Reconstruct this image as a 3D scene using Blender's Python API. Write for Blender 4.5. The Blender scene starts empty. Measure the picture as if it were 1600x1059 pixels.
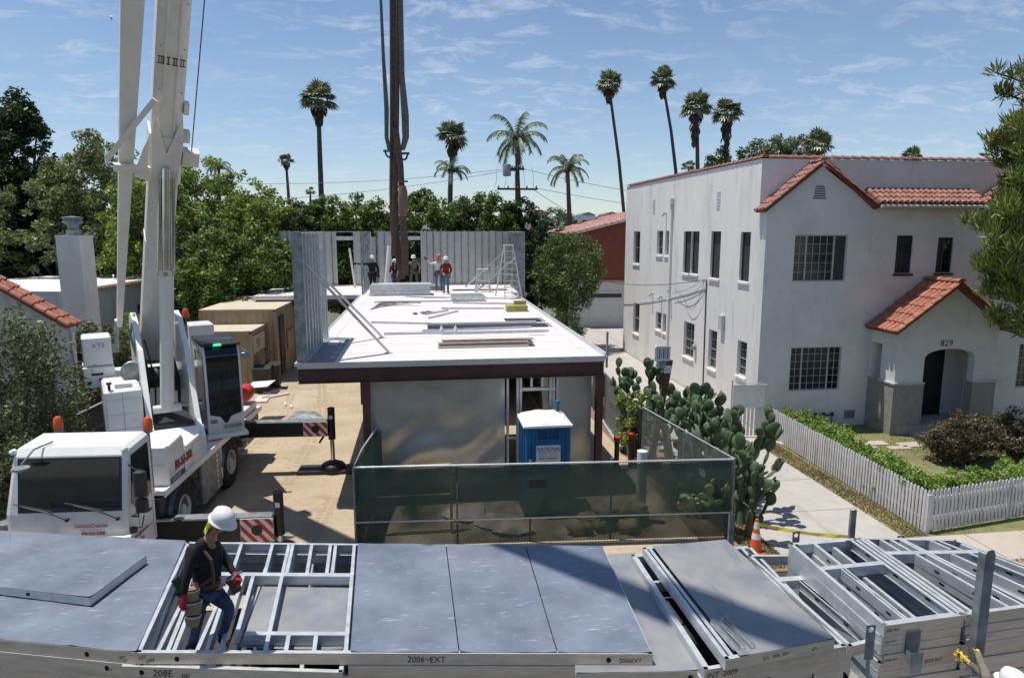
import bpy, bmesh, math, random
import numpy as np
from mathutils import Vector, Matrix
PI=math.pi; R=math.radians
S=bpy.context.scene; C=S.collection
# ---------------- camera ----------------
FPX=1067.0; YAW=R(7.5); PIT=R(9.0); HC=6.7
cam=bpy.data.cameras.new('camera'); cam.sensor_width=36; cam.lens=36*FPX/1600; cam.clip_end=12000; cam.clip_start=.1
camo=bpy.data.objects.new('camera',cam); C.objects.link(camo); camo.location=(0,0,HC)
camo.rotation_euler=(PI/2-PIT,0,-YAW); S.camera=camo
S.render.resolution_x=1024; S.render.resolution_y=677
# ---------------- light ----------------
SUN=Vector((-.262,.09,1)).normalized()
elev=math.asin(SUN.z); azim=math.atan2(SUN.x,SUN.y)
w=bpy.data.worlds.new('World'); S.world=w; w.use_nodes=True
nt=w.node_tree; N=nt.nodes; Lk=nt.links; N.clear()
out=N.new('ShaderNodeOutputWorld'); bg=N.new('ShaderNodeBackground'); sky=N.new('ShaderNodeTexSky')
sky.sky_type='NISHITA'; sky.sun_disc=False; sky.sun_elevation=elev; sky.sun_rotation=azim
sky.air_density=1.0; sky.dust_density=.15; sky.ozone_density=4.5; sky.altitude=50
bg.inputs['Strength'].default_value=.108
tc=N.new('ShaderNodeTexCoord'); sep=N.new('ShaderNodeSeparateXYZ'); Lk.new(tc.outputs['Generated'],sep.inputs[0])
# project the view direction on a flat cloud layer
ad=N.new('ShaderNodeMath'); ad.operation='ADD'; ad.inputs[1].default_value=.16; Lk.new(sep.outputs['Z'],ad.inputs[0])
dx=N.new('ShaderNodeMath'); dx.operation='DIVIDE'; Lk.new(sep.outputs['X'],dx.inputs[0]); Lk.new(ad.outputs[0],dx.inputs[1])
dy=N.new('ShaderNodeMath'); dy.operation='DIVIDE'; Lk.new(sep.outputs['Y'],dy.inputs[0]); Lk.new(ad.outputs[0],dy.inputs[1])
cb=N.new('ShaderNodeCombineXYZ'); Lk.new(dx.outputs[0],cb.inputs[0]); Lk.new(dy.outputs[0],cb.inputs[1])
mp=N.new('ShaderNodeMapping'); mp.inputs['Rotation'].default_value=(0,0,R(28)); mp.inputs['Scale'].default_value=(1.7,2.5,1); Lk.new(cb.outputs[0],mp.inputs[0])
n1=N.new('ShaderNodeTexNoise'); n1.inputs['Scale'].default_value=3.0; n1.inputs['Detail'].default_value=10; n1.inputs['Roughness'].default_value=.66; n1.inputs['Distortion'].default_value=.5; Lk.new(mp.outputs[0],n1.inputs['Vector'])
n2=N.new('ShaderNodeTexNoise'); n2.inputs['Scale'].default_value=.55; n2.inputs['Detail'].default_value=4; Lk.new(mp.outputs[0],n2.inputs['Vector'])
r1=N.new('ShaderNodeMapRange'); r1.inputs[1].default_value=.50; r1.inputs[2].default_value=.76; Lk.new(n1.outputs[0],r1.inputs[0])
r2=N.new('ShaderNodeMapRange'); r2.inputs[1].default_value=.36; r2.inputs[2].default_value=.58; Lk.new(n2.outputs[0],r2.inputs[0])
mu=N.new('ShaderNodeMath'); mu.operation='MULTIPLY'; Lk.new(r1.outputs[0],mu.inputs[0]); Lk.new(r2.outputs[0],mu.inputs[1])
# thin even cirrus veil, thicker to the horizon
r3=N.new('ShaderNodeMapRange'); r3.inputs[1].default_value=.45; r3.inputs[2].default_value=0; r3.inputs[3].default_value=.0; r3.inputs[4].default_value=.34; Lk.new(sep.outputs['Z'],r3.inputs[0])
n3=N.new('ShaderNodeTexNoise'); n3.inputs['Scale'].default_value=.9; n3.inputs['Detail'].default_value=6; Lk.new(mp.outputs[0],n3.inputs['Vector'])
m3=N.new('ShaderNodeMath'); m3.operation='MULTIPLY'; Lk.new(r3.outputs[0],m3.inputs[0]); Lk.new(n3.outputs[0],m3.inputs[1])
m4=N.new('ShaderNodeMath'); m4.operation='MULTIPLY_ADD'; m4.use_clamp=True; m4.inputs[1].default_value=.72; Lk.new(mu.outputs[0],m4.inputs[0]); Lk.new(m3.outputs[0],m4.inputs[2])
mx=N.new('ShaderNodeMix'); mx.data_type='RGBA'; Lk.new(m4.outputs[0],mx.inputs[0]); Lk.new(sky.outputs[0],mx.inputs[6]); mx.inputs[7].default_value=(6.0,6.5,7.4,1)
Lk.new(mx.outputs[2],bg.inputs[0]); Lk.new(bg.outputs[0],out.inputs[0])
sl=bpy.data.lights.new('sun','SUN'); sl.energy=4.6; sl.angle=R(.53); sl.color=(1,.955,.88)
so=bpy.data.objects.new('sun',sl); C.objects.link(so); so.rotation_euler=(-SUN).to_track_quat('-Z','Y').to_euler(); so.location=(0,0,60)
S.view_settings.view_transform='Standard'; S.view_settings.look='None'; S.view_settings.exposure=.12; S.view_settings.gamma=1
# ---------------- photo geometry -> world ----------------
def ray(px,py):
    a=(px-800)/FPX; b=-(py-529.5)/FPX; cy,sy,cp,sp=math.cos(YAW),math.sin(YAW),math.cos(PIT),math.sin(PIT)
    return Vector((sy*cp+a*cy+b*sy*sp, cy*cp-a*sy+b*cy*sp, -sp+b*cp))
CO=Vector((0,0,HC))
def P(px,py,z=0): d=ray(px,py); return CO+d*((z-HC)/d.z)
def QY(px,py,Y): d=ray(px,py); return CO+d*(Y/d.y)
def QX(px,py,X): d=ray(px,py); return CO+d*(X/d.x)
V=Vector
# ---------------- helpers ----------------
WM={}
def wm(o): return WM.get(o.name,Matrix())
def root(name,label,cat,loc,rz=0,group=None):
    o=bpy.data.objects.new(name,None); C.objects.link(o); o.empty_display_size=.2
    o.location=loc; o.rotation_euler=(0,0,rz); o['label']=label; o['category']=cat
    if group: o['group']=group
    WM[o.name]=Matrix.Translation(V(loc))@Matrix.Rotation(rz,4,'Z'); return o
def tag(o,label,cat,group=None,kind=None):
    if label: o['label']=label
    if cat: o['category']=cat
    if group: o['group']=group
    if kind: o['kind']=kind
    return o
def base_of(pts):
    lo=[min(p[i] for p in pts) for i in range(3)]; hi=[max(p[i] for p in pts) for i in range(3)]
    return V(((lo[0]+hi[0])/2,(lo[1]+hi[1])/2,lo[2]))
class MB:
    def __init__(s,M=None): s.v=[]; s.f=[]; s.mi=[]; s.M=M; s.m=0
    def add(s,vs,fs,m=None):
        o=len(s.v)
        for p in vs:
            p=V(p); s.v.append(s.M@p if s.M else p)
        for f in fs: s.f.append([o+i for i in f]); s.mi.append(s.m if m is None else m)
        return s
    def hexa(s,b,t,m=None):
        return s.add(list(b)+list(t),[(3,2,1,0),(4,5,6,7),(0,1,5,4),(1,2,6,5),(2,3,7,6),(3,0,4,7)],m)
    def box(s,x0,x1,y0,y1,z0,z1,m=None):
        return s.hexa([(x0,y0,z0),(x1,y0,z0),(x1,y1,z0),(x0,y1,z0)],[(x0,y0,z1),(x1,y0,z1),(x1,y1,z1),(x0,y1,z1)],m)
    def bev(s,x0,x1,y0,y1,z0,z1,b=.02,m=None):
        # box with chamfered vertical and top edges
        def ring(x0,x1,y0,y1,z,c): return [(x0+c,y0,z),(x1-c,y0,z),(x1,y0+c,z),(x1,y1-c,z),(x1-c,y1,z),(x0+c,y1,z),(x0,y1-c,z),(x0,y0+c,z)]
        r=ring(x0,x1,y0,y1,z0,b)+ring(x0,x1,y0,y1,z1-b,b)+ring(x0+b,x1-b,y0+b,y1-b,z1,b)
        f=[tuple(range(7,-1,-1)),tuple(range(16,24))]
        for k in(0,8):
            for i in range(8): j=(i+1)%8; f.append((k+i,k+j,k+8+j,k+8+i))
        return s.add(r,f,m)
    def obox(s,p,q,sd,up,a0,a1,b0,b1,m=None):
        p=V(p);q=V(q);sd=V(sd);up=V(up)
        c=[(a0,b0),(a1,b0),(a1,b1),(a0,b1)]
        return s.hexa([p+sd*a+up*b for a,b in c],[q+sd*a+up*b for a,b in c],m)
    def bar(s,p,q,w,h=None,up=(0,0,1),m=None):
        p=V(p);q=V(q);d=(q-p).normalized(); up=V(up)
        if abs(d.dot(up))>.98: up=V((0,1,0))
        sd=d.cross(up).normalized(); u=sd.cross(d); h=h or w
        return s.obox(p,q,sd,u,-w/2,w/2,-h/2,h/2,m)
    def tube(s,pts,r,n=8,m=None,cap=True):
        pts=[V(p) for p in pts]; k=len(pts); rs=r if isinstance(r,(list,tuple)) else [r]*k
        vs=[]; nrm=None
        for i,p in enumerate(pts):
            d=(pts[min(i+1,k-1)]-pts[max(i-1,0)]); d=d.normalized() if d.length>1e-9 else V((0,0,1))
            if nrm is None:
                a=V((0,0,1)) if abs(d.z)<.9 else V((1,0,0)); nrm=d.cross(a).normalized()
            nrm=(nrm-d*nrm.dot(d)).normalized(); b=d.cross(nrm)
            for j in range(n): t=2*PI*j/n; vs.append(p+(nrm*math.cos(t)+b*math.sin(t))*rs[i])
        fs=[]
        for i in range(k-1):
            for j in range(n): j2=(j+1)%n; fs.append((i*n+j,i*n+j2,(i+1)*n+j2,(i+1)*n+j))
        if cap: fs.append(tuple(range(n-1,-1,-1))); fs.append(tuple((k-1)*n+j for j in range(n)))
        return s.add(vs,fs,m)
    def lathe(s,prof,c,n=16,ax='Z',m=None):
        c=V(c); vs=[]
        for r,z in prof:
            for j in range(n):
                t=2*PI*j/n; a,b=r*math.cos(t),r*math.sin(t)
                vs.append(c+(V((a,b,z)) if ax=='Z' else V((z,a,b)) if ax=='X' else V((a,z,b))))
        fs=[]; k=len(prof)
        for i in range(k-1):
            for j in range(n): j2=(j+1)%n; fs.append((i*n+j,i*n+j2,(i+1)*n+j2,(i+1)*n+j))
        fs.append(tuple(range(n-1,-1,-1))); fs.append(tuple((k-1)*n+j for j in range(n)))
        return s.add(vs,fs,m)
    def prism(s,poly,ext,m=None):
        n=len(poly); ext=V(ext); vs=[V(p) for p in poly]+[V(p)+ext for p in poly]
        fs=[tuple(range(n-1,-1,-1)),tuple(range(n,2*n))]+[(i,(i+1)%n,n+(i+1)%n,n+i) for i in range(n)]
        return s.add(vs,fs,m)
    def build(s,name,mats,parent=None,smooth=False,rec=True):
        vs=s.v
        me=bpy.data.meshes.new(name)
        if parent is not None:
            Mi=wm(parent).inverted(); vs=[Mi@p for p in vs]; loc=None
        else:
            loc=base_of(vs); vs=[p-loc for p in vs]
        me.from_pydata([tuple(p) for p in vs],[],s.f)
        if not isinstance(mats,(list,tuple)): mats=[mats]
        for m in mats: me.materials.append(m)
        if len(mats)>1: me.polygons.foreach_set('material_index',s.mi)
        if rec and len(s.f)<60000:
            b=bmesh.new(); b.from_mesh(me); bmesh.ops.recalc_face_normals(b,faces=b.faces); b.to_mesh(me); b.free()
        if smooth:
            me.polygons.foreach_set('use_smooth',[True]*len(me.polygons))
            if smooth!=2: me.set_sharp_from_angle(angle=R(38))
        me.update()
        o=bpy.data.objects.new(name,me); C.objects.link(o)
        if parent is not None: o.parent=parent; WM[o.name]=wm(parent)
        else: o.location=loc; WM[o.name]=Matrix.Translation(loc)
        return o
def copy_tree(o,parent=None):
    c=o.copy(); C.objects.link(c); c.parent=parent
    for ch in [x for x in o.children]: copy_tree(ch,c)
    return c
def struct(mb,name,m,smooth=False): return tag(mb.build(name,m,smooth=smooth),None,None,None,'structure')
# ---------------- materials ----------------
def node_mat(name):
    m=bpy.data.materials.new(name); m.use_nodes=True; t=m.node_tree; return m,t,t.nodes,t.links,t.nodes['Principled BSDF']
def mat(name,col,rough=.6,metal=0,var=.12,scale=3,bump=0,bscale=40,stretch=(1,1,1),spot=None,col2=None,spec=.5,detail=6,rvar=0,thr=(.35,.65),coat=0,scuff=None):
    m,t,n,l,b=node_mat(name)
    g=n.new('ShaderNodeNewGeometry'); mp=n.new('ShaderNodeMapping'); mp.inputs['Scale'].default_value=stretch; l.new(g.outputs['Position'],mp.inputs[0])
    ns=n.new('ShaderNodeTexNoise'); ns.inputs['Scale'].default_value=scale; ns.inputs['Detail'].default_value=detail; ns.inputs['Roughness'].default_value=.6; l.new(mp.outputs[0],ns.inputs['Vector'])
    r=n.new('ShaderNodeMapRange'); r.inputs[1].default_value=thr[0]; r.inputs[2].default_value=thr[1]; l.new(ns.outputs[0],r.inputs[0])
    mx=n.new('ShaderNodeMix'); mx.data_type='RGBA'; l.new(r.outputs[0],mx.inputs[0])
    c2=col2 or tuple(min(1,c*(1+var)) for c in col); c1=col if col2 else tuple(c*(1-var) for c in col)
    mx.inputs[6].default_value=(*c1,1); mx.inputs[7].default_value=(*c2,1); last=mx.outputs[2]
    if spot:
        sc,amt,sca=spot
        n2=n.new('ShaderNodeTexNoise'); n2.inputs['Scale'].default_value=sca; n2.inputs['Detail'].default_value=8; n2.inputs['Roughness'].default_value=.7; l.new(mp.outputs[0],n2.inputs['Vector'])
        rr=n.new('ShaderNodeMapRange'); rr.inputs[1].default_value=.52; rr.inputs[2].default_value=.72; rr.inputs[4].default_value=amt; l.new(n2.outputs[0],rr.inputs[0])
        m2=n.new('ShaderNodeMix'); m2.data_type='RGBA'; l.new(rr.outputs[0],m2.inputs[0]); l.new(last,m2.inputs[6]); m2.inputs[7].default_value=(*sc,1); last=m2.outputs[2]
    if scuff:
        for kk,(sc,amt,sca,st,lo,hi) in enumerate(scuff):
            mp2=n.new('ShaderNodeMapping'); mp2.inputs['Scale'].default_value=st; mp2.inputs['Rotation'].default_value=(0,0,.5+kk); mp2.inputs['Location'].default_value=(kk*3.1,1.7*kk,0); l.new(g.outputs['Position'],mp2.inputs[0])
            n3=n.new('ShaderNodeTexNoise'); n3.inputs['Scale'].default_value=sca; n3.inputs['Detail'].default_value=6; n3.inputs['Roughness'].default_value=.65; l.new(mp2.outputs[0],n3.inputs['Vector'])
            r3=n.new('ShaderNodeMapRange'); r3.inputs[1].default_value=lo; r3.inputs[2].default_value=hi; r3.inputs[4].default_value=amt; l.new(n3.outputs[0],r3.inputs[0])
            m3=n.new('ShaderNodeMix'); m3.data_type='RGBA'; l.new(r3.outputs[0],m3.inputs[0]); l.new(last,m3.inputs[6]); m3.inputs[7].default_value=(*sc,1); last=m3.outputs[2]
    l.new(last,b.inputs['Base Color']); b.inputs['Roughness'].default_value=rough; b.inputs['Metallic'].default_value=metal
    b.inputs['Specular IOR Level'].default_value=spec; b.inputs['Coat Weight'].default_value=coat
    if rvar:
        rv=n.new('ShaderNodeMapRange'); rv.inputs[3].default_value=max(.02,rough-rvar); rv.inputs[4].default_value=min(1,rough+rvar); l.new(ns.outputs[0],rv.inputs[0]); l.new(rv.outputs[0],b.inputs['Roughness'])
    if bump:
        nb=n.new('ShaderNodeTexNoise'); nb.inputs['Scale'].default_value=bscale; nb.inputs['Detail'].default_value=5; l.new(mp.outputs[0],nb.inputs['Vector'])
        bp=n.new('ShaderNodeBump'); bp.inputs['Strength'].default_value=bump; bp.inputs['Distance'].default_value=.02; l.new(nb.outputs[0],bp.inputs['Height']); l.new(bp.outputs[0],b.inputs['Normal'])
    return m
def foliage(name,cols,tr=.25,rough=.5,br=1.55):
    m,t,n,l,b=node_mat(name)
    g=n.new('ShaderNodeNewGeometry'); cr=n.new('ShaderNodeValToRGB'); l.new(g.outputs['Random Per Island'],cr.inputs[0])
    e=cr.color_ramp.elements; e[0].color=(*cols[0],1); e[1].color=(*cols[-1],1)
    for i,c in enumerate(cols[1:-1]): x=e.new((i+1)/(len(cols)-1)); x.color=(*c,1)
    ns=n.new('ShaderNodeTexNoise'); ns.inputs['Scale'].default_value=.7; ns.inputs['Detail'].default_value=3; l.new(g.outputs['Position'],ns.inputs['Vector'])
    r=n.new('ShaderNodeMapRange'); r.inputs[1].default_value=.3; r.inputs[2].default_value=.7; r.inputs[3].default_value=.68; r.inputs[4].default_value=1.3; l.new(ns.outputs[0],r.inputs[0])
    r.inputs[3].default_value*=br; r.inputs[4].default_value*=br; hm=n.new('ShaderNodeVectorMath'); hm.operation='SCALE'; l.new(cr.outputs[0],hm.inputs[0]); l.new(r.outputs[0],hm.inputs['Scale'])
    l.new(hm.outputs[0],b.inputs['Base Color']); b.inputs['Roughness'].default_value=rough; b.inputs['Specular IOR Level'].default_value=.35
    tl=n.new('ShaderNodeBsdfTranslucent'); l.new(hm.outputs[0],tl.inputs[0]); ms=n.new('ShaderNodeMixShader'); ms.inputs[0].default_value=tr
    o=n['Material Output']; l.new(b.outputs[0],ms.inputs[1]); l.new(tl.outputs[0],ms.inputs[2]); l.new(ms.outputs[0],o.inputs['Surface'])
    return m
M={}
M['stucco']=mat('white_stucco',(.74,.715,.68),.9,var=.05,scale=.6,bump=.35,bscale=40,spot=((.47,.46,.45),.55,.9),stretch=(1,1,.22),scuff=[((.36,.36,.35),.45,2.4,(1,1,.18),.60,.74),((.75,.74,.72),.6,.8,(1,1,1),.56,.60)])
M['stucco2']=mat('shaded_white_stucco',(.72,.685,.66),.9,var=.06,scale=.8,bump=.35,bscale=40,spot=((.46,.44,.43),.4,1.2),scuff=[((.40,.38,.38),.4,2.0,(1,1,.2),.60,.76)])  # darker copy of the white stucco: shade of the front faces in its colour
M['stucco_dirty']=mat('weathered_stucco',(.50,.49,.46),.9,var=.08,scale=.8,bump=.25,bscale=60,spot=((.2,.2,.2),.6,1.1),stretch=(1,1,.3))
M['garage']=mat('garage_paint',(.62,.61,.58),.7,var=.04)
M['white']=mat('white_paint',(.78,.77,.745),.35,var=.04,scale=1.5,spot=((.44,.43,.40),.35,2.5),coat=.2,scuff=[((.25,.23,.20),.45,4,(1,1,.25),.62,.78),((.12,.11,.10),.5,22,(1,1,1),.72,.78)])
M['boom']=mat('boom_paint',(.72,.695,.64),.35,var=.06,scale=.8,stretch=(1,1,.25),spot=((.38,.35,.31),.4,1.4))
M['picket']=mat('weathered_white_wood',(.62,.60,.60),.75,var=.08,scale=6,stretch=(1,1,.2),spot=((.25,.2,.17),.5,3.5))
M['trim']=mat('window_trim',(.50,.50,.49),.5,var=.03)
M['darkframe']=mat('dark_frame',(.05,.035,.035),.6)
M['glass']=mat('dark_glass',(.010,.014,.018),.04,var=.3,scale=2,spec=.5)
M['screen']=mat('insect_screen',(.045,.047,.05),.55,var=.3,scale=3)
M['blind']=mat('blinds_glass',(.030,.036,.042),.15,var=.35,scale=22,stretch=(.02,.02,1),spec=.8)
M['tile']=mat('terracotta_tile',(.36,.135,.08),.75,var=.3,scale=5,spot=((.24,.10,.07),.5,3),bump=.1)
M['tile2']=mat('faded_roof_tile',(.30,.135,.10),.8,var=.25,scale=3,spot=((.40,.26,.21),.5,4.2))
M['pinktile']=mat('pink_roof_tile',(.44,.24,.20),.8,var=.25,scale=1.2,spot=((.3,.15,.12),.5,1.5))
M['tiledark']=mat('tile_underside',(.17,.06,.045),.85)
M['redstucco']=mat('red_brown_stucco',(.24,.065,.038),.9,var=.08,bump=.2)
M['sand']=mat('sandy_dirt',(.385,.30,.205),.95,col2=(.475,.385,.275),scale=.7,detail=10,bump=.8,bscale=22,spot=((.25,.175,.105),.6,7.5),scuff=[((.29,.215,.14),.7,1.0,(.35,1.6,1),.56,.68),((.58,.48,.34),.7,28,(1,1,1),.62,.70)])
M['soil']=mat('brown_soil',(.17,.115,.07),.95,col2=(.26,.18,.11),scale=1.6,bump=.6,bscale=14)
M['drygrass']=mat('dry_verge',(.20,.17,.085),.95,col2=(.33,.26,.14),scale=5,bump=.6,bscale=40,spot=((.10,.125,.04),.7,2.5))
M['lawn']=mat('patchy_lawn',(.13,.15,.05),.95,col2=(.24,.21,.10),scale=1.6,bump=.6,bscale=50,spot=((.09,.13,.04),.8,1.1))
M['concrete']=mat('driveway_concrete',(.42,.39,.355),.85,var=.07,scale=1.2,bump=.15,bscale=50,spot=((.29,.265,.24),.5,1.7),scuff=[((.20,.18,.165),.6,1.3,(2.6,.25,1),.58,.74),((.22,.2,.18),.5,9,(1,1,1),.66,.74)])
M['walk']=mat('sidewalk_concrete',(.45,.385,.32),.88,var=.08,scale=1.5,bump=.15,bscale=50,spot=((.33,.28,.23),.4,2.0))
M['asphalt']=mat('asphalt',(.055,.055,.055),.9,var=.2,scale=4,bump=.4,bscale=90)
M['farland']=mat('far_ground',(.13,.12,.08),.95,var=.3,scale=.05,spot=((.06,.08,.035),.9,.03))
M['hill']=mat('hill_scrub',(.085,.11,.10),.95,var=.25,scale=.012,spot=((.25,.24,.23),.45,.05))
M['slabtop']=mat('white_sheathing',(.63,.585,.57),.8,var=.03,scale=1.2,spot=((.60,.49,.47),.5,.9),scuff=[((.40,.37,.35),.5,5,(1,3,1),.64,.74)])
M['oxide']=mat('red_primer_steel',(.075,.026,.024),.55,var=.2,scale=2)
M['galv']=mat('galvanised_steel',(.47,.50,.51),.36,.75,var=.16,scale=9,detail=9,rvar=.1,spot=((.62,.66,.68),.5,25))
M['galvw']=mat('galvanised_stud',(.56,.585,.59),.42,.4,var=.12,scale=6,rvar=.08)
M['galvd']=mat('dull_galvanised_stud',(.25,.275,.28),.5,.45,var=.35,scale=5,rvar=.08)
M['edge']=mat('track_face_bounce_tan',(.80,.62,.45),.55,.0,var=.10,scale=2.5,stretch=(1,1,6),rvar=.1,spot=((.36,.30,.25),.4,2),scuff=[((.22,.20,.18),.5,9,(1,1,3),.64,.72)])  # galvanised steel; tan light bounced off the ground is put into its colour
M['sheet']=mat('blue_grey_sheet_steel',(.135,.165,.215),.5,.2,col2=(.205,.24,.295),scale=1.3,detail=10,rvar=.14,spot=((.21,.19,.21),.5,.9),bump=.15,bscale=2.2,scuff=[((.45,.50,.55),.75,3.2,(1,6,1),.60,.72),((.09,.11,.14),.6,5,(1,1,1),.64,.74),((.6,.6,.6),.8,14,(1,2,1),.66,.72)])
M['sheet2']=mat('grey_sheet_steel',(.22,.23,.245),.5,.2,col2=(.31,.305,.30),scale=1.6,detail=10,rvar=.14,spot=((.15,.20,.28),.6,1.7),bump=.12,bscale=2.2,scuff=[((.12,.13,.15),.55,2.2,(1.6,.5,1),.58,.70),((.5,.5,.5),.7,16,(1,2,1),.70,.76)])
M['foil']=mat('foil_sheet_wall',(.36,.375,.37),.36,.55,col2=(.50,.50,.47),scale=.9,detail=8,rvar=.10,bump=.7,bscale=1.3,spot=((.56,.54,.47),.5,.8),scuff=[((.66,.66,.62),.6,6,(1,1,3),.64,.72)])
M['foil2']=mat('sunlit_sheet_back',(.52,.53,.51),.42,.55,col2=(.56,.56,.53),scale=1.2,detail=6,bump=.6,bscale=1.6)  # paler copy of the foil, sunlight put into its colour
M['black']=mat('black_steel',(.018,.019,.021),.45,var=.3)
M['void']=mat('knockout_shadow',(.01,.01,.01),.9)
M['rubber']=mat('tyre_rubber',(.022,.021,.02),.85,var=.3,scale=8,spot=((.09,.075,.055),.4,6))
M['rim']=mat('rim_paint',(.58,.57,.54),.5,spot=((.3,.25,.2),.4,7))
M['chrome']=mat('polished_steel',(.55,.56,.58),.14,1)
M['mirror']=mat('mirror_back',(.03,.03,.032),.4)
M['red']=mat('red_paint',(.50,.03,.022),.45)
M['redtext']=mat('dark_red_lettering',(.33,.012,.014),.6)
M['redwhite']=mat('reflective_white',(.72,.70,.68),.5)
M['amber']=mat('amber_lens',(.70,.10,.012),.18,var=.1)
M['blue']=mat('blue_plastic',(.008,.115,.27),.42,var=.15,scale=2,spot=((.02,.16,.33),.5,2))
M['roofplastic']=mat('white_plastic',(.74,.72,.68),.6,var=.04,spot=((.5,.46,.42),.3,4))
M['sign']=mat('sign_white',(.70,.70,.72),.5,var=.02)
M['navytext']=mat('navy_lettering',(.05,.012,.05),.6)
M['marker']=mat('black_marker',(.02,.018,.018),.8)
M['wood']=mat('plywood',(.44,.315,.17),.8,var=.12,scale=3,stretch=(4,4,.5),spot=((.30,.2,.1),.5,2))
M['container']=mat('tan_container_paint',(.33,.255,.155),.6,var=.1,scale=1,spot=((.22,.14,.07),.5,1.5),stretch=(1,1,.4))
M['containertop']=mat('pale_container_roof',(.54,.46,.34),.85,var=.08,scale=1,spot=((.36,.29,.2),.5,1))  # lighter tan than the container walls
M['brownwood']=mat('weathered_brown_post',(.10,.055,.035),.85,var=.3,scale=4,stretch=(3,3,.4))
M['fencewood']=mat('dark_red_fence',(.075,.03,.022),.85,var=.3,scale=3,stretch=(3,3,.4))
M['board']=mat('gypsum_board_stack',(.60,.52,.46),.85,var=.06,scale=4)
M['sling']=mat('dark_brown_webbing',(.075,.052,.042),.9,var=.3,scale=5,stretch=(1,1,3))
M['slingg']=mat('grey_green_webbing',(.10,.10,.085),.9,var=.3,scale=5,stretch=(1,1,3))
M['bark']=mat('tree_bark',(.085,.065,.048),.9,var=.3,scale=6,stretch=(1,1,.3),bump=.5,bscale=12)
M['palmbark']=mat('palm_trunk',(.085,.07,.06),.9,var=.25,scale=2,stretch=(1,1,4),bump=.4,bscale=8)
M['skirt']=mat('dead_palm_fronds',(.10,.08,.055),.95,var=.4,scale=2)
M['orange']=mat('cone_orange',(.72,.10,.02),.5)
M['yellow']=mat('tape_yellow',(.72,.62,.04),.5)
M['bin']=mat('black_bin_plastic',(.025,.025,.028),.5)
M['deckwood']=mat('dark_trailer_deck',(.045,.04,.036),.9,var=.3,scale=3,stretch=(.3,4,1))  # near black: shade beneath the open frames is put into the deck colour
M['stone']=mat('stone_veneer',(.24,.225,.195),.85,col2=(.36,.34,.29),scale=6,bump=.8,bscale=14,stretch=(1,1,4.5),spot=((.13,.12,.10),.7,9))
M['skin']=mat('skin_tone',(.34,.17,.105),.55,var=.06)
M['hat']=mat('white_hardhat',(.74,.73,.72),.28,var=.02)
M['hatorange']=mat('orange_hardhat',(.55,.10,.03),.4)
M['cblack']=mat('black_cotton',(.009,.0085,.010),.9,var=.3,scale=20)
M['denim']=mat('blue_denim',(.022,.045,.095),.85,var=.35,scale=8)
M['denim2']=mat('light_denim',(.09,.14,.22),.85,var=.35,scale=8)
M['cred']=mat('dark_red_cotton',(.20,.012,.02),.85,var=.2,scale=8)
M['camo']=mat('brown_grey_work_clothes',(.10,.085,.065),.9,col2=(.20,.18,.14),scale=9)
M['cwhite']=mat('white_cotton',(.62,.62,.66),.85,var=.1,scale=8)
M['vest']=mat('neon_yellow_cloth',(.62,.80,.05),.7)
M['leather']=mat('tan_leather',(.26,.19,.12),.75,var=.2,scale=14)
M['leatherd']=mat('brown_leather',(.07,.035,.02),.7,var=.2)
M['glovered']=mat('red_glove',(.36,.012,.025),.7,var=.2,scale=25)
M['gloveyel']=mat('yellow_black_glove',(.62,.42,.05),.55,col2=(.02,.02,.02),scale=26,thr=(.48,.54))
M['boot']=mat('black_boot',(.02,.018,.018),.7)
M['green_lens']=mat('green_lamp_lens',(.04,.5,.2),.3)
e=M['green_lens'].node_tree.nodes['Principled BSDF']; e.inputs['Emission Color'].default_value=(.1,1,.45,1); e.inputs['Emission Strength'].default_value=.7
M['cactus']=foliage('prickly_pear_skin',[(.040,.075,.035),(.07,.115,.05),(.13,.17,.085)],.04,.55,1.1)
G={}
G['dark']=foliage('dark_green_leaves',[(.008,.018,.007),(.020,.042,.012),(.045,.075,.020)])
G['ficus']=foliage('ficus_leaves',[(.014,.032,.006),(.050,.085,.014),(.16,.19,.045)],.3,br=1.95)
G['mid']=foliage('mid_green_leaves',[(.035,.060,.010),(.095,.13,.020),(.22,.235,.06)],.35,br=2.05)
G['olive']=foliage('olive_leaves',[(.030,.042,.016),(.075,.090,.035),(.15,.165,.075)])
G['round']=foliage('camphor_leaves',[(.025,.050,.013),(.060,.095,.026),(.13,.17,.055)])
G['jac']=foliage('jacaranda_leaves',[(.030,.050,.015),(.065,.090,.026),(.12,.15,.04),(.16,.175,.06),(.16,.14,.15)],.3,br=1.95)
G['pine']=foliage('pine_needles',[(.045,.060,.012),(.09,.11,.025),(.18,.19,.05)],br=2.0)
G['bright']=foliage('hedge_leaves',[(.05,.09,.015),(.12,.19,.03),(.24,.33,.07)])
G['red']=foliage('red_tip_leaves',[(.02,.022,.012),(.045,.035,.02),(.06,.07,.03),(.12,.055,.035),(.15,.14,.09)],br=1.7)
G['shrub']=foliage('mixed_shrub_leaves',[(.02,.035,.01),(.05,.065,.016),(.16,.10,.03)])
G['palm']=foliage('fan_palm_leaves',[(.035,.050,.022),(.085,.10,.05),(.26,.26,.17)],.15,.42,1.8)
G['queen']=foliage('queen_palm_leaves',[(.035,.055,.03),(.075,.105,.06),(.19,.23,.15)],.2,br=1.9)
G['grass']=foliage('grass_blades',[(.08,.10,.03),(.2,.17,.08),(.30,.25,.14)],.2)
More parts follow.
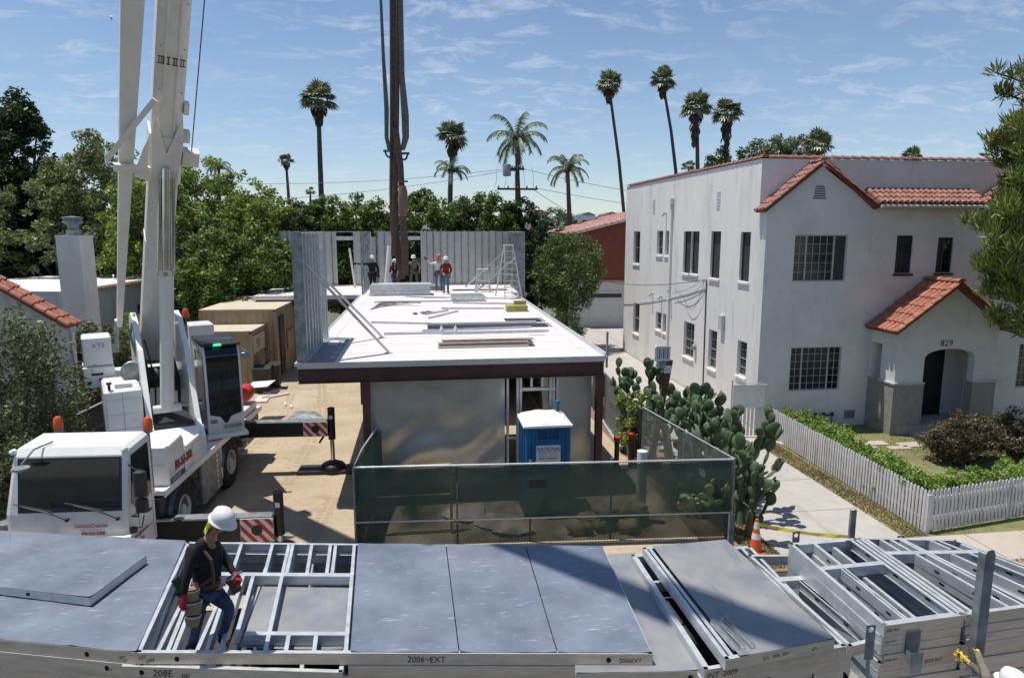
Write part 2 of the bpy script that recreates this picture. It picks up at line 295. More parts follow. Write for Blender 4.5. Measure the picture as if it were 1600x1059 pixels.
# fabrics you can look through
def mesh_cloth(name,col,opac,scale=260):
    m,t,n,l,b=node_mat(name); b.inputs['Base Color'].default_value=(*col,1); b.inputs['Roughness'].default_value=.8
    g=n.new('ShaderNodeNewGeometry'); ns=n.new('ShaderNodeTexNoise'); ns.inputs['Scale'].default_value=1.4; ns.inputs['Detail'].default_value=6; l.new(g.outputs['Position'],ns.inputs['Vector'])
    r=n.new('ShaderNodeMapRange'); r.inputs[1].default_value=.3; r.inputs[2].default_value=.7; r.inputs[3].default_value=opac-.12; r.inputs[4].default_value=opac+.12; l.new(ns.outputs[0],r.inputs[0])
    tr=n.new('ShaderNodeBsdfTransparent'); ms=n.new('ShaderNodeMixShader'); l.new(r.outputs[0],ms.inputs[0]); l.new(tr.outputs[0],ms.inputs[1]); l.new(b.outputs[0],ms.inputs[2]); l.new(ms.outputs[0],n['Material Output'].inputs['Surface'])
    return m
M['windscreen']=mesh_cloth('green_windscreen_mesh',(.036,.095,.064),.87)
M['darkscreen']=mesh_cloth('dark_windscreen_mesh',(.02,.028,.03),.85)
M['wire']=mat('chain_link_wire',(.28,.30,.31),.5,.4)
M['wired']=mat('dark_chain_link_wire',(.05,.07,.06),.6,.2)
# ---------------- text ----------------
def text(s,size,org,xd,up,m,parent,name='lettering',align='LEFT',shear=0,bold=0,sx=1):
    cu=bpy.data.curves.new(name,'FONT'); cu.body=s; cu.size=size; cu.align_x=align; cu.shear=shear; cu.offset=bold*size; cu.resolution_u=2; cu.fill_mode='BOTH'
    to=bpy.data.objects.new('t',cu); C.objects.link(to)
    bpy.context.view_layer.update()
    dg=bpy.context.evaluated_depsgraph_get(); me=bpy.data.meshes.new_from_object(to.evaluated_get(dg))
    vs=[tuple(v.co) for v in me.vertices]; fs=[tuple(p.vertices) for p in me.polygons]
    bpy.data.objects.remove(to); bpy.data.meshes.remove(me); bpy.data.curves.remove(cu)
    xd=V(xd).normalized(); up=V(up).normalized(); org=V(org)
    mb=MB(); mb.add([org+xd*v[0]*sx+up*v[1] for v in vs],fs)
    return mb.build(name,m,parent,rec=False)
# =============== ground ===============
def sheet(name,pts,z,m,kind=True):
    mb=MB(); mb.add([(p[0],p[1],z) for p in pts],[tuple(range(len(pts)))]); return struct(mb,name,m)
mb=MB(); Z=4000
mb.add([(-Z,-200,0),(Z,-200,0),(Z,Z,0),(-Z,Z,0)],[(0,1,2,3)]); struct(mb,'ground',M['farland'])
sheet('lot_dirt',[(-9.6,11.9),(7.1,11.9),(7.15,47),(-12,47),(-9.8,20)],.004,M['sand'])
sheet('road',[(-60,-12),(60,-12),(60,10.3),(-60,10.3)],.004,M['asphalt'])
sheet('verge',[(-60,10.3),(60,10.3),(60,11.75),(-60,11.75)],.004,M['drygrass'])
sheet('sidewalk',[(-60,11.75),(60,11.75),(60,12.95),(-60,12.95)],.008,M['walk'])
mb=MB(); mb.box(-60,7.4,10.16,10.3,-.1,.13); mb.box(10.6,60,10.16,10.3,-.1,.13); struct(mb,'kerb',M['walk'])
sheet('driveway',[(7.3,10.3),(10.45,10.3),(10.42,19.3),(11.15,20.5),(11.15,37.6),(16,38.2),(16,48),(7.3,48)],.012,M['concrete'])
mb=MB()
for y in (11.75,12.95,14.6,16.6,18.9,21.5,25,29,34,40): mb.box(7.32,10.4 if y<20 else 11.1,y-.008,y+.008,.0125,.014)
for x in [11.9+i*1.35 for i in range(12)]: mb.box(x-.007,x+.007,11.76,12.94,.0085,.0105)
struct(mb,'driveway_joints',M['asphalt'])
sheet('dry_strip',[(10.42,12.95),(11.1,12.95),(11.1,19.6),(10.42,19.3)],.010,M['drygrass'])
sheet('lawn',[(11.1,12.95),(60,12.95),(60,22),(11.1,22)],.006,M['lawn'])
sheet('side_soil',[(5.9,11.9),(7.3,11.9),(7.3,37),(6.1,37)],.010,M['soil'])
# grass tufts (uncountable)
rng=random.Random(5)
def tufts(name,n,fn,h,m):
    mb=MB()
    for i in range(n):
        x,y=fn(); a=rng.uniform(0,PI); hh=h*rng.uniform(.4,1.2); w_=.012+hh*.12; dx,dy=math.cos(a)*w_,math.sin(a)*w_; lx,ly=rng.uniform(-.5,.5)*hh,rng.uniform(-.5,.5)*hh
        mb.add([(x-dx,y-dy,.0),(x+dx,y+dy,.0),(x+lx,y+ly,hh)],[(0,1,2)])
    return tag(mb.build(name,m,rec=False),None,None,None,'stuff')
def inyard():
    while 1:
        x=rng.uniform(11.2,19); y=rng.uniform(13,21)
        if rng.random()<.5+.5*math.sin(x*1.7+math.sin(y*2.1)*2): return x,y
tufts('lawn_grass',9000,inyard,.05,G['grass'])
tufts('verge_grass',7000,lambda:(10.44+.6*rng.random()**.8,rng.uniform(12.96,19.5)),.06,G['grass'])
tufts('kerb_grass',5000,lambda:(rng.uniform(10.7,19),rng.uniform(10.35,11.72)),.06,G['grass'])
tufts('side_grass',2500,lambda:(rng.uniform(6.7,7.32),rng.uniform(12,14.2)),.06,G['grass'])
# hills on the horizon
mb=MB(); rg=random.Random(9); nx=120; prof=[0]*nx
vs=[];fs=[]
for i in range(nx):
    a=-1.2+2.4*i/(nx-1); h=38+16*math.sin(i*.37)+10*math.sin(i*1.1+1)+rg.uniform(-4,4)
    for (r,f) in ((1400,0),(1700,.55),(2100,.95),(2600,1.0),(3000,.4)):
        vs.append((math.sin(a)*r,math.cos(a)*r,h*f+(rg.uniform(-3,3) if f else 0)))
for i in range(nx-1):
    for k in range(4): fs.append((i*5+k,(i+1)*5+k,(i+1)*5+k+1,i*5+k+1))
mb.add(vs,fs); struct(mb,'hills',M['hill'],2)
# =============== walls with real openings ===============
def wall(mb,o,u,n,L,z0,z1,holes,th=.22,m=0):
    o=V(o);u=V(u);n=V(n)
    us=sorted({0,L}|{h[0] for h in holes}|{h[1] for h in holes}); zs=sorted({z0,z1}|{h[2] for h in holes}|{h[3] for h in holes})
    pt=lambda a,z,d:o+u*a+V((0,0,z))-n*d
    for i in range(len(us)-1):
        for j in range(len(zs)-1):
            ca=(us[i]+us[i+1])/2; cz=(zs[j]+zs[j+1])/2
            if any(h[0]<ca<h[1] and h[2]<cz<h[3] for h in holes): continue
            a,b,c,d=us[i],us[i+1],zs[j],zs[j+1]
            mb.add([pt(a,c,0),pt(b,c,0),pt(b,d,0),pt(a,d,0)],[(0,1,2,3)],m)
    for h in holes:
        a,b,c,d=h[:4]
        q=[(a,c),(b,c),(b,d),(a,d)]
        for k in range(4):
            (a1,z1_),(a2,z2_)=q[k],q[(k+1)%4]
            mb.add([pt(a1,z1_,0),pt(a2,z2_,0),pt(a2,z2_,th),pt(a1,z1_,th)],[(0,1,2,3)],m)
def window(parent,o,u,n,h,cols=1,rows=1,frame='trim',glass='glass',rec=.08,fw=.035,sill=True,lights=None,label=None,sillm='stucco'):
    o=V(o);u=V(u);n=V(n);a,b,c,d=h[:4]; up=V((0,0,1))
    def bx(mb,a0,a1,z0,z1,d0,d1): mb.obox(o+u*a0,o+u*a1,-n,up,d0,d1,z0,z1)
    mb=MB(); e=.004
    for q in ((a+e,b-e,c+e,c+fw),(a+e,b-e,d-fw,d-e),(a+e,a+fw,c+fw,d-fw),(b-fw,b-e,c+fw,d-fw)): bx(mb,*q,rec-.03,rec+.03)
    segs=lights or [(0,1,cols,rows,glass)]
    for (s0,s1,cl,rw,g) in segs:
        x0=a+(b-a)*s0; x1=a+(b-a)*s1
        if s0>0: bx(mb,x0-fw*.6,x0+fw*.6,c+fw,d-fw,rec-.026,rec+.028)
        for i in range(1,cl): x=x0+(x1-x0)*i/cl; bx(mb,x-.0055,x+.0055,c+fw,d-fw,rec-.008,rec+.012)
        for j in range(1,rw): z=c+(d-c)*j/rw; bx(mb,x0+fw*.5,x1-fw*.5,z-.0055,z+.0055,rec-.0105,rec+.010)
    f=mb.build('window',M[frame],parent)
    if label: f['label']=label
    for (s0,s1,cl,rw,g) in segs:
        p=MB(); x0=a+(b-a)*s0; x1=a+(b-a)*s1; bx(p,x0+.01,x1-.01,c+.01,d-.01,rec+.016,rec+.022); p.build('pane',M[g],f)
    if sill:
        s=MB(); s.obox(o+u*(a-.05),o+u*(b+.05),-n,up,-.06,.0,c-.09,c-.012); s.build('sill',M[sillm],f)
    bk=MB(); bx(bk,a,b,c,d,rec+.2,rec+.22); return f
# =============== roof tiles ===============
def tiles(mb,o,u,v,W,Ln,pw=.21,pl=.36,r=None,m=0,deck=True):
    """barrel tiles: o = eave corner, u = along the eave, v = up the slope"""
    o=V(o);u=V(u).normalized();v=V(v).normalized();n=u.cross(v); n=n if n.z>0 else -n
    r=r or pw*.40; nc=max(1,round(W/pw)); nr=max(1,round(Ln/pl)); pw=W/nc; pl=Ln/nr; rg=random.Random(int(W*100)+int(Ln*77))
    for i in range(nc):
        for j in range(nr):
            c=o+u*((i+.5)*pw+rg.uniform(-.008,.008))+v*(j*pl-.03); lift=.030+rg.uniform(-.004,.006); vs=[]
            for (t,rr,lf) in ((0,r*1.08,lift),(pl+.05,r*.9,.004)):
                for k in range(7):
                    a=PI*k/6; vs.append(c+v*t+u*(math.cos(a)*rr)+n*(math.sin(a)*rr+lf))
            for k in range(7): a=PI*k/6; vs.append(c+u*(math.cos(a)*r*.78)+n*(math.sin(a)*r*.78+lift))
            fs=[(k,k+1,k+8,k+7) for k in range(6)]+[(k,14+k,15+k,k+1) for k in range(6)]
            mb.add(vs,fs,m)
    if deck:
        q=[o,o+u*W,o+u*W+v*Ln,o+v*Ln]; mb.add([p+n*.01 for p in q]+[p-n*.07 for p in q],[(0,1,2,3),(7,6,5,4),(0,4,5,1),(1,5,6,2),(2,6,7,3),(3,7,4,0)],m+1)
def ridge_tiles(mb,p,q,r=.10,pl=.36,m=0,up=(0,0,1)):
    p=V(p);q=V(q);L=(q-p).length;n=max(1,round(L/pl));d=(q-p)/n; dn=d.normalized(); up=V(up); s=dn.cross(up).normalized(); u=s.cross(dn)
    for i in range(n):
        a=p+d*i; vs=[]
        for (t,rr,lf) in ((-.03,r*1.08,.02),(d.length,r*.92,0)):
            for k in range(7): an=PI*k/6; vs.append(a+dn*t+s*(math.cos(an)*rr)+u*(math.sin(an)*rr*.8+lf))
        mb.add(vs,[(k,k+1,k+8,k+7) for k in range(6)]+[tuple(range(7))],m)
TL=[M['tile'],M['tiledark']]
# =============== the white two-storey house ===============
YF=21.35; XS=11.2; YB=37.0; ZP=9.05; ZE=7.45
H1=root('apartment_house','two-storey white stucco house with tiled gables and the number 829 over its arched porch','house',(15,25,0))
fh=[]
def fwin(x0,y0,x1,y1): a=QY(x0,y1,YF); b=QY(x1,y0,YF); return (a.x-XS,b.x-XS,a.z,b.z)
fw_=[fwin(1238,367,1326,440),fwin(1232,541,1316,611),fwin(1397,368,1428,427),fwin(1461,371,1491,426),(21.0-XS,22.9-XS,1.15,2.75)]
XE=24.5
mb=MB(); wall(mb,(XS,YF,0),(1,0,0),(0,-1,0),XE-XS,0,ZE,fw_)
def gable_pts(xl,xr): ap=(xl+xr)/2; return [(xl,ZE),(xr,ZE),(xr,ZE+.02),(ap,8.72),(xl,ZE+.02)]
gl=QY(1182,310,YF); ga=QY(1281,256,YF); gr=QY(1366,314,YF); g2=QY(1531,330,YF)
G1=(XS,gr.x,ga.x,ga.z); G2=(g2.x,g2.x+(gr.x-XS),g2.x+(gr.x-XS)/2,ga.z-.02)
for g in (G1,G2): mb.prism([(g[0],YF,ZE),(g[1],YF,ZE),(g[1],YF,ZE+.03),(g[2],YF,g[3]),(g[0],YF,ZE+.03)],(0,.50,0))
mb.build('front_wall',M['stucco2'],H1)
# side wall
def swin(x0,y0,x1,y1): a=QX(x0,y0,XS); b=QX(x1,y1,XS); zt=(a.z+QX(x1,y0+1,XS).z)/2; return (min(YF+99,b.y)-YF,a.y-YF,b.z,zt)
sw=[(1158,362,1169.5,441,'screen',1,1),(1112,361,1123.5,436,'screen',1,1),(1081,361,1090.5,429,'screen',1,1),(1069,361,1078,428,'screen',1,1),(1040,360,1048,400,'glass',1,3),(1027,360,1035,399,'glass',1,3),(990.5,361,999,413,'glass',1,2),
    (1153,532,1164.5,591,'blind',1,4),(1108,515,1118,579,'blind',1,4),(1069,503,1083,562,'blind',2,4),(1036,490,1043.5,522,'glass',1,3),(1025,487,1032.5,517,'glass',1,3),(990,473,998,523,'glass',1,2)]
sh=[swin(*s[:4]) for s in sw]
LS=YB-YF
mb=MB(); wall(mb,(XS,YF,0),(0,1,0),(-1,0,0),LS,0,ZE,sh)
YQ=YF+.52
mb.add([(XS,YQ,ZE),(XS,YB,ZE),(XS,YB,ZP),(XS,YQ,ZP)],[(0,1,2,3)])
mb.add([(XS,YQ,ZE),(XS,YQ,ZP),(XE,YQ,ZP),(XE,YQ,ZE)],[(0,1,2,3)],1)
mb.add([(XS+.25,YQ+.25,ZP),(XE,YQ+.25,ZP),(XE,YQ,ZP),(XS,YQ,ZP),(XS,YB,ZP),(XS+.25,YB,ZP)],[(0,1,2,3),(0,3,4,5)])
mb.box(XS+.2,XE,YQ+.2,YB,8.2,8.4)
mb.add([(XS,YB,0),(XE,YB,0),(XE,YB,ZP),(XS,YB,ZP)],[(0,1,2,3)]); mb.add([(XE,YF,0),(XE,YB,0),(XE,YB,ZP),(XE,YF,ZP)],[(0,1,2,3)])
mb.box(XS+.35,XE-.1,YF+.45,YB-.1,.05,.3,1)
mb.build('side_wall',[M['stucco'],M['stucco2']],H1)
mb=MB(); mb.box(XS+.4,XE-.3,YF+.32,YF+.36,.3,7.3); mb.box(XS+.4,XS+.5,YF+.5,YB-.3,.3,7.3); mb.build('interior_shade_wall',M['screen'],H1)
big=[(0,.235,2,6,'blind'),(.235,.755,4,6,'blind'),(.755,1,2,6,'glass')]
O=(XS,YF,0);U=(1,0,0);NN=(0,-1,0)
window(H1,O,U,NN,fw_[0],lights=[(0,.235,2,5,'blind'),(.235,.76,4,5,'blind'),(.76,1,1,1,'screen')],sill=False,label='wide upstairs window with white glazing bars')
window(H1,O,U,NN,fw_[1],lights=big,sill=False,label='wide downstairs window with white glazing bars')
for k in (2,3): window(H1,O,U,NN,fw_[k],frame='darkframe',lights=[(0,.42,1,3,'screen'),(.42,1,1,3,'glass' if k==3 else 'blind')],sillm='darkframe')
window(H1,O,U,NN,fw_[4],lights=big,sill=False)
for s,h in zip(sw,sh): window(H1,(XS,YF,0),(0,1,0),(-1,0,0),h,cols=s[5],rows=s[6],frame='trim' if s[4]!='screen' else 'darkframe',glass=s[4],fw=.045,rec=.11,label='tall dark-screened window' if s[4]=='screen' else None)
# roof tiles: front gables, pent roof between, parapet coping
mb=MB()
for g in (G1,G2):
    rise=g[3]-ZE-.03; half=g[2]-g[0]; Ls=math.hypot(rise,half); ov=.22
    for sgn in (1,-1):
        e0=g[0] if sgn>0 else g[1]; v=V((sgn*half,0,rise)).normalized(); o=V((e0,YF-.16,ZE+.03))-v*(ov if sgn>0 and g is G1 else .05)
        tiles(mb,o,(0,1,0),v,.66,Ls+(ov if sgn>0 and g is G1 else .05))
        ridge_tiles(mb,o+V((0,-.02,.05)),V((g[2],YF-.18,g[3]+.06)),r=.085)
    ridge_tiles(mb,(g[2],YF-.2,g[3]+.07),(g[2],YQ,g[3]+.07),r=.11)
x0=G1[1]-.03; x1=G2[0]+.03
v=V((0,.80,.46)).normalized(); tiles(mb,(x0,YF-.32,7.60),(1,0,0),v,x1-x0,.95)
mb.build('front_roof',[M['tile2'],M['tiledark']],H1)
mb=MB()
ridge_tiles(mb,(XS+.07,YQ-.05,ZP+.02),(XS+.07,YB,ZP+.02),r=.12); ridge_tiles(mb,(XS,YQ+.07,ZP+.02),(XE,YQ+.07,ZP+.02),r=.12)
mb.build('parapet_coping',M['tile2'],H1)
mb=MB(); mb.tube([(x0+.05,YF-.36,7.50),(x1-.05,YF-.36,7.50)],.06,8); mb.build('gutter',M['trim'],H1,True)
# gable vent (half-round louvre)
mb=MB(); vc=QY(1281,300,YF)
for k in range(6):
    z=vc.z-.22+k*.075; hw=.20*math.sqrt(max(0,1-((k-.6)/6.2)**2)) if k>0 else .23
    mb.box(vc.x-hw,vc.x+hw,YF-.02,YF+.002,z,z+.03)
mb.build('gable_vent',M['darkframe'],H1)
# side-wall details: pipes, vents, fixtures, meter
mb=MB(); 
a=QX(1052,310,XS); b=QX(1047,540,XS); mb.box(XS-.10,XS-.005,a.y-.09,a.y+.09,0,a.z-.25); mb.box(XS-.16,XS-.004,a.y-.14,a.y+.14,a.z-.25,a.z)
mb.build('downpipe',M['stucco'],H1)
for (px,py) in ((1123,312),(1022,322)):
    c=QX(px,py,XS); mb=MB()
    for k in range(6): mb.box(XS-.018,XS+.001,c.y-.16,c.y+.16,c.z-.35+k*.12,c.z-.31+k*.12)
    mb.build('wall_vent',M['trim'],H1)
for (px,py) in ((1041,335),(1020,460),(1034,465),(1049,468)):
    c=QX(px,py,XS); mb=MB(); mb.box(XS-.16,XS-.003,c.y-.05,c.y+.05,c.z,c.z+.07); mb.lathe([(.03,-.11),(.07,-.1),(.06,0),(.03,.02)],(XS-.17,c.y,c.z+.01),10); mb.build('floodlight',M['trim'],H1)
c=QX(1130,503,XS); mb=MB(); mb.bev(XS-.14,XS-.003,c.y-.16,c.y+.16,c.z-.28,c.z+.28); mb.build('meter_box',M['trim'],H1)
c=QX(1087,542,XS); mb=MB(); mb.lathe([(.11,-.02),(.13,-.10),(.09,-.16),(.02,-.17)],(XS,c.y,c.z),14,'X'); mb.build('round_meter',M['galvd'],H1,True)
mb=MB(); a=QX(1105,437,XS); mb.tube([(XS-.03,a.y,a.z),(XS-.03,a.y-.1,.2)],.022,6)
def sag(p,q,s,n=10): p=V(p);q=V(q); return [p.lerp(q,i/n)-V((0,0,s*4*(i/n)*(1-i/n))) for i in range(n+1)]
b=QX(1062,462,XS)
for s in (.1,.5,.85): mb.tube(sag((XS-.1,a.y,a.z),(XS-.12,b.y+rng.uniform(-.8,.8),b.z+rng.uniform(-.1,.3)),s),.009,5)
mb.build('service_cable',M['darkframe'],H1)
mb=MB()
c=QY(1278,655,YF)
mb.tube([(c.x-.5,YF-.1,.42),(c.x+.5,YF-.1,.42)],.025,6); 
for i in range(4): mb.tube([(c.x-.45+i*.3,YF-.1,.42),(c.x-.45+i*.3,YF-.1,.1)],.018,6); mb.lathe([(.06,0),(.07,.05),(.03,.1)],(c.x-.45+i*.3,YF-.1,.42),8)
mb.build('gas_pipes',M['darkframe'],H1)
mb=MB(); mb.box(c.x+.95,c.x+1.35,YF-.012,YF+.002,.25,.55); 
for i in range(5): mb.box(c.x+.97,c.x+1.33,YF-.018,YF-.013,.27+i*.055,.29+i*.055)
mb.build('foundation_vent',M['galvd'],H1)
# porch
YP=20.05; pl_=QY(1390,680,YP).x; pr_=18.5
ap=QY(1491,446,YP); el=QY(1401,516,YP); XC=ap.x; half=XC-pl_; pr_=XC+half; ze=el.z+.08; za=ap.z
ax0=QY(1441,600,YP).x; ax1=QY(1519,600,YP).x; zs=QY(1441,562,YP).z; zt=QY(1480,545,YP).z
arch=[(ax0+(ax1-ax0)*(.5-.5*math.cos(PI*k/14)), zs+(zt-zs)*math.sin(PI*k/14)**.8) for k in range(15)]
mb=MB(); T=.28
poly=[(pl_,0),(ax0,0)]+arch+[(ax1,0),(pr_,0),(pr_,ze),(XC,za),(pl_,ze)]
# split in two halves to keep the ngons simple
mid=7
L_=[(pl_,0),(ax0,0)]+arch[:mid+1]+[(XC,za),(pl_,ze)]
R_=[arch[mid]]+arch[mid+1:]+[(ax1,0),(pr_,0),(pr_,ze),(XC,za)]
for q in (L_,R_): mb.prism([(x,YP,z) for x,z in q],(0,T,0))
mb.build('porch_front',M['stucco2'],H1)
ny0=QX(1383,600,pl_).y; ny1=QX(1369,600,pl_).y; LW=YF-YP-T
nz0=QX(1376,612,pl_).z; nz1=QX(1376,541,pl_).z
mb=MB(); wall(mb,(pl_,YP+T,0),(0,1,0),(-1,0,0),LW,0,ze,[(.45,1.0,1.55,2.95)],.2); wall(mb,(pr_,YP+T,0),(0,1,0),(1,0,0),LW,0,ze,[],.2)
mb.add([(pl_+.2,YP+T,0),(pl_+.2,YF,0),(pl_+.2,YF,ze),(pl_+.2,YP+T,ze)],[(0,1,2,3)]) if 0 else None
mb.box(pl_+.01,pr_-.01,YP+T,YF-.01,ze-.3,ze-.26)
mb.build('porch_side_wall',M['stucco'],H1)
mb=MB(); e=.045; zst=1.72
mb.prism([(pl_-e,YP-e,0),(ax0+.03,YP-e,0),(ax0+.03,YP+T,0),(ax0-.002,YP+T,0),(ax0-.002,YP-.002,0),(pl_-.002,YP-.002,0),(pl_-.002,YF-.02,0),(pl_-e,YF-.02,0)],(0,0,zst)); mb.build('stone_base',M['stone'],H1)
mb=MB(); mb.prism([(ax1-.03,YP-e,0),(pr_+e,YP-e,0),(pr_+e,YP-.002,0),(ax1+.002,YP-.002,0),(ax1+.002,YP+T,0),(ax1-.03,YP+T,0)],(0,0,zst)); mb.build('stone_base',M['stone'],H1)
mb=MB(); mb.prism([(pl_-e-.03,YP-e-.03,zst+.001),(ax0+.04,YP-e-.03,zst+.001),(ax0+.04,YP-.003,zst+.001),(pl_-.003,YP-.003,zst+.001),(pl_-.003,YP+.75,zst+.001),(pl_-e-.03,YP+.75,zst+.001)],(0,0,.055)); mb.build('stone_cap',M['trim'],H1)
mb=MB(); mb.box(ax1-.04,pr_+e+.03,YP-e-.03,YP-.003,zst+.001,zst+.06); mb.build('stone_cap',M['trim'],H1)
mb=MB(); mb.box(ax0-.35,ax1+.2,YP-.6,YP-.05,0,.16); mb.box(pl_+.2,pr_-.2,YP-.048,YF-.02,0,.3); mb.build('porch_step',M['concrete'],H1)
mb=MB(); mb.bev(ax0+.72,ax0+1.75,YF-.09,YF-.012,.3,3.0,.01); mb.build('shaded_doorway',M['black'],H1)  # black slab paints the porch shade as well as the door
mb=MB(); v=V((half,0,za-ze)).normalized(); Ls=math.hypot(half,za-ze)+.34
for sgn in (1,-1):
    vv=V((v.x*sgn,0,v.z)); o=V((XC,YP-.26,za+.07))-vv*Ls
    tiles(mb,o,(0,1,0),vv,YF-YP+.25,Ls,pw=.235,pl=.40)
    ridge_tiles(mb,o+V((0,-.0,.04)),V((XC,YP-.27,za+.12)),r=.075)
ridge_tiles(mb,(XC,YP-.3,za+.13),(XC,YF,za+.13),r=.12)
mb.build('porch_roof',TL,H1)
t=text('829',.30,(XC-.30,YP-.012,QY(1487,545,YP).z+.10),(1,0,0),(0,0,1),M['darkframe'],H1,'house_number',sx=1.05)
# stepping stones
for i,(x,y,a,b) in enumerate(((1365,693,.42,.2),(1405,700,.35,.14),(1428,695,.5,.22),(1362,700,.22,.1))):
    p=P(x,y,0); mb=MB(); mb.bev(p.x-a,p.x+a,p.y-b,p.y+b,0,.035,.01); o=mb.build('stepping_stone',M['walk']); tag(o,['long stepping stone set in the lawn by the stone porch pier','small narrow stepping stone in the middle of the lawn row','broad stepping stone nearest the porch steps','smallest stepping stone lying beside the long one'][i],'stepping stone','stepping stones in the lawn')
# =============== red-brown garage building ===============
GB=root('garage_building','red-brown upper storey over white garage doors with a pink tiled roof','garage',(13,50,0))
YG=46.5; xa=QY(897,400,YG).x; xb=16.5
z1=QY(940,437,YG).z; zc=QY(903,368,YG).z
mb=MB(); mb.box(xa,xb,YG,YG+9,0,z1-.1); mb.build('lower_wall',M['garage'],GB)
mb=MB(); mb.box(xa,xb,YG-.003,YG+9,z1-.1,zc); mb.prism([(xa,YG-.003,zc),(xb,YG-.003,zc),(xb,YG-.003,zc+1.5)],(0,9,0)); mb.build('upper_wall',M['redstucco'],GB)
mb=MB(); mb.box(xa-.05,xb,YG-.12,YG-.003,z1-.16,z1-.02); mb.build('ledge',M['pinktile'],GB)
for (x0,x1) in ((905,913),(921,972)):
    a=QY(x0,455,YG); b=QY(x1,508,YG); f=MB(); f.box(a.x,b.x,YG-.05,YG-.004,.02,a.z)
    for k in range(1,4): f.box(a.x+.02,b.x-.02,YG-.06,YG-.05,a.z*k/4-.015,a.z*k/4+.015)
    d=f.build('garage_door',M['garage'],GB); g=MB(); g.box(a.x+.1,b.x-.1,YG-.066,YG-.051,a.z*.82,a.z*.93); g.build('window_strip',M['darkframe'],d)
mb=MB(); v=V((xb-xa,0,1.5)).normalized(); tiles(mb,V((xa-.5,YG-.4,zc+.02))-v*.1,(0,1,0),v,9.5,xb-xa+.8,pw=.5,pl=.45); mb.build('roof',[M['pinktile'],M['trim']],GB)
# small stones strewn on the lot (uncountable)
mb=MB(); rg=random.Random(31)
for i in range(2600):
    x=rg.uniform(-9,6.5); y=12+rg.random()**1.3*30; s=rg.uniform(.008,.03)*(1+y*.02); a=rg.uniform(0,6)
    mb.add([(x+s*math.cos(a+k*2.1),y+s*math.sin(a+k*2.1),.003) for k in range(3)]+[(x,y,s*.8)],[(0,1,3),(1,2,3),(2,0,3)])
tag(mb.build('gravel',M['walk'],rec=False),None,None,None,'stuff')
# tyre ruts pressed into the lot: shallow lugged strips of darker, compacted sand
rut=mat('compacted_sand',(.33,.24,.15),.95,col2=(.41,.305,.195),scale=6,bump=.9,bscale=30)
for k,(pts,wd) in enumerate((([(-4.6,12.2),(-4.3,15),(-3.6,19),(-3.7,25),(-4.6,31)],.42),([(-2.7,12.2),(-2.5,15),(-2.35,17)],.40),([(-5.6,19.5),(-5.0,24),(-5.6,30)],.36))):
    mb=MB(); vs=[];fs=[]; n=70; rg=random.Random(k)
    P_=[V((x,y,0)) for x,y in pts]; L=[(P_[i+1]-P_[i]).length for i in range(len(P_)-1)]; T=sum(L)
    def ptat(d):
        for i,l in enumerate(L):
            if d<=l or i==len(L)-1: return P_[i].lerp(P_[i+1],min(1,d/l)),(P_[i+1]-P_[i]).normalized()
            d-=l
    m=int(T/.16)
    for i in range(m):
        if rg.random()<.22: continue
        c,d=ptat(i*.16); s=V((-d.y,d.x,0)); w=wd/2*rg.uniform(.7,1.05); j=rg.uniform(-.02,.02)
        for sg in (-1,1):
            a=c+s*sg*.03+d*j; b=c+s*sg*w+d*(.05+j); mb.add([a+V((0,0,.007)),b+V((0,0,.007)),b+d*.07+V((0,0,.007)),a+d*.08+V((0,0,.007))],[(0,1,2,3)])
    tag(mb.build('tyre_ruts',rut,rec=False),None,None,None,'structure')
# =============== left neighbour ===============
H2=root('neighbour_house','white stucco cottage at left with a red tiled gable roof behind the bush','house',(-13,24,0))
r1_=QY(0,413,24); r2_=QY(100,492,24)
ze2=3.9; n0=P(106,510,ze2); yn=n0.y; xe=n0.x; yf=yn+.75; rk=QY(0,450,yn); sl_=(rk.z-ze2)/(xe-rk.x); xr=xe-6; zr=ze2+6*sl_
mb=MB(); mb.prism([(xe-.2,yn+.3,0),(xe-.2,yn+.3,ze2-.12),(xr,yn+.3,zr-.15),(xe-12,yn+.3,ze2-.2),(xe-12,yn+.3,0)],(0,yf-yn-.5,0)); mb.build('wall',M['stucco_dirty'],H2)
mb=MB(); v=V((xr-xe,0,zr-ze2)).normalized(); tiles(mb,V((xe,yn,ze2)),(0,1,0),v,yf-yn,6.3,pw=.24,pl=.4); ridge_tiles(mb,(xe,yn,ze2+.04),V((xe,yn,ze2+.04))+v*6.2,r=.12)
mb.build('roof',TL,H2)
mb=MB(); mb.box(xe-1.2,xe-.7,yn+.27,yn+.297,1.0,2.6); mb.build('window',M['darkframe'],H2)
mb=MB(); mb.tube([(xe-.12,yn+.5,ze2-.25),(xe-.12,yn+.5,.1)],.05,8); mb.build('downpipe',M['stucco2'],H2)
CH=root('chimney','tall plain white chimney stack with a round steel cap beside the tiled roof','chimney',(-13.4,29,0))
a=QY(86,369,28.2); b=QY(123,369,28.2); cyb=QX(145,369,b.x).y; print('chim depth',cyb)
mb=MB(); mb.box(a.x,b.x,28.2,cyb,0,a.z-.06); mb.box(a.x-.02,b.x+.02,28.18,cyb+.02,a.z-.06,a.z+.02); mb.build('stack',M['stucco2'],CH)
c=V(((a.x+b.x)/2-.02,28.8,a.z+.02)); mb=MB(); mb.lathe([(.26,0),(.26,.22),(.20,.24),(.20,.42),(.36,.50),(.30,.62),(.36,.66),(.36,.70),(.05,.74)],c,16); mb.build('cap',M['galvd'],CH,True)
H3=root('flat_roof_house','long low white house with a flat white roof and red tile edging behind the crane','house',(-17,42,0))
fr=QY(147,470,36); 
A=QY(147,470,36); B=QY(305,433,47)
x0,x1=-13.6,-12.6
zw=3.9
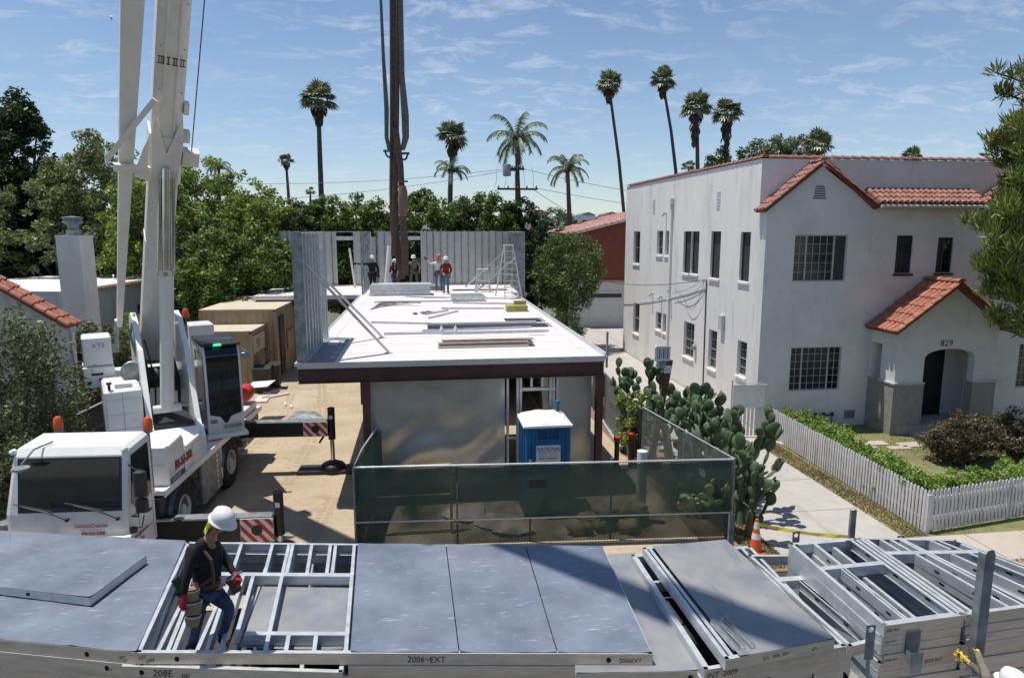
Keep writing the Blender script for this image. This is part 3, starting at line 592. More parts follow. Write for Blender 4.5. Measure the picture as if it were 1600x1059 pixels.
pa=P(140,458,3.9); pb=P(306,431,3.9); pa.z=pb.z=0
mb=MB(); mb.prism([pa,pb,pb+V((0,0,zw)),pa+V((0,0,zw))],(-9,2,0)); 
mb.build('wall',M['stucco_dirty'],H3)
mb=MB(); mb.prism([pa+V((.0,0,zw+.01)),pb+V((0,0,zw+.01)),pb+V((-9,2,zw+.01)),pa+V((-9,2,zw+.01))],(0,0,.06)); mb.build('roof',M['roofplastic'],H3)
mb=MB(); ridge_tiles(mb,pa+V((.02,0,zw+.1)),pb+V((.02,0,zw+.1)),r=.17); ridge_tiles(mb,pb+V((0,0,zw+.1)),pb+V((-9,2,zw+.1)),r=.15); mb.build('roof_edging',M['tile2'],H3)
dd=(pb-pa).normalized(); nn=V((dd.y,-dd.x,0))
for t_,z0_,z1_,w_ in ((.38,1.9,2.9,.3),(.86,.6,2.0,.55)):
    p=pa+(pb-pa)*t_; mb=MB(); mb.obox(p-dd*w_,p+dd*w_,nn,(0,0,1),-.05,.012,z0_,z1_); mb.obox(p-dd*.03,p+dd*.03,nn,(0,0,1),.013,.04,z0_,z1_); mb.build('window',M['darkframe'],H3)
# side fences on the left
mb=MB()
p=V((-9.9,20,0)); q=V((-9.6,27,0))
n=46
for i in range(n):
    c=p.lerp(q,i/n); d=p.lerp(q,(i+.92)/n); mb.obox(c,d,(1,0,0),(0,0,1),-.01,.01,0,1.75+.02*math.sin(i*2.3))
tag(mb.build('board_fence',M['fencewood']),'dark red-brown board fence beside the white cottage','fence')
FD=root('screened_fence','chain-link fence with black cloth and a bright top rail left of the crane','fence',(-10,18,0))
fa=P(35,725,1.75); fb=P(165,610,1.75); fa=V((-9.75,12.4,0)); fb=V((-9.2,24,0))
mb=MB(); mb.tube([fa+V((0,0,1.75)),fb+V((0,0,1.75))],.025,6); mb.tube([fa+V((0,0,1.1)),fb+V((0,0,1.1))],.02,6); mb.build('rail',M['galvw'],FD,True)
for i in range(6): c=fa.lerp(fb,i/5); mb=MB(); mb.tube([c,c+V((0,0,1.85))],.03,6); mb.build('post',M['galvd'],FD,True)
mb=MB(); n=60; vs=[];fs=[]
for i in range(n+1):
    c=fa.lerp(fb,i/n); s=.03*math.sin(i*.9)
    for k,z in enumerate((0,.6,1.2,1.7)): vs.append(c+V((s*(1.4-k*.4)+.035,0,z)))
for i in range(n):
    for k in range(3): fs.append((i*4+k,(i+1)*4+k,(i+1)*4+k+1,i*4+k+1))
mb.add(vs,fs); mb.build('cloth',M['darkscreen'],FD,True,rec=False)
# leaning brown timber posts + junk at left
for i,(a_,b_,h_) in enumerate((((-9.35,19.2,0),(-9.45,19.3,2.35),.14),((-9.5,22.2,0),(-9.5,22.2,2.3),.12))):
    mb=MB(); mb.bar(a_,b_,h_,h_,up=(0,1,0)); tag(mb.build('timber_post',M['brownwood']),['brown timber post standing behind the truck cab beside the screened fence','second brown timber post, farther back beside the screened fence'][i],'post','brown posts along the left fence')
# =============== containers ===============
def container(name,label,p0,yaw,Lc,Wc,Hc_,door):
    r=root(name,label,'container',p0,yaw,'tan site containers'); Mx=wm(r)
    mb=MB(Mx); # corrugated walls: local x 0..-W to left, y 0..L back
    def corr(a,b,nv):
        a=V(a);b=V(b);nv=V(nv);L=(b-a).length;d=(b-a)/L;n=int(L/.07);vs=[];fs=[]
        for i in range(n+1):
            o=.03 if (i//2)%2 else 0
            c=a+d*(L*i/n)-nv*o; vs+=[c+V((0,0,.12)),c+V((0,0,Hc_-.12))]
        for i in range(n): fs.append((2*i,2*i+2,2*i+3,2*i+1))
        mb.add(vs,fs)
    corr((-.02,.1,0),(-.02,Lc-.1,0),(1,0,0)); corr((-Wc+.1,.02,0),(-.1,.02,0),(0,-1,0)); corr((-Wc+.02,.1,0),(-Wc+.02,Lc-.1,0),(-1,0,0)); corr((-Wc+.1,Lc-.02,0),(-.1,Lc-.02,0),(0,1,0))
    mb.build('corrugated_wall',M['container'],r,rec=False)
    mb=MB(Mx)
    for x in (-Wc,-.12):
        for y in (0,Lc-.12): mb.box(x,x+.12,y,y+.12,0,Hc_-.1)
    for y in (0,Lc-.1): mb.box(-Wc+.12,-.12,y,y+.1,0,.14); mb.box(-Wc+.12,-.12,y,y+.1,Hc_-.14,Hc_-.02)
    for x in (-Wc,-.1): mb.box(x,x+.1,.12,Lc-.12,0,.14); mb.box(x,x+.1,.12,Lc-.12,Hc_-.14,Hc_-.02)
    mb.build('frame',M['container'],r)
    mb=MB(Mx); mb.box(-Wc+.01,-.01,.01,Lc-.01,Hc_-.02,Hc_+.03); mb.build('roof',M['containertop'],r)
    if door:
        d=MB(Mx); d.box(.005,.04,.55,1.35,.2,Hc_-.35); dd=d.build('door',M['bin'],r); h=MB(Mx); h.box(.041,.07,.62,.67,1,1.12); h.build('handle',M['galvd'],dd)
        d=MB(Mx); d.box(.005,.045,2.0,3.2,1.1,2.0); w_=d.build('window',M['wood'],r)
    return r
c1=P(399,613,0)
K1=container('shipping_container','lower tan container marked 90, standing nearest the crane',(c1.x,c1.y,0),R(-2),5.2,2.44,QY(396,517,c1.y).z-.03,False)
Mx=wm(K1)
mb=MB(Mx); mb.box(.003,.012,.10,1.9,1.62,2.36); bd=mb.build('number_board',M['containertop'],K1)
xd=Mx.to_3x3()@V((0,1,0)); text('90',.6,Mx@V((.016,.55,1.78)),xd,(0,0,1),M['bin'],K1,'number',sx=1)
c2=P(432,600,0)
K2=container('site_office_container','taller tan container with a dark door, behind the one marked 90',(c2.x,c2.y+.6,0),R(-2),6.5,3.3,QY(432,484,c2.y+.6).z,True)
Mx=wm(K2); mb=MB(Mx); mb.bev(-1.05,-.35,-.16,-.01,1.05,1.75,.02); mb.build('utility_box',M['galvd'],K2)
# bins
for i,(px,py,w_) in enumerate(((412,612,.7),(428,606,.6))):
    p=P(px,py,0); r=root('wheeled_bin',['black wheeled bin beside the container marked 90','second black bin, tucked behind the first near the dark door'][i],'bin',p,R(8*i),'black bins by the containers'); Mx=wm(r)
    mb=MB(Mx); b=w_/2; mb.hexa([(-b*.8,-b*.8,.06),(b*.8,-b*.8,.06),(b*.8,b*.8,.06),(-b*.8,b*.8,.06)],[(-b,-b,1.0),(b,-b,1.0),(b,b,1.0),(-b,b,1.0)]); mb.build('body',M['bin'],r)
    mb=MB(Mx); mb.hexa([(-b-.03,-b-.05,1.0),(b+.03,-b-.05,1.0),(b+.03,b+.03,1.06),(-b-.03,b+.03,1.06)],[(-b-.02,-b-.04,1.04),(b+.02,-b-.04,1.04),(b+.02,b,1.12),(-b-.02,b,1.12)]); mb.build('lid',M['bin'],r)
    mb=MB(Mx); mb.lathe([(.1,-.03),(.1,.03)],(-b*.8,b*.7,.1),10,'X'); mb.lathe([(.1,-.03),(.1,.03)],(b*.8,b*.7,.1),10,'X'); mb.build('wheel',M['rubber'],r)
# loose sheet on the bins
p=P(405,603,1.2); mb=MB(); mb.add([p+V((-.4,-.3,.0)),p+V((.35,-.35,.05)),p+V((.5,.4,.12)),p+V((-.3,.4,.08)),p+V((0,0,.16))],[(0,1,4),(1,2,4),(2,3,4),(3,0,4)]); tag(mb.build('plastic_sheet',M['sign'],rec=False),'crumpled pale plastic sheet lying over the bins','sheet')
# debris behind the crane
dr=random.Random(3)
db=[('timber_offcut','pale timber offcut lying flat on the sand behind the crane',430,620,.6,.08),('board_scrap','broken white board on the ground beside the container',410,625,.5,.25),('board_scrap','grey board scrap lying at the foot of the bins',425,612,.35,.2),('timber_offcut','short white stick of timber nearest the outrigger beam',446,632,.3,.04),('timber_offcut','small white stick lying alone on the sand right of the debris pile',455,636,.25,.04)]
for n_,l_,x,y,a_,b_ in db:
    p=P(x,y,0); mb=MB(Matrix.Translation(p)@Matrix.Rotation(dr.uniform(0,3),4,'Z')); mb.bev(-a_,a_,-b_,b_,.01,.07,.01); tag(mb.build(n_,M['board']),l_,'offcut')
p=P(478,652,0); r=root('sheet_metal_offcut','grey sheet metal offcut propped on the sand behind the rear outrigger beam','metal sheet',p); 
mb=MB(); mb.add([p+V((-.6,-.25,.03)),p+V((.7,-.30,.03)),p+V((.3,.40,.12)),p+V((-.45,.45,.14)),p+V((0,.1,.14))],[(0,1,4),(1,2,4),(2,3,4),(3,0,4)]); mb.build('sheet',M['galvd'],r,rec=False)
# =============== far roofs ===============
FB=root('warehouse','long low white flat-roofed building far off beyond the garage','building',(40,160,0))
mb=MB(); a=QY(862,338,160); b=QY(985,338,160); 
mb.box(a.x,b.x,160,175,0,a.z); mb.build('wall',M['stucco'],FB); 
mb=MB()
for i in range(9): x=a.x+1+i*(b.x-a.x-2)/8; mb.box(x,x+.9,159.9,159.99,a.z-2.2,a.z-.9)
mb.build('window',M['darkframe'],FB)
for i,(px0,px1,py,Y,m_) in enumerate(((908,930,336,300,'stucco2'),(944,968,335,330,'garage'),(872,892,340,240,'garage'),(835,856,334,210,'tile2'))):
    a=QY(px0,py,Y); b=QY(px1,py,Y); r=root('distant_house',['white distant house on the skyline left of the thin palm trunk','grey distant house on the skyline just right of the other one','small pale distant house low behind the tall queen palm','distant house with a reddish front behind the small tree'][i],'house',((a.x+b.x)/2,Y,0),0,'distant houses')
    mb=MB(); mb.box(a.x,b.x,Y,Y+12,0,a.z); mb.build('wall',M[m_],r)
    mb=MB(); mb.prism([(a.x-.5,Y-.5,a.z),(b.x+.5,Y-.5,a.z),((a.x+b.x)/2,Y-.5,a.z+1.3)],(0,13,0)); mb.build('roof',M['pinktile' if i%2 else 'galvd'],r)
    mb=MB(); mb.box(a.x+1.5,a.x+3,Y-.1,Y-.02,a.z-2.4,a.z-1); mb.build('window',M['darkframe'],r)
# =============== steel-framed building under construction ===============
ZS=3.55; XL=-3.0; XR=4.55; Y0=16.55; YM=34.6; YR=41.2
SB=root('steel_frame_building','half-built steel frame building with red-primed beams, foil-faced walls and a white upper deck','building',(1,25,0))
def deck(mb,x0,x1,y0,y1,z,th,holes=(),m=0):
    xs=sorted({x0,x1}|{h[0] for h in holes}|{h[1] for h in holes}); ys=sorted({y0,y1}|{h[2] for h in holes}|{h[3] for h in holes})
    for i in range(len(xs)-1):
        for j in range(len(ys)-1):
            cx=(xs[i]+xs[i+1])/2; cy=(ys[j]+ys[j+1])/2
            if any(h[0]<cx<h[1] and h[2]<cy<h[3] for h in holes): continue
            a,b,c,d=xs[i],xs[i+1],ys[j],ys[j+1]
            mb.add([(a,c,z),(b,c,z),(b,d,z),(a,d,z)],[(0,1,2,3)],m); mb.add([(a,c,z-th),(b,c,z-th),(b,d,z-th),(a,d,z-th)],[(3,2,1,0)],m)
    for (a,b,c,d),e in [((x0,x1,y0,y1),0)]+[(h,0) for h in holes]:
        for p,q in (((a,c),(b,c)),((b,c),(b,d)),((b,d),(a,d)),((a,d),(a,c))):
            mb.add([(*p,z),(*q,z),(*q,z-th),(*p,z-th)],[(0,1,2,3)],m)
H1_=(0.15,4.3,22.1,23.15); H2_=(2.9,4.3,23.35,24.5); H3_=(1.6,4.6,36.3,37.3)
mb=MB(); deck(mb,XL,XR,Y0,YM,ZS,.12,[H1_,H2_]); mb.build('deck',M['slabtop'],SB)
mb=MB(); deck(mb,-8.2,5.35,YM+.005,YR,ZS-.003,.12,[H3_]); mb.build('rear_deck',M['slabtop'],SB)
# chalk lines and board joints
mb=MB()
for y in (17.9,19.2,20.4,21.7,25.3,27.7,30.1,32.5): mb.box(XL+.02,XR-.02,y-.006,y+.006,ZS+.001,ZS+.004)
for x in (XL+.42,XR-.35): mb.box(x-.012,x+.012,Y0+.05,YM-.1,ZS+.0005,ZS+.003)
mb.build('chalk_line',mat('faded_red_chalk',(.60,.42,.40),.9),SB)
mb=MB(); mb.box(XL-.06,XR+.06,Y0-.04,Y0-.002,ZS-.05,ZS+.03); mb.box(XL-.06,XL-.002,Y0-.002,YM-.2,ZS-.05,ZS+.03); mb.box(XR+.002,XR+.06,Y0-.002,33,ZS-.05,ZS+.10); mb.box(-8.25,-3.07,YM-.05,YM,ZS-.2,ZS+.0); mb.build('edge_angle',M['galvw'],SB)
def ibeam(mb,p,q,h,w_,m=0):
    p=V(p);q=V(q);d=(q-p).normalized();s=V((-d.y,d.x,0));u=V((0,0,1))
    mb.obox(p,q,s,u,-w_/2,w_/2,-.015,0); mb.obox(p,q,s,u,-w_/2,w_/2,-h,-h+.015); mb.obox(p,q,s,u,-.006,.006,-h+.015,-.015)
zb=ZS-.125; bh=.36
for p,q in (((XL,Y0+.08,zb),(XR,Y0+.08,zb)),((XR-.08,Y0+.16,zb),(XR-.08,33,zb)),((XL+.08,Y0+.16,zb),(XL+.08,33,zb)),((-1.4,Y0+.16,zb),(-1.4,YM,zb)),((XL+.2,22,zb),(XR-.2,22,zb)),((XL+.2,27.5,zb),(XR-.2,27.5,zb)),((-8.1,YM+.1,zb),(5.25,YM+.1,zb)),((-8.1,YR-.1,zb),(5.25,YR-.1,zb))):
    mb=MB(); ibeam(mb,p,q,bh,.18); 
    if q[0]-p[0]>7 and p[1]<17: mb.box(-1.42,-1.40,Y0-.01,Y0+.02,zb-bh+.02,zb-.02)
    mb.build('beam',M['oxide'],SB)
for x,y in ((-1.42,Y0+.12),(XR-.1,Y0+.12),(XR-.1,22),(-1.42,22),(-1.42,27.5),(XR-.1,27.5),(-1.42,34),(XR-.1,34),(-8,34.8),(-8,41),(-3,41),(2,41),(5.2,41)):
    mb=MB(); w_=.085; mb.box(x-w_,x+w_,y-.09,y-.075,0,zb-bh); mb.box(x-w_,x+w_,y+.075,y+.09,0,zb-bh); mb.box(x-.006,x+.006,y-.075,y+.075,0,zb-bh)
    if y<20: mb.box(x-.12,x+.12,y-.125,y-.092,zb-bh-.55,zb-bh)
    mb.build('column',M['oxide'],SB)
YW=17.0; zt_=zb-bh+.30
def foilwall(mb,p,q,z0,z1,amp=.02,seed=1,th=.02):
    p=V(p);q=V(q);L=(q-p).length;d=(q-p)/L;n=V((d.y,-d.x,0));nx=max(2,int(L/.12));nz=max(2,int((z1-z0)/.12));rg=random.Random(seed)
    ph=[rg.uniform(0,6) for _ in range(6)]; vs=[];fs=[]
    for i in range(nx+1):
        for j in range(nz+1):
            a=L*i/nx;z=z0+(z1-z0)*j/nz; e=min(i,nx-i,j,nz-j)>0
            w1=math.sin(a*2.1+ph[0]+1.5*math.sin(z*1.9+ph[1]))*math.sin(z*2.7+ph[2]+math.sin(a*3+ph[3])); b=max(0,1-abs(z-z0-1.0)/1.3)
            vs.append(p+d*a+V((0,0,z))+n*(amp*w1*(.25+b)*(1 if e else 0)))
    for i in range(nx):
        for j in range(nz): k=i*(nz+1)+j; fs.append((k,k+nz+1,k+nz+2,k+1))
    mb.add(vs,fs)
zw_=zb-bh+.02
mb=MB(); foilwall(mb,(-1.36,YW,0),(2.05,YW,0),.02,zw_,.085,4); mb.build('foil_sheathing',M['foil'],SB,2)
mb=MB(); foilwall(mb,(3.45,YW,0),(XR-.22,YW,0),.02,zw_,.03,7); mb.build('foil_sheathing',M['foil'],SB,2)
mb=MB()
for x in (-.72,.0,.72,1.4): 
    for z in [.1+.3*k for k in range(10)]: mb.lathe([(.012,0),(.014,-.006)],(x+.01*math.sin(z*9),YW-.055,z),6,'Y')
mb.build('screw_heads',M['galvw'],SB)
mb=MB(); foilwall(mb,(-1.36,YW+.02,0),(-1.36,YM,0),.02,zw_,.02,5); foilwall(mb,(XR-.22,YW+.02,0),(XR-.22,YM,0),.02,zw_,.02,6); foilwall(mb,(-1.36,YM,0),(XR-.22,YM,0),.02,zw_,.02,8); mb.build('side_sheathing',M['foil'],SB,2)
def stud(mb,p,z0,z1,d,w_=.09,fl=.04,lip=True):
    """C-section stud, web across the wall; d = unit vector along the wall"""
    p=V(p);d=V(d);n=V((-d.y,d.x,0)); t=.003; a=p+V((0,0,z0)); b=p+V((0,0,z1))
    mb.obox(a,b,d,n,0,t,-w_/2,w_/2); mb.obox(a,b,d,n,t,fl,-w_/2,-w_/2+t); mb.obox(a,b,d,n,t,fl,w_/2-t,w_/2)
for x,z0,z1,w_ in ((2.10,.05,zw_,.1),(2.36,.05,zw_,.12),(2.44,.05,zw_,.1),(3.40,.05,zw_,.12),(3.22,2.2,zw_,.1),(3.30,2.2,zw_,.1),(2.72,2.72,zw_,.1),(3.0,2.72,zw_,.1),(3.30,.05,2.2,.1)):
    mb=MB(); stud(mb,(x,YW+.06,0),z0,z1,(1,0,0),w_,.06); mb.build('door_stud',M['galvw'],SB)
for bx_ in ((2.07,3.44,YW+.0,YW+.12,zw_-.06,zw_),(2.5,3.38,YW,YW+.12,2.62,2.70),(2.12,2.36,YW,YW+.12,1.35,1.41)): mb=MB(); mb.box(*bx_); mb.build('door_header',M['galvw'],SB)
# =============== stud walls ===============
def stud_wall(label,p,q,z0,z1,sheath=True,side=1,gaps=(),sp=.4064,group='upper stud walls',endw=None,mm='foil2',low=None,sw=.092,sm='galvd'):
    p=V(p);q=V(q);L=(q-p).length;d=(q-p)/L;n=V((-d.y,d.x,0))*side
    r=root('stud_wall',label,'wall',(p.x,p.y,z0),0,group)
    for z in (z0+.003,z1-.04):
        mb=MB(); a=p+V((0,0,z)); b=q+V((0,0,z)); mb.obox(a,b,n,(0,0,1),-.05,.05,0 if z>z0+1 else 0,.003); 
        zz=(0.003,.04) if z<z0+1 else (-.0,.037)
        mb.obox(a,b,n,(0,0,1),-.05,-.047,*zz); mb.obox(a,b,n,(0,0,1),.047,.05,*zz)
        if z>z0+1: mb.obox(a,b,n,(0,0,1),-.047,.047,.033,.037)
        mb.build('track',M['galvw'],r)
    k=0; t=0
    while t<L-.02:
        if not any(g0<t<g1 for g0,g1 in gaps):
            mb=MB(); stud(mb,p+d*t,z0+.01,z1-.01,d,sw,.05); mb.build('stud',M[sm],r)
        t+=sp
    for g0,g1 in gaps:
        for t in (g0,g1-.045): mb=MB(); stud(mb,p+d*t,z0+.01,z1-.01,d,.092,.05); mb.build('stud',M['galvw'],r)
        mb=MB(); mb.obox(p+d*(g0+.06)+V((0,0,z1)),p+d*(g1-.06)+V((0,0,z1)),n,(0,0,1),-.046,.046,-.5,-.28); mb.build('header',M['galvw'],r)
    mb=MB(); stud(mb,q-d*.045,z0+.01,z1-.01,d,.092,.045); mb.build('stud',M['galvw'],r)
    if sheath:
        ed=[0]+[x for g in gaps for x in g]+[L]
        for i in range(0,len(ed),2):
            if ed[i+1]-ed[i]<.3: continue
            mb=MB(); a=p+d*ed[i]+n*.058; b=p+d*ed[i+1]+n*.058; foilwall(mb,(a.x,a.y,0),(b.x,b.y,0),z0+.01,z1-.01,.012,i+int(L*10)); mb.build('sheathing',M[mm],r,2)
    return r
ZW=6.66
W1=stud_wall('tall stud wall on the near left edge of the white deck, held by a diagonal brace',(XL+.10,Y0+.03,0),(XL+.12,20.8,0),ZS,ZW,True,1,[(3.2,3.95)],mm='foil',sw=.15,sm='galvw',sp=.46)
mb=MB(); mb.box(XL-.0,XL+.24,Y0-.0,Y0+.02,ZS+.01,ZW); mb.build('end_plate',M['galvd'],W1)
a=QX(476,413,XL+.2); b=P(607,552,ZS)
def brace(label,a,b,w_=.15,group='diagonal braces on the deck'):
    a=V(a);b=V(b);r=root('diagonal_brace',label,'brace',b,0,group); mb=MB(); d=(b-a).normalized(); s=d.cross(V((0,0,1))).normalized(); u=s.cross(d)
    mb.obox(a,b,s,u,-w_/2,w_/2,-.003,0); mb.obox(a,b,s,u,-w_/2,-w_/2+.003,0,.05); mb.obox(a,b,s,u,w_/2-.003,w_/2,0,.05); mb.build('channel',M['galvw'],r)
    mb=MB(); mb.box(b.x-.1,b.x+.1,b.y-.06,b.y+.06,ZS+.003,ZS+.02); mb.build('foot_plate',M['galvw'],r)
    return r
brace('long diagonal brace from the near left stud wall down to the front of the deck',a,b)
brace('shorter parallel brace just behind the long one at the near left wall',QX(500,430,XL+.2),P(597,528,ZS),.10)
YB_=40.6
def xw(px): return QY(px,450,YB_).x
stud_wall('rear left stud wall panel with a doorway, behind the worker in black',(xw(441),YB_,0),(xw(566),YB_,0),ZS,ZW,True,1,[((xw(527)-xw(441)),(xw(556)-xw(441)))])
stud_wall('low stud wall panel in the rear wall, its top a little lower than its neighbours',(xw(567),YB_,0),(xw(590),YB_,0),ZS,ZW-.32,True,1)
stud_wall('rear middle stud wall with a wide opening behind the hanging slings',(xw(591),YB_,0),(xw(677),YB_,0),ZS,ZW,True,1,[((xw(612)-xw(591)),(xw(660)-xw(591)))])
stud_wall('long sheathed stud wall at the rear right, behind the leaning braces',(xw(678),YB_,0),(xw(797),YB_,0),ZS,ZW,True,1)
stud_wall('rear right side stud wall, next to the tall step ladder',(4.86,32.6,0),(5.15,40.4,0),ZS,ZW,True,-1)
stud_wall('short stud wall standing alone at the rear left corner of the front deck',(-2.95,34.75,0),(-2.9,40.3,0),ZS,ZW,False,1,sp=1.2)
for i,(x0,y0,x1,y1,l) in enumerate(((728,448,790,392,'long brace leaning on the rear right wall, leftmost of three'),(745,450,790,405,'second brace leaning on the rear right wall, just inside the leftmost'),(744,456,812,398,'long pale brace leaning toward the right side wall by the step ladder'))):
    brace(l,QY(x1,y1,37.8+(.0 if i<2 else -1.5)),P(x0,y0,ZS),.12)
# props (white pipes), leaning
for i,(x0,y0,x1,y1,Y) in enumerate(((574,392,569,442,38.6),(608,384,602,446,36.6),(546,388,555,447,39.4),(686,396,684,430,38.8))):
    mb=MB(); a=QY(x0,y0,Y); b=QY(x1,y1,Y-.3); b.z=max(b.z,ZS+.01) if i!=3 else b.z; b.z=ZS+.01; mb.tube([b,a],.10 if i<2 else .06,10)
    tag(mb.build('prop_tube',M['roofplastic'],smooth=True),['white tube leaning on the wall left of the worker in black','thick white tube held by the crouching worker','thin white tube leaning in the rear left doorway','thin white tube standing behind the worker in white'][i],'tube','white tubes on the deck')
# ---- panels lying on the deck ----
def flat_bundle(name,label,cat,c,L,Wd,n,t,m,rz=0,group=None,jit=.02,seed=1,step=1.0):
    c=V(c); r=root(name,label,cat,c,rz,group); rg=random.Random(seed); Mx=wm(r)
    for k in range(n):
        dx=rg.uniform(-jit,jit); dy=rg.uniform(-jit,jit); l=L*rg.uniform(.96,1.0)
        mb=MB(Mx); mb.box(-l/2+dx,l/2+dx,-Wd/2+dy,Wd/2+dy,.003+k*t*step,.003+k*t*step+t*.96); mb.build('panel' if t>.05 else 'board',m,r)
    return r
p=P(625,460,ZS)
flat_bundle('wall_panel_stack','stack of grey steel wall panels lying in front of the workers on the deck','panel stack',(p.x+.05,p.y,ZS),3.0,1.3,5,.11,M['galvw'],0,None,.05)
p=P(678,452,ZS); flat_bundle('wall_panel_stack','low grey panel stack behind the bigger one, beside the worker in white','panel stack',(.2,37.6,ZS),1.9,2.0,3,.08,M['galvd'],0,None,.03)
p=P(760,545,ZS)
flat_bundle('board_bundle','thick bundle of tan boards stacked near the front of the white deck','board stack',(p.x+.0,18.65,ZS),2.55,.55,7,.035,M['board'],R(1),None,.09,4)
for i,(x0,y0,x1,y1,w_,l) in enumerate(((600,523,857,518,.10,'long grey stud lying just behind the tan board bundle'),(660,518,830,512,.08,'pale stud lying across the deck beside the stair opening'),(690,527,850,523,.09,'short grey stud lying on top of the others behind the board bundle'),(585,473,712,471,.09,'grey stud lying across the deck in front of the panel stack'),(708,474,822,476,.10,'pale channel lying across the deck right of the panel stack'),(690,483,788,483,.03,'thin pale strip lying on the deck behind the stair opening'),(670,498,715,487,.07,'short bright stud lying at a slant beside the stair opening'),(580,505,672,507,.03,'thin strip lying on the deck left of the stair opening'),(665,492,700,486,.05,'small bright offcut of channel left of the slanting stud'))):
    a=P(x0,y0,ZS); b=P(x1,y1,ZS); mb=MB(); z=.004 if i!=2 else .08; d=(b-a).normalized(); s=V((-d.y,d.x,0)); mb.obox(a,b,s,(0,0,1),-w_/2,w_/2,z,z+.003); mb.obox(a,b,s,(0,0,1),-w_/2,-w_/2+.004,z+.003,z+.07); mb.obox(a,b,s,(0,0,1),w_/2-.004,w_/2,z+.003,z+.05)
    tag(mb.build('loose_stud',M['galvw']),l,'stud','loose studs on the deck')
gp=root('loose_stud_pile','untidy fan of loose studs lying left of centre on the deck','stud pile',P(607,482,ZS),0)
for i in range(7):
    a=P(578+i*3,484-i*1.3,ZS); b=P(628+i*5,471+i*1.2,ZS); mb=MB(); d=(b-a).normalized(); s=V((-d.y,d.x,0)); mb.obox(a,b,s,(0,0,1),-.04,.04,.004+i*.02,.008+i*.02); mb.obox(a,b,s,(0,0,1),-.04,-.036,.008+i*.02,.05+i*.02); mb.build('stud',M['galvw' if i%2 else 'galvd'],gp)
p=P(662,490,ZS); r=root('metal_clips','small heap of grey metal clips left of the stair opening','clips',p); mb=MB(); rg=random.Random(2)
for i in range(12): x,y=rg.uniform(-.35,.35),rg.uniform(-.3,.3); mb.box(p.x+x-.08,p.x+x+.08,p.y+y-.05,p.y+y+.05,ZS+.004+i*.004,ZS+.03+i*.006)
mb.build('clip',M['galvd'],r)
p=P(730,468,ZS); r=root('metal_tray','shiny grey sheet metal tray lying in front of the small ladder','tray',p); mb=MB(); mb.hexa([p+V((-.75,-.8,.01)),p+V((.75,-.8,.01)),p+V((.7,.7,.01)),p+V((-.7,.7,.01))],[p+V((-.8,-.85,.22)),p+V((.8,-.85,.22)),p+V((.72,.75,.22)),p+V((-.72,.75,.22))]); mb.build('tray',M['galv'],r)
p=P(807,486,ZS); r=root('tool_case','small yellow-green tool case with a brown box on top, near the deck edge','tool case',p); mb=MB(); mb.bev(p.x-.42,p.x+.42,p.y-.25,p.y+.25,ZS+.01,ZS+.26,.03); mb.build('case',mat('olive_yellow_plastic',(.33,.33,.08),.6),r); 
mb=MB(); mb.bev(p.x-.1,p.x+.4,p.y-.0,p.y+.2,ZS+.265,ZS+.42,.02); mb.build('lid_box',M['wood'],r)
mb=MB()
for k in range(3): mb.box(p.x-.4+k*.1,p.x+.1+k*.05,p.y-.24,p.y+.1,ZS+.262+k*.01,ZS+.272+k*.01)
for i,(x,y) in enumerate(((690,521),(712,521))):
    p=P(x,y,ZS); mb=MB(); mb.lathe([(.05,0),(.05,.18),(.02,.22),(.02,.26)],p+V((0,0,.004)),10); tag(mb.build('bottle',M['sign'],smooth=True),['small white bottle standing by the stair opening, left one','small white bottle standing by the stair opening, right one'][i],'bottle','bottles by the stair opening')
mb=MB(); mb.box(0.0,3.9,23.19,23.30,ZS+.004,ZS+.05); mb.box(-.2,2.85,23.36,24.4,ZS+.004,ZS+.03); tag(mb.build('cover_board',M['slabtop']),'white board laid over part of the stair opening in the deck','board')
# cast shadow of the left wall, painted as a dark strip with light gaps
mb=MB(); mb.box(XL+.2,XL+.85,Y0+.02,20.5,ZS+.0045,ZS+.010); o=mb.build('wall_shadow_strip',mat('painted_wall_shadow',(.22,.235,.27),.6,.1)); tag(o,'painted shadow of the near left stud wall, a dark grey strip on the deck','plate')
for y in (17.2,17.9,18.7,19.6): mb=MB(); mb.box(XL+.68,XL+.80,y,y+.16,ZS+.0105,ZS+.014); c=mb.build('shadow_gap',M['slabtop'],o)
mb=MB(); mb.box(XL+.35,XL+.6,19.3,20.0,ZS+.0105,ZS+.014); mb.build('shadow_gap',M['slabtop'],o)
mb=MB(); a=P(940,560,ZS); mb.box(XR+.065,XR+.11,Y0+.1,Y0+.16,ZS-.3,ZS+.62); tag(mb.build('edge_post',M['galvd']),'short grey post at the front right corner of the deck','post')
# ladders
def ladder(label,p,h,w0,w1,n,rz,group='step ladders on the deck',spread=.5):
    r=root('step_ladder',label,'ladder',p,rz,group); Mx=wm(r)
    for sgn,nm in ((-1,'front'),(1,'back')):
        for sx in (-1,1):
            mb=MB(Mx); mb.bar((sx*w0/2,sgn*spread,0.004),(sx*w1/2,sgn*.04,h),.035,.06); mb.build('rail',M['galvw'],r)
        for k in range(1,n):
            f=k/n; 
            if sgn>0 and k%2: continue
            mb=MB(Mx); y=sgn*(spread+(.04-spread)*f); ww=(w0+(w1-w0)*f)/2-.025; mb.box(-ww,ww,y-.04,y+.04,h*f-.015,h*f+.015); mb.build('step',M['galvw'],r)
    mb=MB(Mx); mb.box(-w1/2-.02,w1/2+.02,-.12,.12,h,h+.04); mb.build('top_cap',M['sign'],r)
p=P(797,466,ZS); ladder('tall aluminium step ladder at the right end of the deck',(p.x,p.y+.6,ZS),2.45,.85,.42,9,R(12),spread=.7)
p=P(755,456,ZS); ladder('low white step ladder in front of the leaning braces',(p.x,p.y+.2,ZS),1.15,.75,.55,4,R(-10),spread=.3)
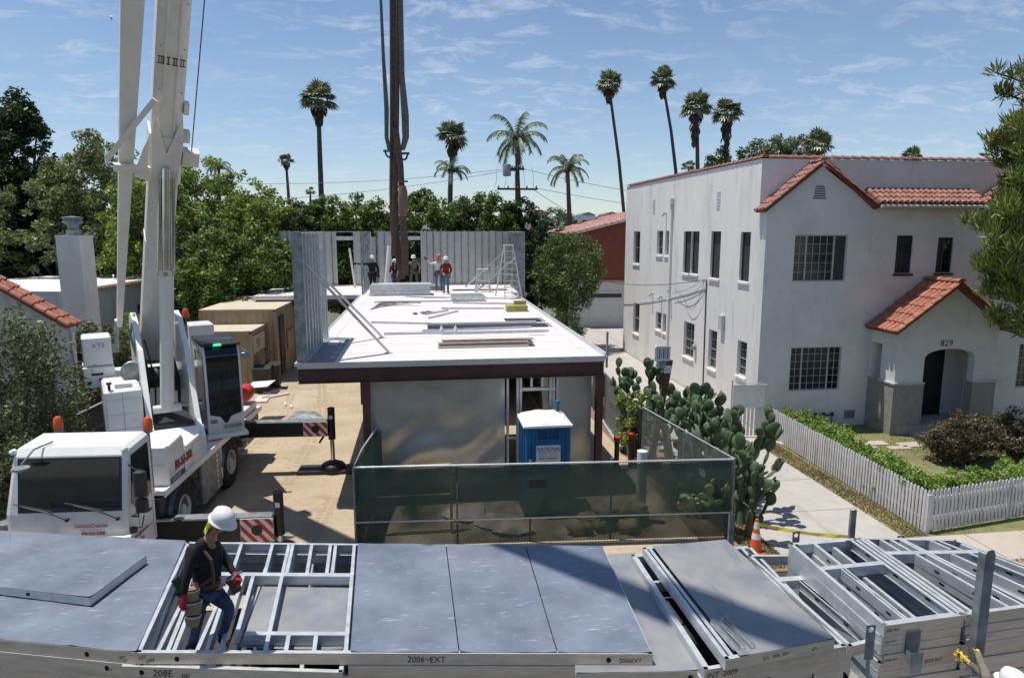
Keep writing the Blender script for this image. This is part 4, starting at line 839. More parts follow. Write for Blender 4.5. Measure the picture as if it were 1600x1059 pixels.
# =============== slings ===============
def sling(label,pts,wd,th,m,extra=None):
    r=root('lifting_sling',label,'sling',(pts[-1][0],pts[-1][1],pts[-1][2]),0,'lifting slings over the deck'); mb=MB(); k=len(pts)
    vs=[]; pts=[V(p) for p in pts]
    for i,p in enumerate(pts):
        w_=wd[i] if isinstance(wd,list) else wd
        for a in range(8): t=2*PI*a/8; vs.append(p+V((math.cos(t)*w_/2,math.sin(t)*th/2,0)))
    fs=[(i*8+a,i*8+(a+1)%8,(i+1)*8+(a+1)%8,(i+1)*8+a) for i in range(k-1) for a in range(8)]+[tuple(range(8)),tuple((k-1)*8+a for a in range(8))]
    mb.add(vs,fs); mb.build('webbing',m,r,True)
    return r
YS=33.5
def sp(l): return [QY(x,y,YS+dy) for x,y,dy in l]
def sw_(l): return [w_/1067*YS for w_ in l]
S1=sling('leftmost grey-green sling with a long loop ending at a shackle',sp([(591,-330,0),(595,0,0),(599,90,0),(604,170,0),(604,215,0),(609,237,0)]),sw_([4,4,5,7,6,6]),.12,M['slingg'])
S2=sling('thick dark sling hanging straight down the middle to the deck',sp([(614,-330,.1),(614,0,.1),(615,150,.1),(615,300,.1),(616,360,.1),(627,420,.1),(629,436,.1)]),sw_([9,10,11,13,13,12,8]),.2,M['sling'])
S3=sling('narrow dark sling between the two thick ones',sp([(622,-330,-.1),(622,0,-.1),(621,140,-.1),(618,260,-.1),(615,400,-.1)]),sw_([5,6,6,9,8]),.12,M['sling'])
S4=sling('grey-green sling at the right that bulges out above its shackle',sp([(625,-330,-.2),(626,0,-.2),(628,120,-.2),(633,180,-.2),(634,215,-.2),(629,235,-.2)]),sw_([6,7,8,11,10,7]),.15,M['slingg'])
S5=sling('dark sling at the right with a frayed canvas sleeve near its lower end',sp([(618,200,-.3),(626,260,-.3),(629,330,-.3),(632,380,-.3),(634,430,-.3)]),sw_([9,9,9,12,9]),.14,M['sling'])
mb=MB(); a,b=sp([(629,290,-.38),(632,338,-.38)]); mb.lathe([(.15,b.z-a.z),(.21,(b.z-a.z)*.85),(.22,(b.z-a.z)*.2),(.14,0)],a,12); mb.build('sleeve',mat('canvas_sleeve',(.16,.10,.075),.9,var=.3,scale=9),S5,True)
mb=MB(); a=sp([(628,285,-.4)])[0]; mb.box(a.x-.1,a.x+.28,a.y-.1,a.y-.02,a.z,a.z+.08); mb.build('strap_tie',M['slingg'],S5)
for s_,(x,y,dy) in ((S1,(608,238,0)),(S4,(631,242,-.2))):
    a=sp([(x,y,dy)])[0]; mb=MB(); mb.tube([a+V((.17*math.cos(t),0,.05-.28*math.sin(t))) for t in [PI*k/8 for k in range(9)]],.05,6); mb.tube([a+V((-.27,0,.06)),a+V((.27,0,.06))],.06,6); mb.build('shackle',M['black'],s_,True)
mb=MB(); pts=[P(602+i*2.2,437+4*math.sin(i*.9),ZS)for i in range(10)]
ch=[QY(622+1.5*math.sin(i*1.1),380+i*5,YS+.6) for i in range(12)]; mb.tube(ch,.04,5); tag(mb.build('lifting_chain',M['galvd'],smooth=True),'thin pale chain dangling between the slings above the deck','chain')
# =============== portable toilet ===============
PT=root('portable_toilet','blue portable toilet with a white domed roof behind the green fence','portable toilet',(2.85,15.7,0)); Mx=wm(PT)
W_=.545; D_=.55; hz=2.20
mb=MB(Mx)
def panelface(mb,o,u,n,L):
    pass
mb.bev(-W_,W_,-D_,D_,.08,hz,.05)
for sx in (-1,1):
    for k in range(3): x=sx*(W_-.10-k*.09); mb.box(x-.022,x+.022,-D_-.022,-D_-.001,.14,hz-.06)
for k in range(4): y=-D_+.14+k*.25; mb.box(-W_-.025,-W_-.001,y-.04,y+.04,.14,hz-.06)
mb.build('wall',M['blue'],PT)
mb=MB(Mx)
for k in range(5):
    for sx in (-1,1): mb.box(sx*.14-.12,sx*.14+.12,-D_-.03,-D_-.002,1.90+k*.045,1.922+k*.045)
mb.build('vent_louvre',mat('dark_blue_plastic',(.006,.06,.15),.5),PT)
mb=MB(Mx); nx_=14; vs=[];fs=[]
for i in range(nx_+1):
    for j in range(nx_+1):
        x=-W_-.035+2*(W_+.035)*i/nx_; y=-D_-.035+2*(D_+.035)*j/nx_; u_=1-abs(2*i/nx_-1)**2.6; v_=1-abs(2*j/nx_-1)**2.6; vs.append((x,y,hz+.02+.15*min(1,(u_*1.0))**.6*min(1,v_*1.2)**.5+.02*math.sin(x*14)*math.cos(y*9)*min(u_,v_)))
for i in range(nx_):
    for j in range(nx_): k=i*(nx_+1)+j; fs.append((k,k+nx_+1,k+nx_+2,k+1))
mb.add(vs,fs); mb.bev(-W_-.04,W_+.04,-D_-.04,D_+.04,hz-.02,hz+.025,.04); mb.build('roof',M['roofplastic'],PT,True)
mb=MB(Mx); mb.lathe([(.05,0),(.05,.22),(.07,.24),(.07,.30),(.02,.31)],(.36,.25,hz+.1),10); mb.build('vent_pipe',M['blue'],PT,True)
mb=MB(Mx); mb.box(-W_-.01,W_+.01,-D_-.01,D_+.01,0,.08); mb.build('skid',M['bin'],PT)
sy=-D_-.03; mb=MB(Mx); mb.box(-.29,.29,sy,-D_-.003,1.31,1.75); sg=mb.build('sign',M['sign'],PT)
o=Mx@V((0,sy-.003,0))
text('NATIONAL',.125,o+V((.0,0,1.625)),(1,0,0),(0,0,1),M['navytext'],sg,align='CENTER',shear=.3,bold=.012,sx=.92)
mb=MB(Mx); mb.box(-.27,.27,sy-.004,sy-.0005,1.595,1.604); mb.build('underline',M['redtext'],sg)
text('Portable Toilets  -  Temporary Fence',.036,o+V((0,0,1.545)),(1,0,0),(0,0,1),M['navytext'],sg,align='CENTER',sx=.85)
text('Storage Containers  -  Temporary Power',.036,o+V((0,0,1.50)),(1,0,0),(0,0,1),M['navytext'],sg,align='CENTER',sx=.8)
text('800-352-5675',.078,o+V((0,0,1.415)),(1,0,0),(0,0,1),M['redtext'],sg,align='CENTER',bold=.012)
text('nationalsite.com',.033,o+V((0,0,1.355)),(1,0,0),(0,0,1),M['navytext'],sg,align='CENTER')
# =============== chain-link fences ===============
def chainlink(mb,p,q,z0,z1,step=.065,r=.0032):
    p=V(p);q=V(q);L=(q-p).length;d=(q-p)/L;n=V((-d.y,d.x,0));H=z1-z0; k=int((L+H)/step)
    for i in range(k):
        for sg in (1,-1):
            a0=i*step-H; 
            s0,zz0=(a0,z0) if a0>=0 else (0,z0-a0); s1,zz1=(a0+H,z1) if a0+H<=L else (L,z0+L-a0)
            if s0>L or zz0>=z1: continue
            if sg<0: s0,s1=L-s0,L-s1
            off=n*(.003*sg); mb.tube([p+d*s0+V((0,0,zz0))+off,p+d*s1+V((0,0,zz1))+off],r,3,cap=False)
def cloth(mb,path,z0,z1,amp,seed,off=.04,sagz=.05):
    rg=random.Random(seed); ph=rg.uniform(0,6); vs=[];fs=[]; pts=[]
    for a,b in zip(path[:-1],path[1:]):
        a=V(a);b=V(b);L=(b-a).length;n=max(2,int(L/.09)); nn=V(((b-a).y,-(b-a).x,0)).normalized()
        pts+=[(a.lerp(b,i/n),nn) for i in range(n+(1 if b==V(path[-1]) else 0))]
    K=10; s=0
    for i,(p,nn) in enumerate(pts):
        s+=.09
        for k in range(K+1):
            f=k/K; z=z0+(z1-z0)*f - (sagz*abs(math.sin(s*2.2+ph)) if k==K else 0)
            d=off+amp*(math.sin(s*1.7+ph+f*2)*math.sin(f*PI)+.4*math.sin(s*5.1-f*4)*math.sin(f*PI)+.25*math.sin(s*11+f*9)*math.sin(f*PI)**.5)
            vs.append(p+nn*d+V((0,0,z)))
    for i in range(len(pts)-1):
        for k in range(K): fs.append((i*(K+1)+k,(i+1)*(K+1)+k,(i+1)*(K+1)+k+1,i*(K+1)+k+1))
    mb.add(vs,fs)
FR=root('site_fence','chain-link site fence hung with sagging green windscreen in front of the toilet','fence',(2.5,13.7,0))
fp=[(-1.18,17.0,0),(-1.42,15.2,0),(-1.50,13.95,0),(6.62,13.42,0),(6.05,17.9,0)]
hz=1.83
posts=[fp[0],fp[2],P(715,850,0),P(828,846,0),P(953,841,0),fp[3],(6.35,15.6,0),fp[4]]
for p in posts: mb=MB(); mb.tube([V((p[0],p[1],0)),V((p[0],p[1],hz+.02))],.024,8); mb.build('post',M['galvd'],FR,True)
mb=MB(); mb.tube([V(p)+V((0,0,hz)) for p in fp],.021,8); mb.build('top_rail',M['galvw'],FR,True)
mb=MB(); mb.tube([V(p)+V((0,0,.62)) for p in fp[2:4]],.018,8); mb.build('middle_rail',M['galvw'],FR,True)
mb=MB(); chainlink(mb,fp[2],fp[3],.05,hz-.02,r=.004); chainlink(mb,fp[0],fp[2],.05,hz-.02,r=.004); mb.build('chain_link',M['wired'],FR,rec=False)
mb=MB(); chainlink(mb,fp[3],fp[4],.05,hz-.02,r=.0042); mb.build('side_chain_link',M['wire'],FR,rec=False)
mb=MB(); cloth(mb,fp[:4],.03,hz-.05,.055,3,-.085); mb.build('windscreen',M['windscreen'],FR,True,rec=False)
mb=MB(); a=V(fp[4]); mb.obox(a+V((-.0,.1,.05)),a+V((-.05,.9,.05)),(1,0,0),(0,0,1),-.02,.02,0,1.7); mb.build('end_cloth',M['darkscreen'],FR)
mb=MB(); p=QY(838,751,13.62); mb.box(p.x-.18,p.x+.18,p.y-.17,p.y-.15,p.z-.09,p.z+.1); mb.build('dark_plate',M['black'],FR)
F2=root('boundary_fence','chain-link boundary fence with dark cloth running back along the right side of the deck','fence',(6.4,27,0))
fq=[(6.0,18.9,0),(6.25,22.5,0),(6.7,36,0)]
mb=MB(); mb.tube([V(p)+V((0,0,hz)) for p in fq],.022,6); mb.build('top_rail',M['galvw'],F2,True)
for i in range(8): p=V(fq[1]).lerp(V(fq[2]),i/7); mb=MB(); mb.tube([p,p+V((0,0,hz))],.025,6); mb.build('post',M['galvd'],F2,True)
mb=MB(); cloth(mb,fq,.03,hz-.06,.03,5); mb.build('cloth',M['darkscreen'],F2,True,rec=False)
mb=MB(); chainlink(mb,fq[0],fq[1],.05,hz-.02); mb.build('chain_link',M['wire'],F2,rec=False)
# junk behind the fence
mb=MB(); a=P(585,850,0); 
r=root('wooden_frame','pale wooden frame leaning behind the left end of the green fence','frame',(-.6,14.6,0)); 
for p,q in (((-1.15,14.5,.02),(-1.15,14.8,1.55)),((.55,14.5,.02),(.55,14.8,1.55)),((-1.15,14.8,1.5),(.55,14.8,1.5)),((-1.15,14.66,.85),(.55,14.66,.85))): mb=MB(); mb.bar(p,q,.06,.05); mb.build('batten',M['wood'],r)
rg=random.Random(8)
for i,(x,y,a_,b_) in enumerate(((1.6,14.9,.7,.5),(2.0,14.4,.5,.35),(.9,15.4,.6,.5))):
    mb=MB(); n=8; vs=[V((x,y,.18+.05*i))]+[V((x+a_*math.cos(2*PI*k/n)*rg.uniform(.7,1.2),y+b_*math.sin(2*PI*k/n)*rg.uniform(.7,1.2),.02+.12*rg.random())) for k in range(n)]; mb.add(vs,[(0,1+k,1+(k+1)%n) for k in range(n)]); tag(mb.build('plastic_sheet',M['board'],rec=False),['largest crumpled pale sheet on the ground behind the green fence','small crumpled pale sheet right against the green fence','crumpled pale sheet farther back by the foil wall'][i],'sheet','crumpled sheets behind the fence')
def blobm(mb,c,rx,ry,rz,rg,n=10,k=7,amp=.12):
    vs=[];fs=[]; c=V(c); ph=[rg.uniform(0,6) for _ in range(4)]
    for j in range(k+1):
        th=PI*j/k
        for i in range(n):
            a=2*PI*i/n; f=1+amp*math.sin(3*a+ph[0])*math.sin(2*th+ph[1])+amp*.6*math.sin(5*a+ph[2]+th*3)
            vs.append(c+V((rx*math.sin(th)*math.cos(a)*f,ry*math.sin(th)*math.sin(a)*f,rz*math.cos(th)*f)))
    for j in range(k):
        for i in range(n): fs.append((j*n+i,j*n+(i+1)%n,(j+1)*n+(i+1)%n,(j+1)*n+i))
    mb.add(vs,fs)
bags=[(3.4,14.1,.15,'low left'),(3.95,14.2,.15,'front middle'),(4.5,14.05,.15,'front right'),(3.7,14.5,.18,'rear left'),(4.25,14.6,.2,'rear middle'),(4.8,14.5,.17,'far right'),(4.1,14.3,.42,'topmost'),(4.6,14.35,.4,'upper right')]
for x,y,z,l in bags:
    mb=MB(); blobm(mb,(x,y,z),rg.uniform(.24,.36),rg.uniform(.16,.24),.15,rg,14,9,.3); tag(mb.build('sandbag',M['wood'],smooth=2),'tan stuffed bag, the %s one of the pile behind the green fence'%l,'bag','tan bags behind the fence')
for i,(x,y,h_) in enumerate(((963,703,.9),(985,700,.95))):
    p=P(x,y+30,0); mb=MB(); mb.tube([p,p+V((0,0,h_))],.07,10); o=mb.build('steel_stub',M['oxide'],smooth=True); tag(o,['rusty red steel stub post, left of the pair by the deck corner','rusty red steel stub post, right of the pair and nearer the vine'][i],'post','stub posts by the deck corner')
    mb=MB(); mb.lathe([(.09,0),(.10,.02),(.10,.10),(.05,.12)],p+V((0,0,h_-.04)),10); mb.build('cap',M['red'],o,True)
mb=MB(); mb.tube([(4.95,14.6,0),(4.95,14.6,1.7)],.12,12); tag(mb.build('pvc_pipe',M['sign'],smooth=True),'white plastic pipe standing behind the green fence near the stub posts','pipe')
mb=MB(); a=P(945,655,0); b=P(978,705,0); mb.bar(a+V((0,0,.05)),b+V((0,0,.05)),.35,.02); tag(mb.build('metal_flashing',M['galvw']),'long white strip of flashing lying on the soil beside the deck','flashing')
# leaning pole with signs
pb=P(1015,732,0); pt=QY(1046,562,pb.y); 
LP=root('leaning_pole','dark brown wooden pole leaning right with a small barred sign on top, beside the cactus','pole',pb)
mb=MB(); mb.bar(pb,pt,.17,.13,up=(0,1,0)); mb.build('post',M['brownwood'],LP)
c=QY(1035,552,pb.y-.12); mb=MB(); mb.bev(c.x-.22,c.x+.22,c.y-.03,c.y,c.z-.21,c.z+.21,.03); sg=mb.build('barred_sign',M['sign'],LP)
mb=MB()
for k in range(6): x=c.x-.145+k*.058; mb.box(x-(.014 if k%2 else .008),x+(.014 if k%2 else .008),c.y-.034,c.y-.0305,c.z-.15,c.z+.15)
mb.build('bars',M['marker'],sg)
mb=MB(); mb.lathe([(.05,-.42),(.16,-.40),(.14,-.2),(.05,-.19)],(c.x+.02,c.y+.1,c.z),10); mb.build('lamp',M['galvd'],LP,True)
c=QY(1043,577,pb.y-.12); mb=MB(); mb.box(c.x-.1,c.x+.1,c.y-.03,c.y,c.z-.1,c.z+.1); t_=mb.build('tag_plate',M['sign'],LP)
text('11',.13,(c.x-.07,c.y-.033,c.z-.05),(1,0,0),(0,0,1),M['marker'],t_)
# =============== prickly pears ===============
def padmesh(mb,c,d,nrm,w_,h_,t_=.035):
    """flattened egg: c=bottom joint, d=growth direction, nrm=flat normal"""
    d=V(d).normalized(); nrm=V(nrm); nrm=(nrm-d*nrm.dot(d)).normalized(); s=d.cross(nrm); c=V(c); n=10
    prof=[(0,.0),(.10,.36),(.30,.80),(.55,1.0),(.78,.86),(.93,.5),(1,0)]
    vs=[]
    for f,wf in prof:
        for i in range(n): a=2*PI*i/n; vs.append(c+d*(h_*f)+s*(math.cos(a)*w_/2*wf)+nrm*(math.sin(a)*t_*(wf**.7)))
    fs=[(j*n+i,j*n+(i+1)%n,(j+1)*n+(i+1)%n,(j+1)*n+i) for j in range(len(prof)-1) for i in range(n)]
    mb.add(vs,fs)
def cactus(label,base,H,spread,n,seed,bias=(0,0)):
    rg=random.Random(seed); r=root('prickly_pear_cactus',label,'cactus',base,0,'prickly pear cacti along the fence'); base=V(base)
    mb=MB(); tips=[]; tr=MB()
    for s in range(n):
        a=2*PI*s/n+rg.uniform(-.4,.4); o=base+V((math.cos(a)*.25,math.sin(a)*.35,0)); lean=rg.uniform(.1,1)*spread/H
        d=V((math.cos(a)*lean+bias[0],math.sin(a)*lean+bias[1],1)).normalized(); L=H*rg.uniform(.30,.5); top=o+d*L
        tr.tube([o,o+d*L*.5,top],[.10,.085,.07],8); tips.append((top,d,0)); tips.append((o+d*L*.6,V((d.x+rg.uniform(-1,1),d.y+rg.uniform(-1,1),.6)),1))
    tr.build('trunk',M['cactus'],r,True)
    cnt=0
    while tips and cnt<150:
        p,d,k=tips.pop(0); h_=rg.uniform(.30,.42)*(1 if k<4 else .8); w_=h_*rg.uniform(.62,.78); d=V(d).normalized(); a=rg.uniform(0,PI); nrm=V((math.cos(a),math.sin(a),rg.uniform(-.3,.3)))
        padmesh(mb,p,d,nrm,w_,h_); cnt+=1
        nn=(nrm-d*nrm.dot(d)).normalized(); s=d.cross(nn); top=p+d*h_
        if p.z-base.z<H-.45 and k<7:
            m=rg.choice((1,2,2,3) if k<3 else (1,1,2,2,3))
            for q in range(m):
                t=rg.uniform(-.9,.9); st=p+d*(h_*(.97-.25*abs(t)))+s*(w_*.5*t*.75)
                nd=(d+s*t*.9+V((rg.uniform(-.25,.25)+bias[0]*.3,rg.uniform(-.25,.25),.35))).normalized(); nd.z=max(nd.z,.05); tips.append((st,nd,k+1))
    mb.build('pads',M['cactus'],r,True)
cactus('biggest prickly pear, leaning over the driveway at the fence corner',(7.15,14.7,0),2.95,1.1,8,11,(.05,.1))
cactus('prickly pear in the middle of the row, behind the chain-link fence',(7.2,16.2,0),2.7,1.3,7,12,(.12,.1))
cactus('prickly pear behind the leaning pole, against the white house',(7.3,18.4,0),2.75,1.3,7,13,(-.05,.1))
cactus('farthest prickly pear, at the deck corner left of the leaning pole',(7.0,20.8,0),3.0,1.4,7,14,(-.12,0))
cactus('low prickly pear clump at the foot of the fence corner beside the driveway',(7.1,13.8,0),1.45,.4,4,15,(.03,0))
# =============== foliage ===============
def leafpts(rs,clumps,n,leaf,aspect=.55,flat=.5):
    """n rhombic leaves spread round clump centres; returns verts, faces"""
    C_=np.array([c[:3] for c in clumps]); Rr=np.array([c[3] for c in clumps]); wts=Rr**2; wts/=wts.sum()
    idx=rs.choice(len(clumps),n,p=wts); v=rs.normal(size=(n,3)); v/=np.linalg.norm(v,axis=1)[:,None]
    rad=rs.random(n)**.45; c=C_[idx]+v*(Rr[idx]*rad)[:,None]*np.array([1,1,.85])
    u=rs.normal(size=(n,3)); u[:,2]*=.7; u/=np.linalg.norm(u,axis=1)[:,None]
    nr=v*1.0+rs.normal(size=(n,3))*.6; w=np.cross(u,nr); w/=np.linalg.norm(w,axis=1)[:,None]+1e-9
    s=leaf*(.6+.8*rs.random(n))[:,None]
    vs=np.stack([c-u*s*.5,c+w*s*aspect*.5,c+u*s*.5,c-w*s*aspect*.5],1).reshape(-1,3)
    return vs,np.arange(4*n).reshape(-1,4)
def leafobj(name,vs,fs,m,parent):
    Mi=wm(parent).inverted(); t=np.array(Mi.translation); R3=np.array(Mi.to_3x3()); vs=vs@R3.T+t
    me=bpy.data.meshes.new(name); me.vertices.add(len(vs)); me.vertices.foreach_set('co',vs.astype(np.float32).ravel())
    me.loops.add(fs.size); me.loops.foreach_set('vertex_index',fs.ravel().astype(np.int32)); k=fs.shape[1]
    me.polygons.add(len(fs)); me.polygons.foreach_set('loop_start',np.arange(0,fs.size,k,dtype=np.int32)); me.update(calc_edges=True); me.validate()
    me.materials.append(m); o=bpy.data.objects.new(name,me); C.objects.link(o); o.parent=parent; WM[o.name]=wm(parent); return o
def crown_clumps(rg,c,rx,ry,rz,n,cr,top=0.0,shell=.55):
    out=[]; c=V(c)
    for i in range(n):
        while 1:
            x,y,z=[rg.uniform(-1,1) for _ in range(3)]; q=math.sqrt(x*x+y*y+z*z)
            if q<=1 and (q>shell or rg.random()<.25): break
        f=1-.35*max(0,z)*top
        out.append((c.x+x*rx*f,c.y+y*ry*f,c.z+z*rz,cr*rg.uniform(.6,1.35)))
    return out
def tree(name,label,base,ztop,rx,rz,m,n=4000,leaf=.22,ncl=60,cr=None,group=None,seed=1,trunk=.16,ry=None,cat='tree',top=0,aspect=.55,bark='bark',cz=None,limbs=6,shell=.55):
    rg=random.Random(seed); rs=np.random.RandomState(seed); r=root(name,label,cat,base,0,group); b=V(base); ry=ry or rx
    c=V((b.x,b.y,cz if cz is not None else ztop-rz)); cr=cr or rx*.30
    cl=crown_clumps(rg,c,rx-cr*.4,ry-cr*.4,rz-cr*.4,ncl,cr,top,shell)
    mb=MB(); fork=V((b.x,b.y,max(b.z+.2,c.z-rz*.55))); mb.tube([b,b.lerp(fork,.5)+V((.03,0,0)),fork],[trunk,trunk*.85,trunk*.75],8)
    for i in range(limbs):
        t=cl[(i*7)%len(cl)]; e=V(t[:3]); md=fork.lerp(e,.5)+V((0,0,.15*rz)); mb.tube([fork,md,e],[trunk*.55,trunk*.35,trunk*.12],6)
    mb.build('trunk',M[bark],r,True)
    vs,fs=leafpts(rs,cl,n,leaf,aspect); vs[:,2]=np.maximum(vs[:,2],b.z+.02); leafobj('crown',vs,fs,G[m],r)
    return r
def at(px,py,Y): return QY(px,py,Y)
# backdrop row behind the building (ficus and others), x range 450..900
rg=random.Random(21)
row=[(432,300,46,2.2,'mid'),(462,306,47,1.9,'olive'),(497,303,48,2.1,'ficus'),(527,302,47,2.0,'ficus'),(556,301,49,2.0,'ficus'),(590,300,47,2.2,'ficus'),(628,295,48,2.1,'ficus'),(658,282,50,2.2,'ficus'),(693,294,47,2.1,'ficus'),(722,300,48,1.7,'olive'),(748,292,49,1.9,'ficus'),(775,300,47,1.9,'ficus'),(808,302,48,2.3,'dark'),(838,325,47,2.0,'dark'),(872,352,50,1.6,'ficus')]
names=['farthest left tree of the row behind the deck','sparse olive-green tree in the row behind the deck, second from left','tree behind the rear left wall, under the tall lone palm','tree behind the rear left doorway','tree behind the low wall panel','tree just left of the hanging slings','tree right behind the hanging slings','pointed taller tree right of the slings','tree behind the worker in white','thin dull-green tree among the darker row behind the deck','pointed tree behind the long sheathed wall','tree left of the utility pole','dark tree around the foot of the utility pole','low dark tree right of the utility pole','small tree above the round camphor tree']
for i,((px,py,Y,rx,m),l) in enumerate(zip(row,names)):
    t=at(px,py,Y); tree('screen_tree',l,(t.x,Y,0),t.z,rx,t.z*.46,m,11000,.23,130,.42,'trees in a row behind the deck',100+i,.14,top=.6,ry=1.8)
# left side trees
t=at(40,140,48); tree('conifer_tree','tall dark conifer at the left edge of the photo, highest on that side',(t.x-.8,48,0),t.z,3.3,7.4,'dark',34000,.32,260,.6,None,1,.3,top=1.2,aspect=.4,shell=.4)
t=at(-40,230,47); tree('dark_tree','dark tree cut by the left edge below the tall conifer',(t.x,47,0),t.z,3.9,5.4,'dark',9000,.26,80,.7,None,2,.25)
t=at(75,262,46); tree('jacaranda_tree','jacaranda with purple-tinged blossom above the tiled cottage',(t.x,46,0),t.z,4.0,4.6,'jac',26000,.22,200,.5,None,3,.2)
t=at(150,203,47); tree('jacaranda_tree','taller feathery jacaranda behind the chimney',(t.x,47,0),t.z,3.7,5.3,'jac',28000,.21,220,.5,None,4,.22)
t=at(215,262,44); tree('leafy_tree','mid-green tree seen between the crane boom and the folded jib',(t.x,44,0),t.z,2.8,4.4,'mid',18000,.2,170,.5,None,5,.2)
t=at(305,238,45); tree('leafy_tree','broad light-green tree just right of the crane boom',(t.x,45,0),t.z,3.6,4.7,'mid',26000,.2,230,.5,None,6,.25)
t=at(372,262,47); tree('leafy_tree','light-green tree behind the dense dark one right of the boom',(t.x,47,0),t.z,3.2,4.6,'mid',22000,.2,200,.5,None,7,.22)
t=at(360,352,38); tree('laurel_tree','big dense dark laurel overhanging the tan containers',(t.x+.4,38,0),t.z+.35,3.4,3.3,'ficus',26000,.19,190,.5,None,8,.2)
t=at(425,360,41); tree('laurel_tree','dense laurel between the containers and the rear deck',(t.x,41,0),t.z+.2,2.1,3.2,'ficus',8500,.19,90,.45,None,9,.18)
t=at(310,360,42); tree('laurel_tree','dark laurel right behind the crane boom',(t.x,42,0),t.z+1,2.6,4,'dark',8500,.2,90,.45,None,10,.18)
t=at(120,330,52); tree('dark_tree','dark tree filling the gap behind the chimney',(t.x,52,0),t.z,5,4.2,'dark',10000,.28,100,.8,None,11,.2)
t=at(20,330,52); tree('dark_tree','dark tree low behind the jacaranda at the far left',(t.x,52,0),t.z,5,4.2,'dark',10000,.28,100,.8,None,12,.2)
# round camphor by the driveway
t=at(878,357,38); tree('camphor_tree','round glossy green tree standing beside the driveway in front of the garage',(8.15,38,0),t.z,2.15,2.35,'round',17000,.13,170,.42,None,13,.1,cz=4.35,shell=.7)
t=at(905,500,36.5); tree('camphor_tree','small leafy sapling under the round green tree at the driveway edge',(7.7,36.3,0),2.6,1.2,1.1,'round',5000,.11,55,.3,None,14,.05)
# trees behind the white house
for i,(px,py,Y,rx,rz,m) in enumerate(((1140,225,62,2.4,2.4,'ficus'),(1185,215,62,1.8,2.2,'olive'),(1215,205,64,1.7,2.6,'olive'),(1252,208,66,1.9,2.4,'olive'),(395,300,50,2,3.5,'mid'),(870,318,90,2.6,3.0,'olive'))):
    t=at(px,py,Y); tree('leafy_tree',['dark tree crown just above the white roofline','olive tree crown above the white roofline','pointed olive crown above the gable','olive crown right of the pointed one over the gable','thin light tree between the boom and the lone palm','grey-green feathery tree beside the utility pole'][i],(t.x,Y,0),t.z,rx,rz,m,4200,.24,55,.55,None,40+i,.15)
# foreground olive bush at left
tree('olive_bush','big loose olive-green bush at the left edge in front of the cottage',(at(22,600,16.6).x,16.6,0),4.9,1.55,2.3,'olive',20000,.085,170,.34,None,50,.07,cat='bush',cz=2.7,shell=.3)
tree('olive_bush','darker low part of the bush spreading beside the truck cab',(at(20,700,15.4).x,15.4,0),2.6,1.25,1.25,'olive',9000,.08,70,.28,None,51,.05,cat='bush',shell=.3)
t=at(150,498,24.5); tree('shrub','red-tinged upright shrub between the chimney and the crane',(t.x,24.5,0),t.z,1.15,1.7,'shrub',8500,.11,80,.28,None,52,.06,cat='bush')
for i,(px,py,Y,rx,rz) in enumerate(((205,478,33,1.0,.9),(255,486,34,.9,.9),(320,488,38,1.3,1.1),(350,485,37,1.0,1.0))):
    t=at(px,py,Y); tree('shrub',['light shrub showing left of the boom foot','light shrub between the boom foot and the counterweight','light shrub under the dark laurel at the container roof','small light shrub next to the taller container'][i],(t.x,Y,0),t.z,rx,t.z*.5,'mid',3500,.11,40,.3,'shrubs behind the crane',60+i,.05,cat='bush')
# vine on the boundary fence
rs=np.random.RandomState(70); r=root('vine','leafy yellow-green vine hanging on the fence left of the leaning pole','vine',(6.15,19,0)); rg=random.Random(70)
cl=[(6.1+rg.uniform(-.25,.25),18.9+rg.uniform(-.7,.9),rg.uniform(.1,1.9),rg.uniform(.12,.25)) for _ in range(45)]; vs,fs=leafpts(rs,cl,3500,.09); leafobj('leaves',vs,fs,G['mid'],r)
cl=[(6.55+rg.uniform(-.3,.3),15.2+rg.uniform(-.7,.9),rg.uniform(.1,.5),rg.uniform(.12,.25)) for _ in range(25)]; r=root('weeds','dark green weeds behind the side chain-link fence','weeds',(6.5,15.3,0)); vs,fs=leafpts(rs,cl,2200,.08); leafobj('leaves',vs,fs,G['mid'],r)
# red-tip bushes, box hedges
for i,(cx,cy,rx,ry,rz,h) in enumerate(((15.55,17.4,1.0,.8,.8,1.5),(18.0,17.6,1.6,1.0,.9,1.6))):
    r=root('red_tip_bush',['rounded bush with coppery red tips in front of the arched porch','larger coppery bush cut by the right edge of the photo'][i],'bush',(cx,cy,0),0,'red-tipped bushes by the porch'); rg=random.Random(80+i); rs=np.random.RandomState(80+i)
    cl=crown_clumps(rg,(cx,cy,.72),rx,ry,.68,90,.24,0,.5); vs,fs=leafpts(rs,cl,13000,.075); vs[:,2]=np.maximum(vs[:,2],.02); leafobj('leaves',vs,fs,G['red'],r)
    mb=MB()
    for k in range(9): c=cl[k*5]; mb.tube([(cx+rg.uniform(-.3,.3),cy+rg.uniform(-.2,.2),0),c[:3]],[.03,.01],5)
    mb.build('stems',M['bark'],r)
def hedge(label,a,b,w_,h,seed,n):
    r=root('box_hedge',label,'hedge',a,0,'low hedges inside the picket fence'); rg=random.Random(seed); rs=np.random.RandomState(seed); a=V(a);b=V(b); L=(b-a).length; s=V((-(b-a).y,(b-a).x,0)).normalized(); cl=[]
    for k in range(int(L*60)):
        p=a.lerp(b,rg.random())+s*rg.uniform(-w_/2,w_/2); cl.append((p.x,p.y,rg.uniform(.1,h-.1),rg.uniform(.11,.19)))
    vs,fs=leafpts(rs,cl,n,.065); vs[:,2]=np.maximum(vs[:,2],.02); leafobj('leaves',vs,fs,G['bright'],r)
hedge('bright green low hedge along the driveway side of the picket fence',(11.62,13.9,0),(11.9,20.4,0),1.0,1.05,90,42000)
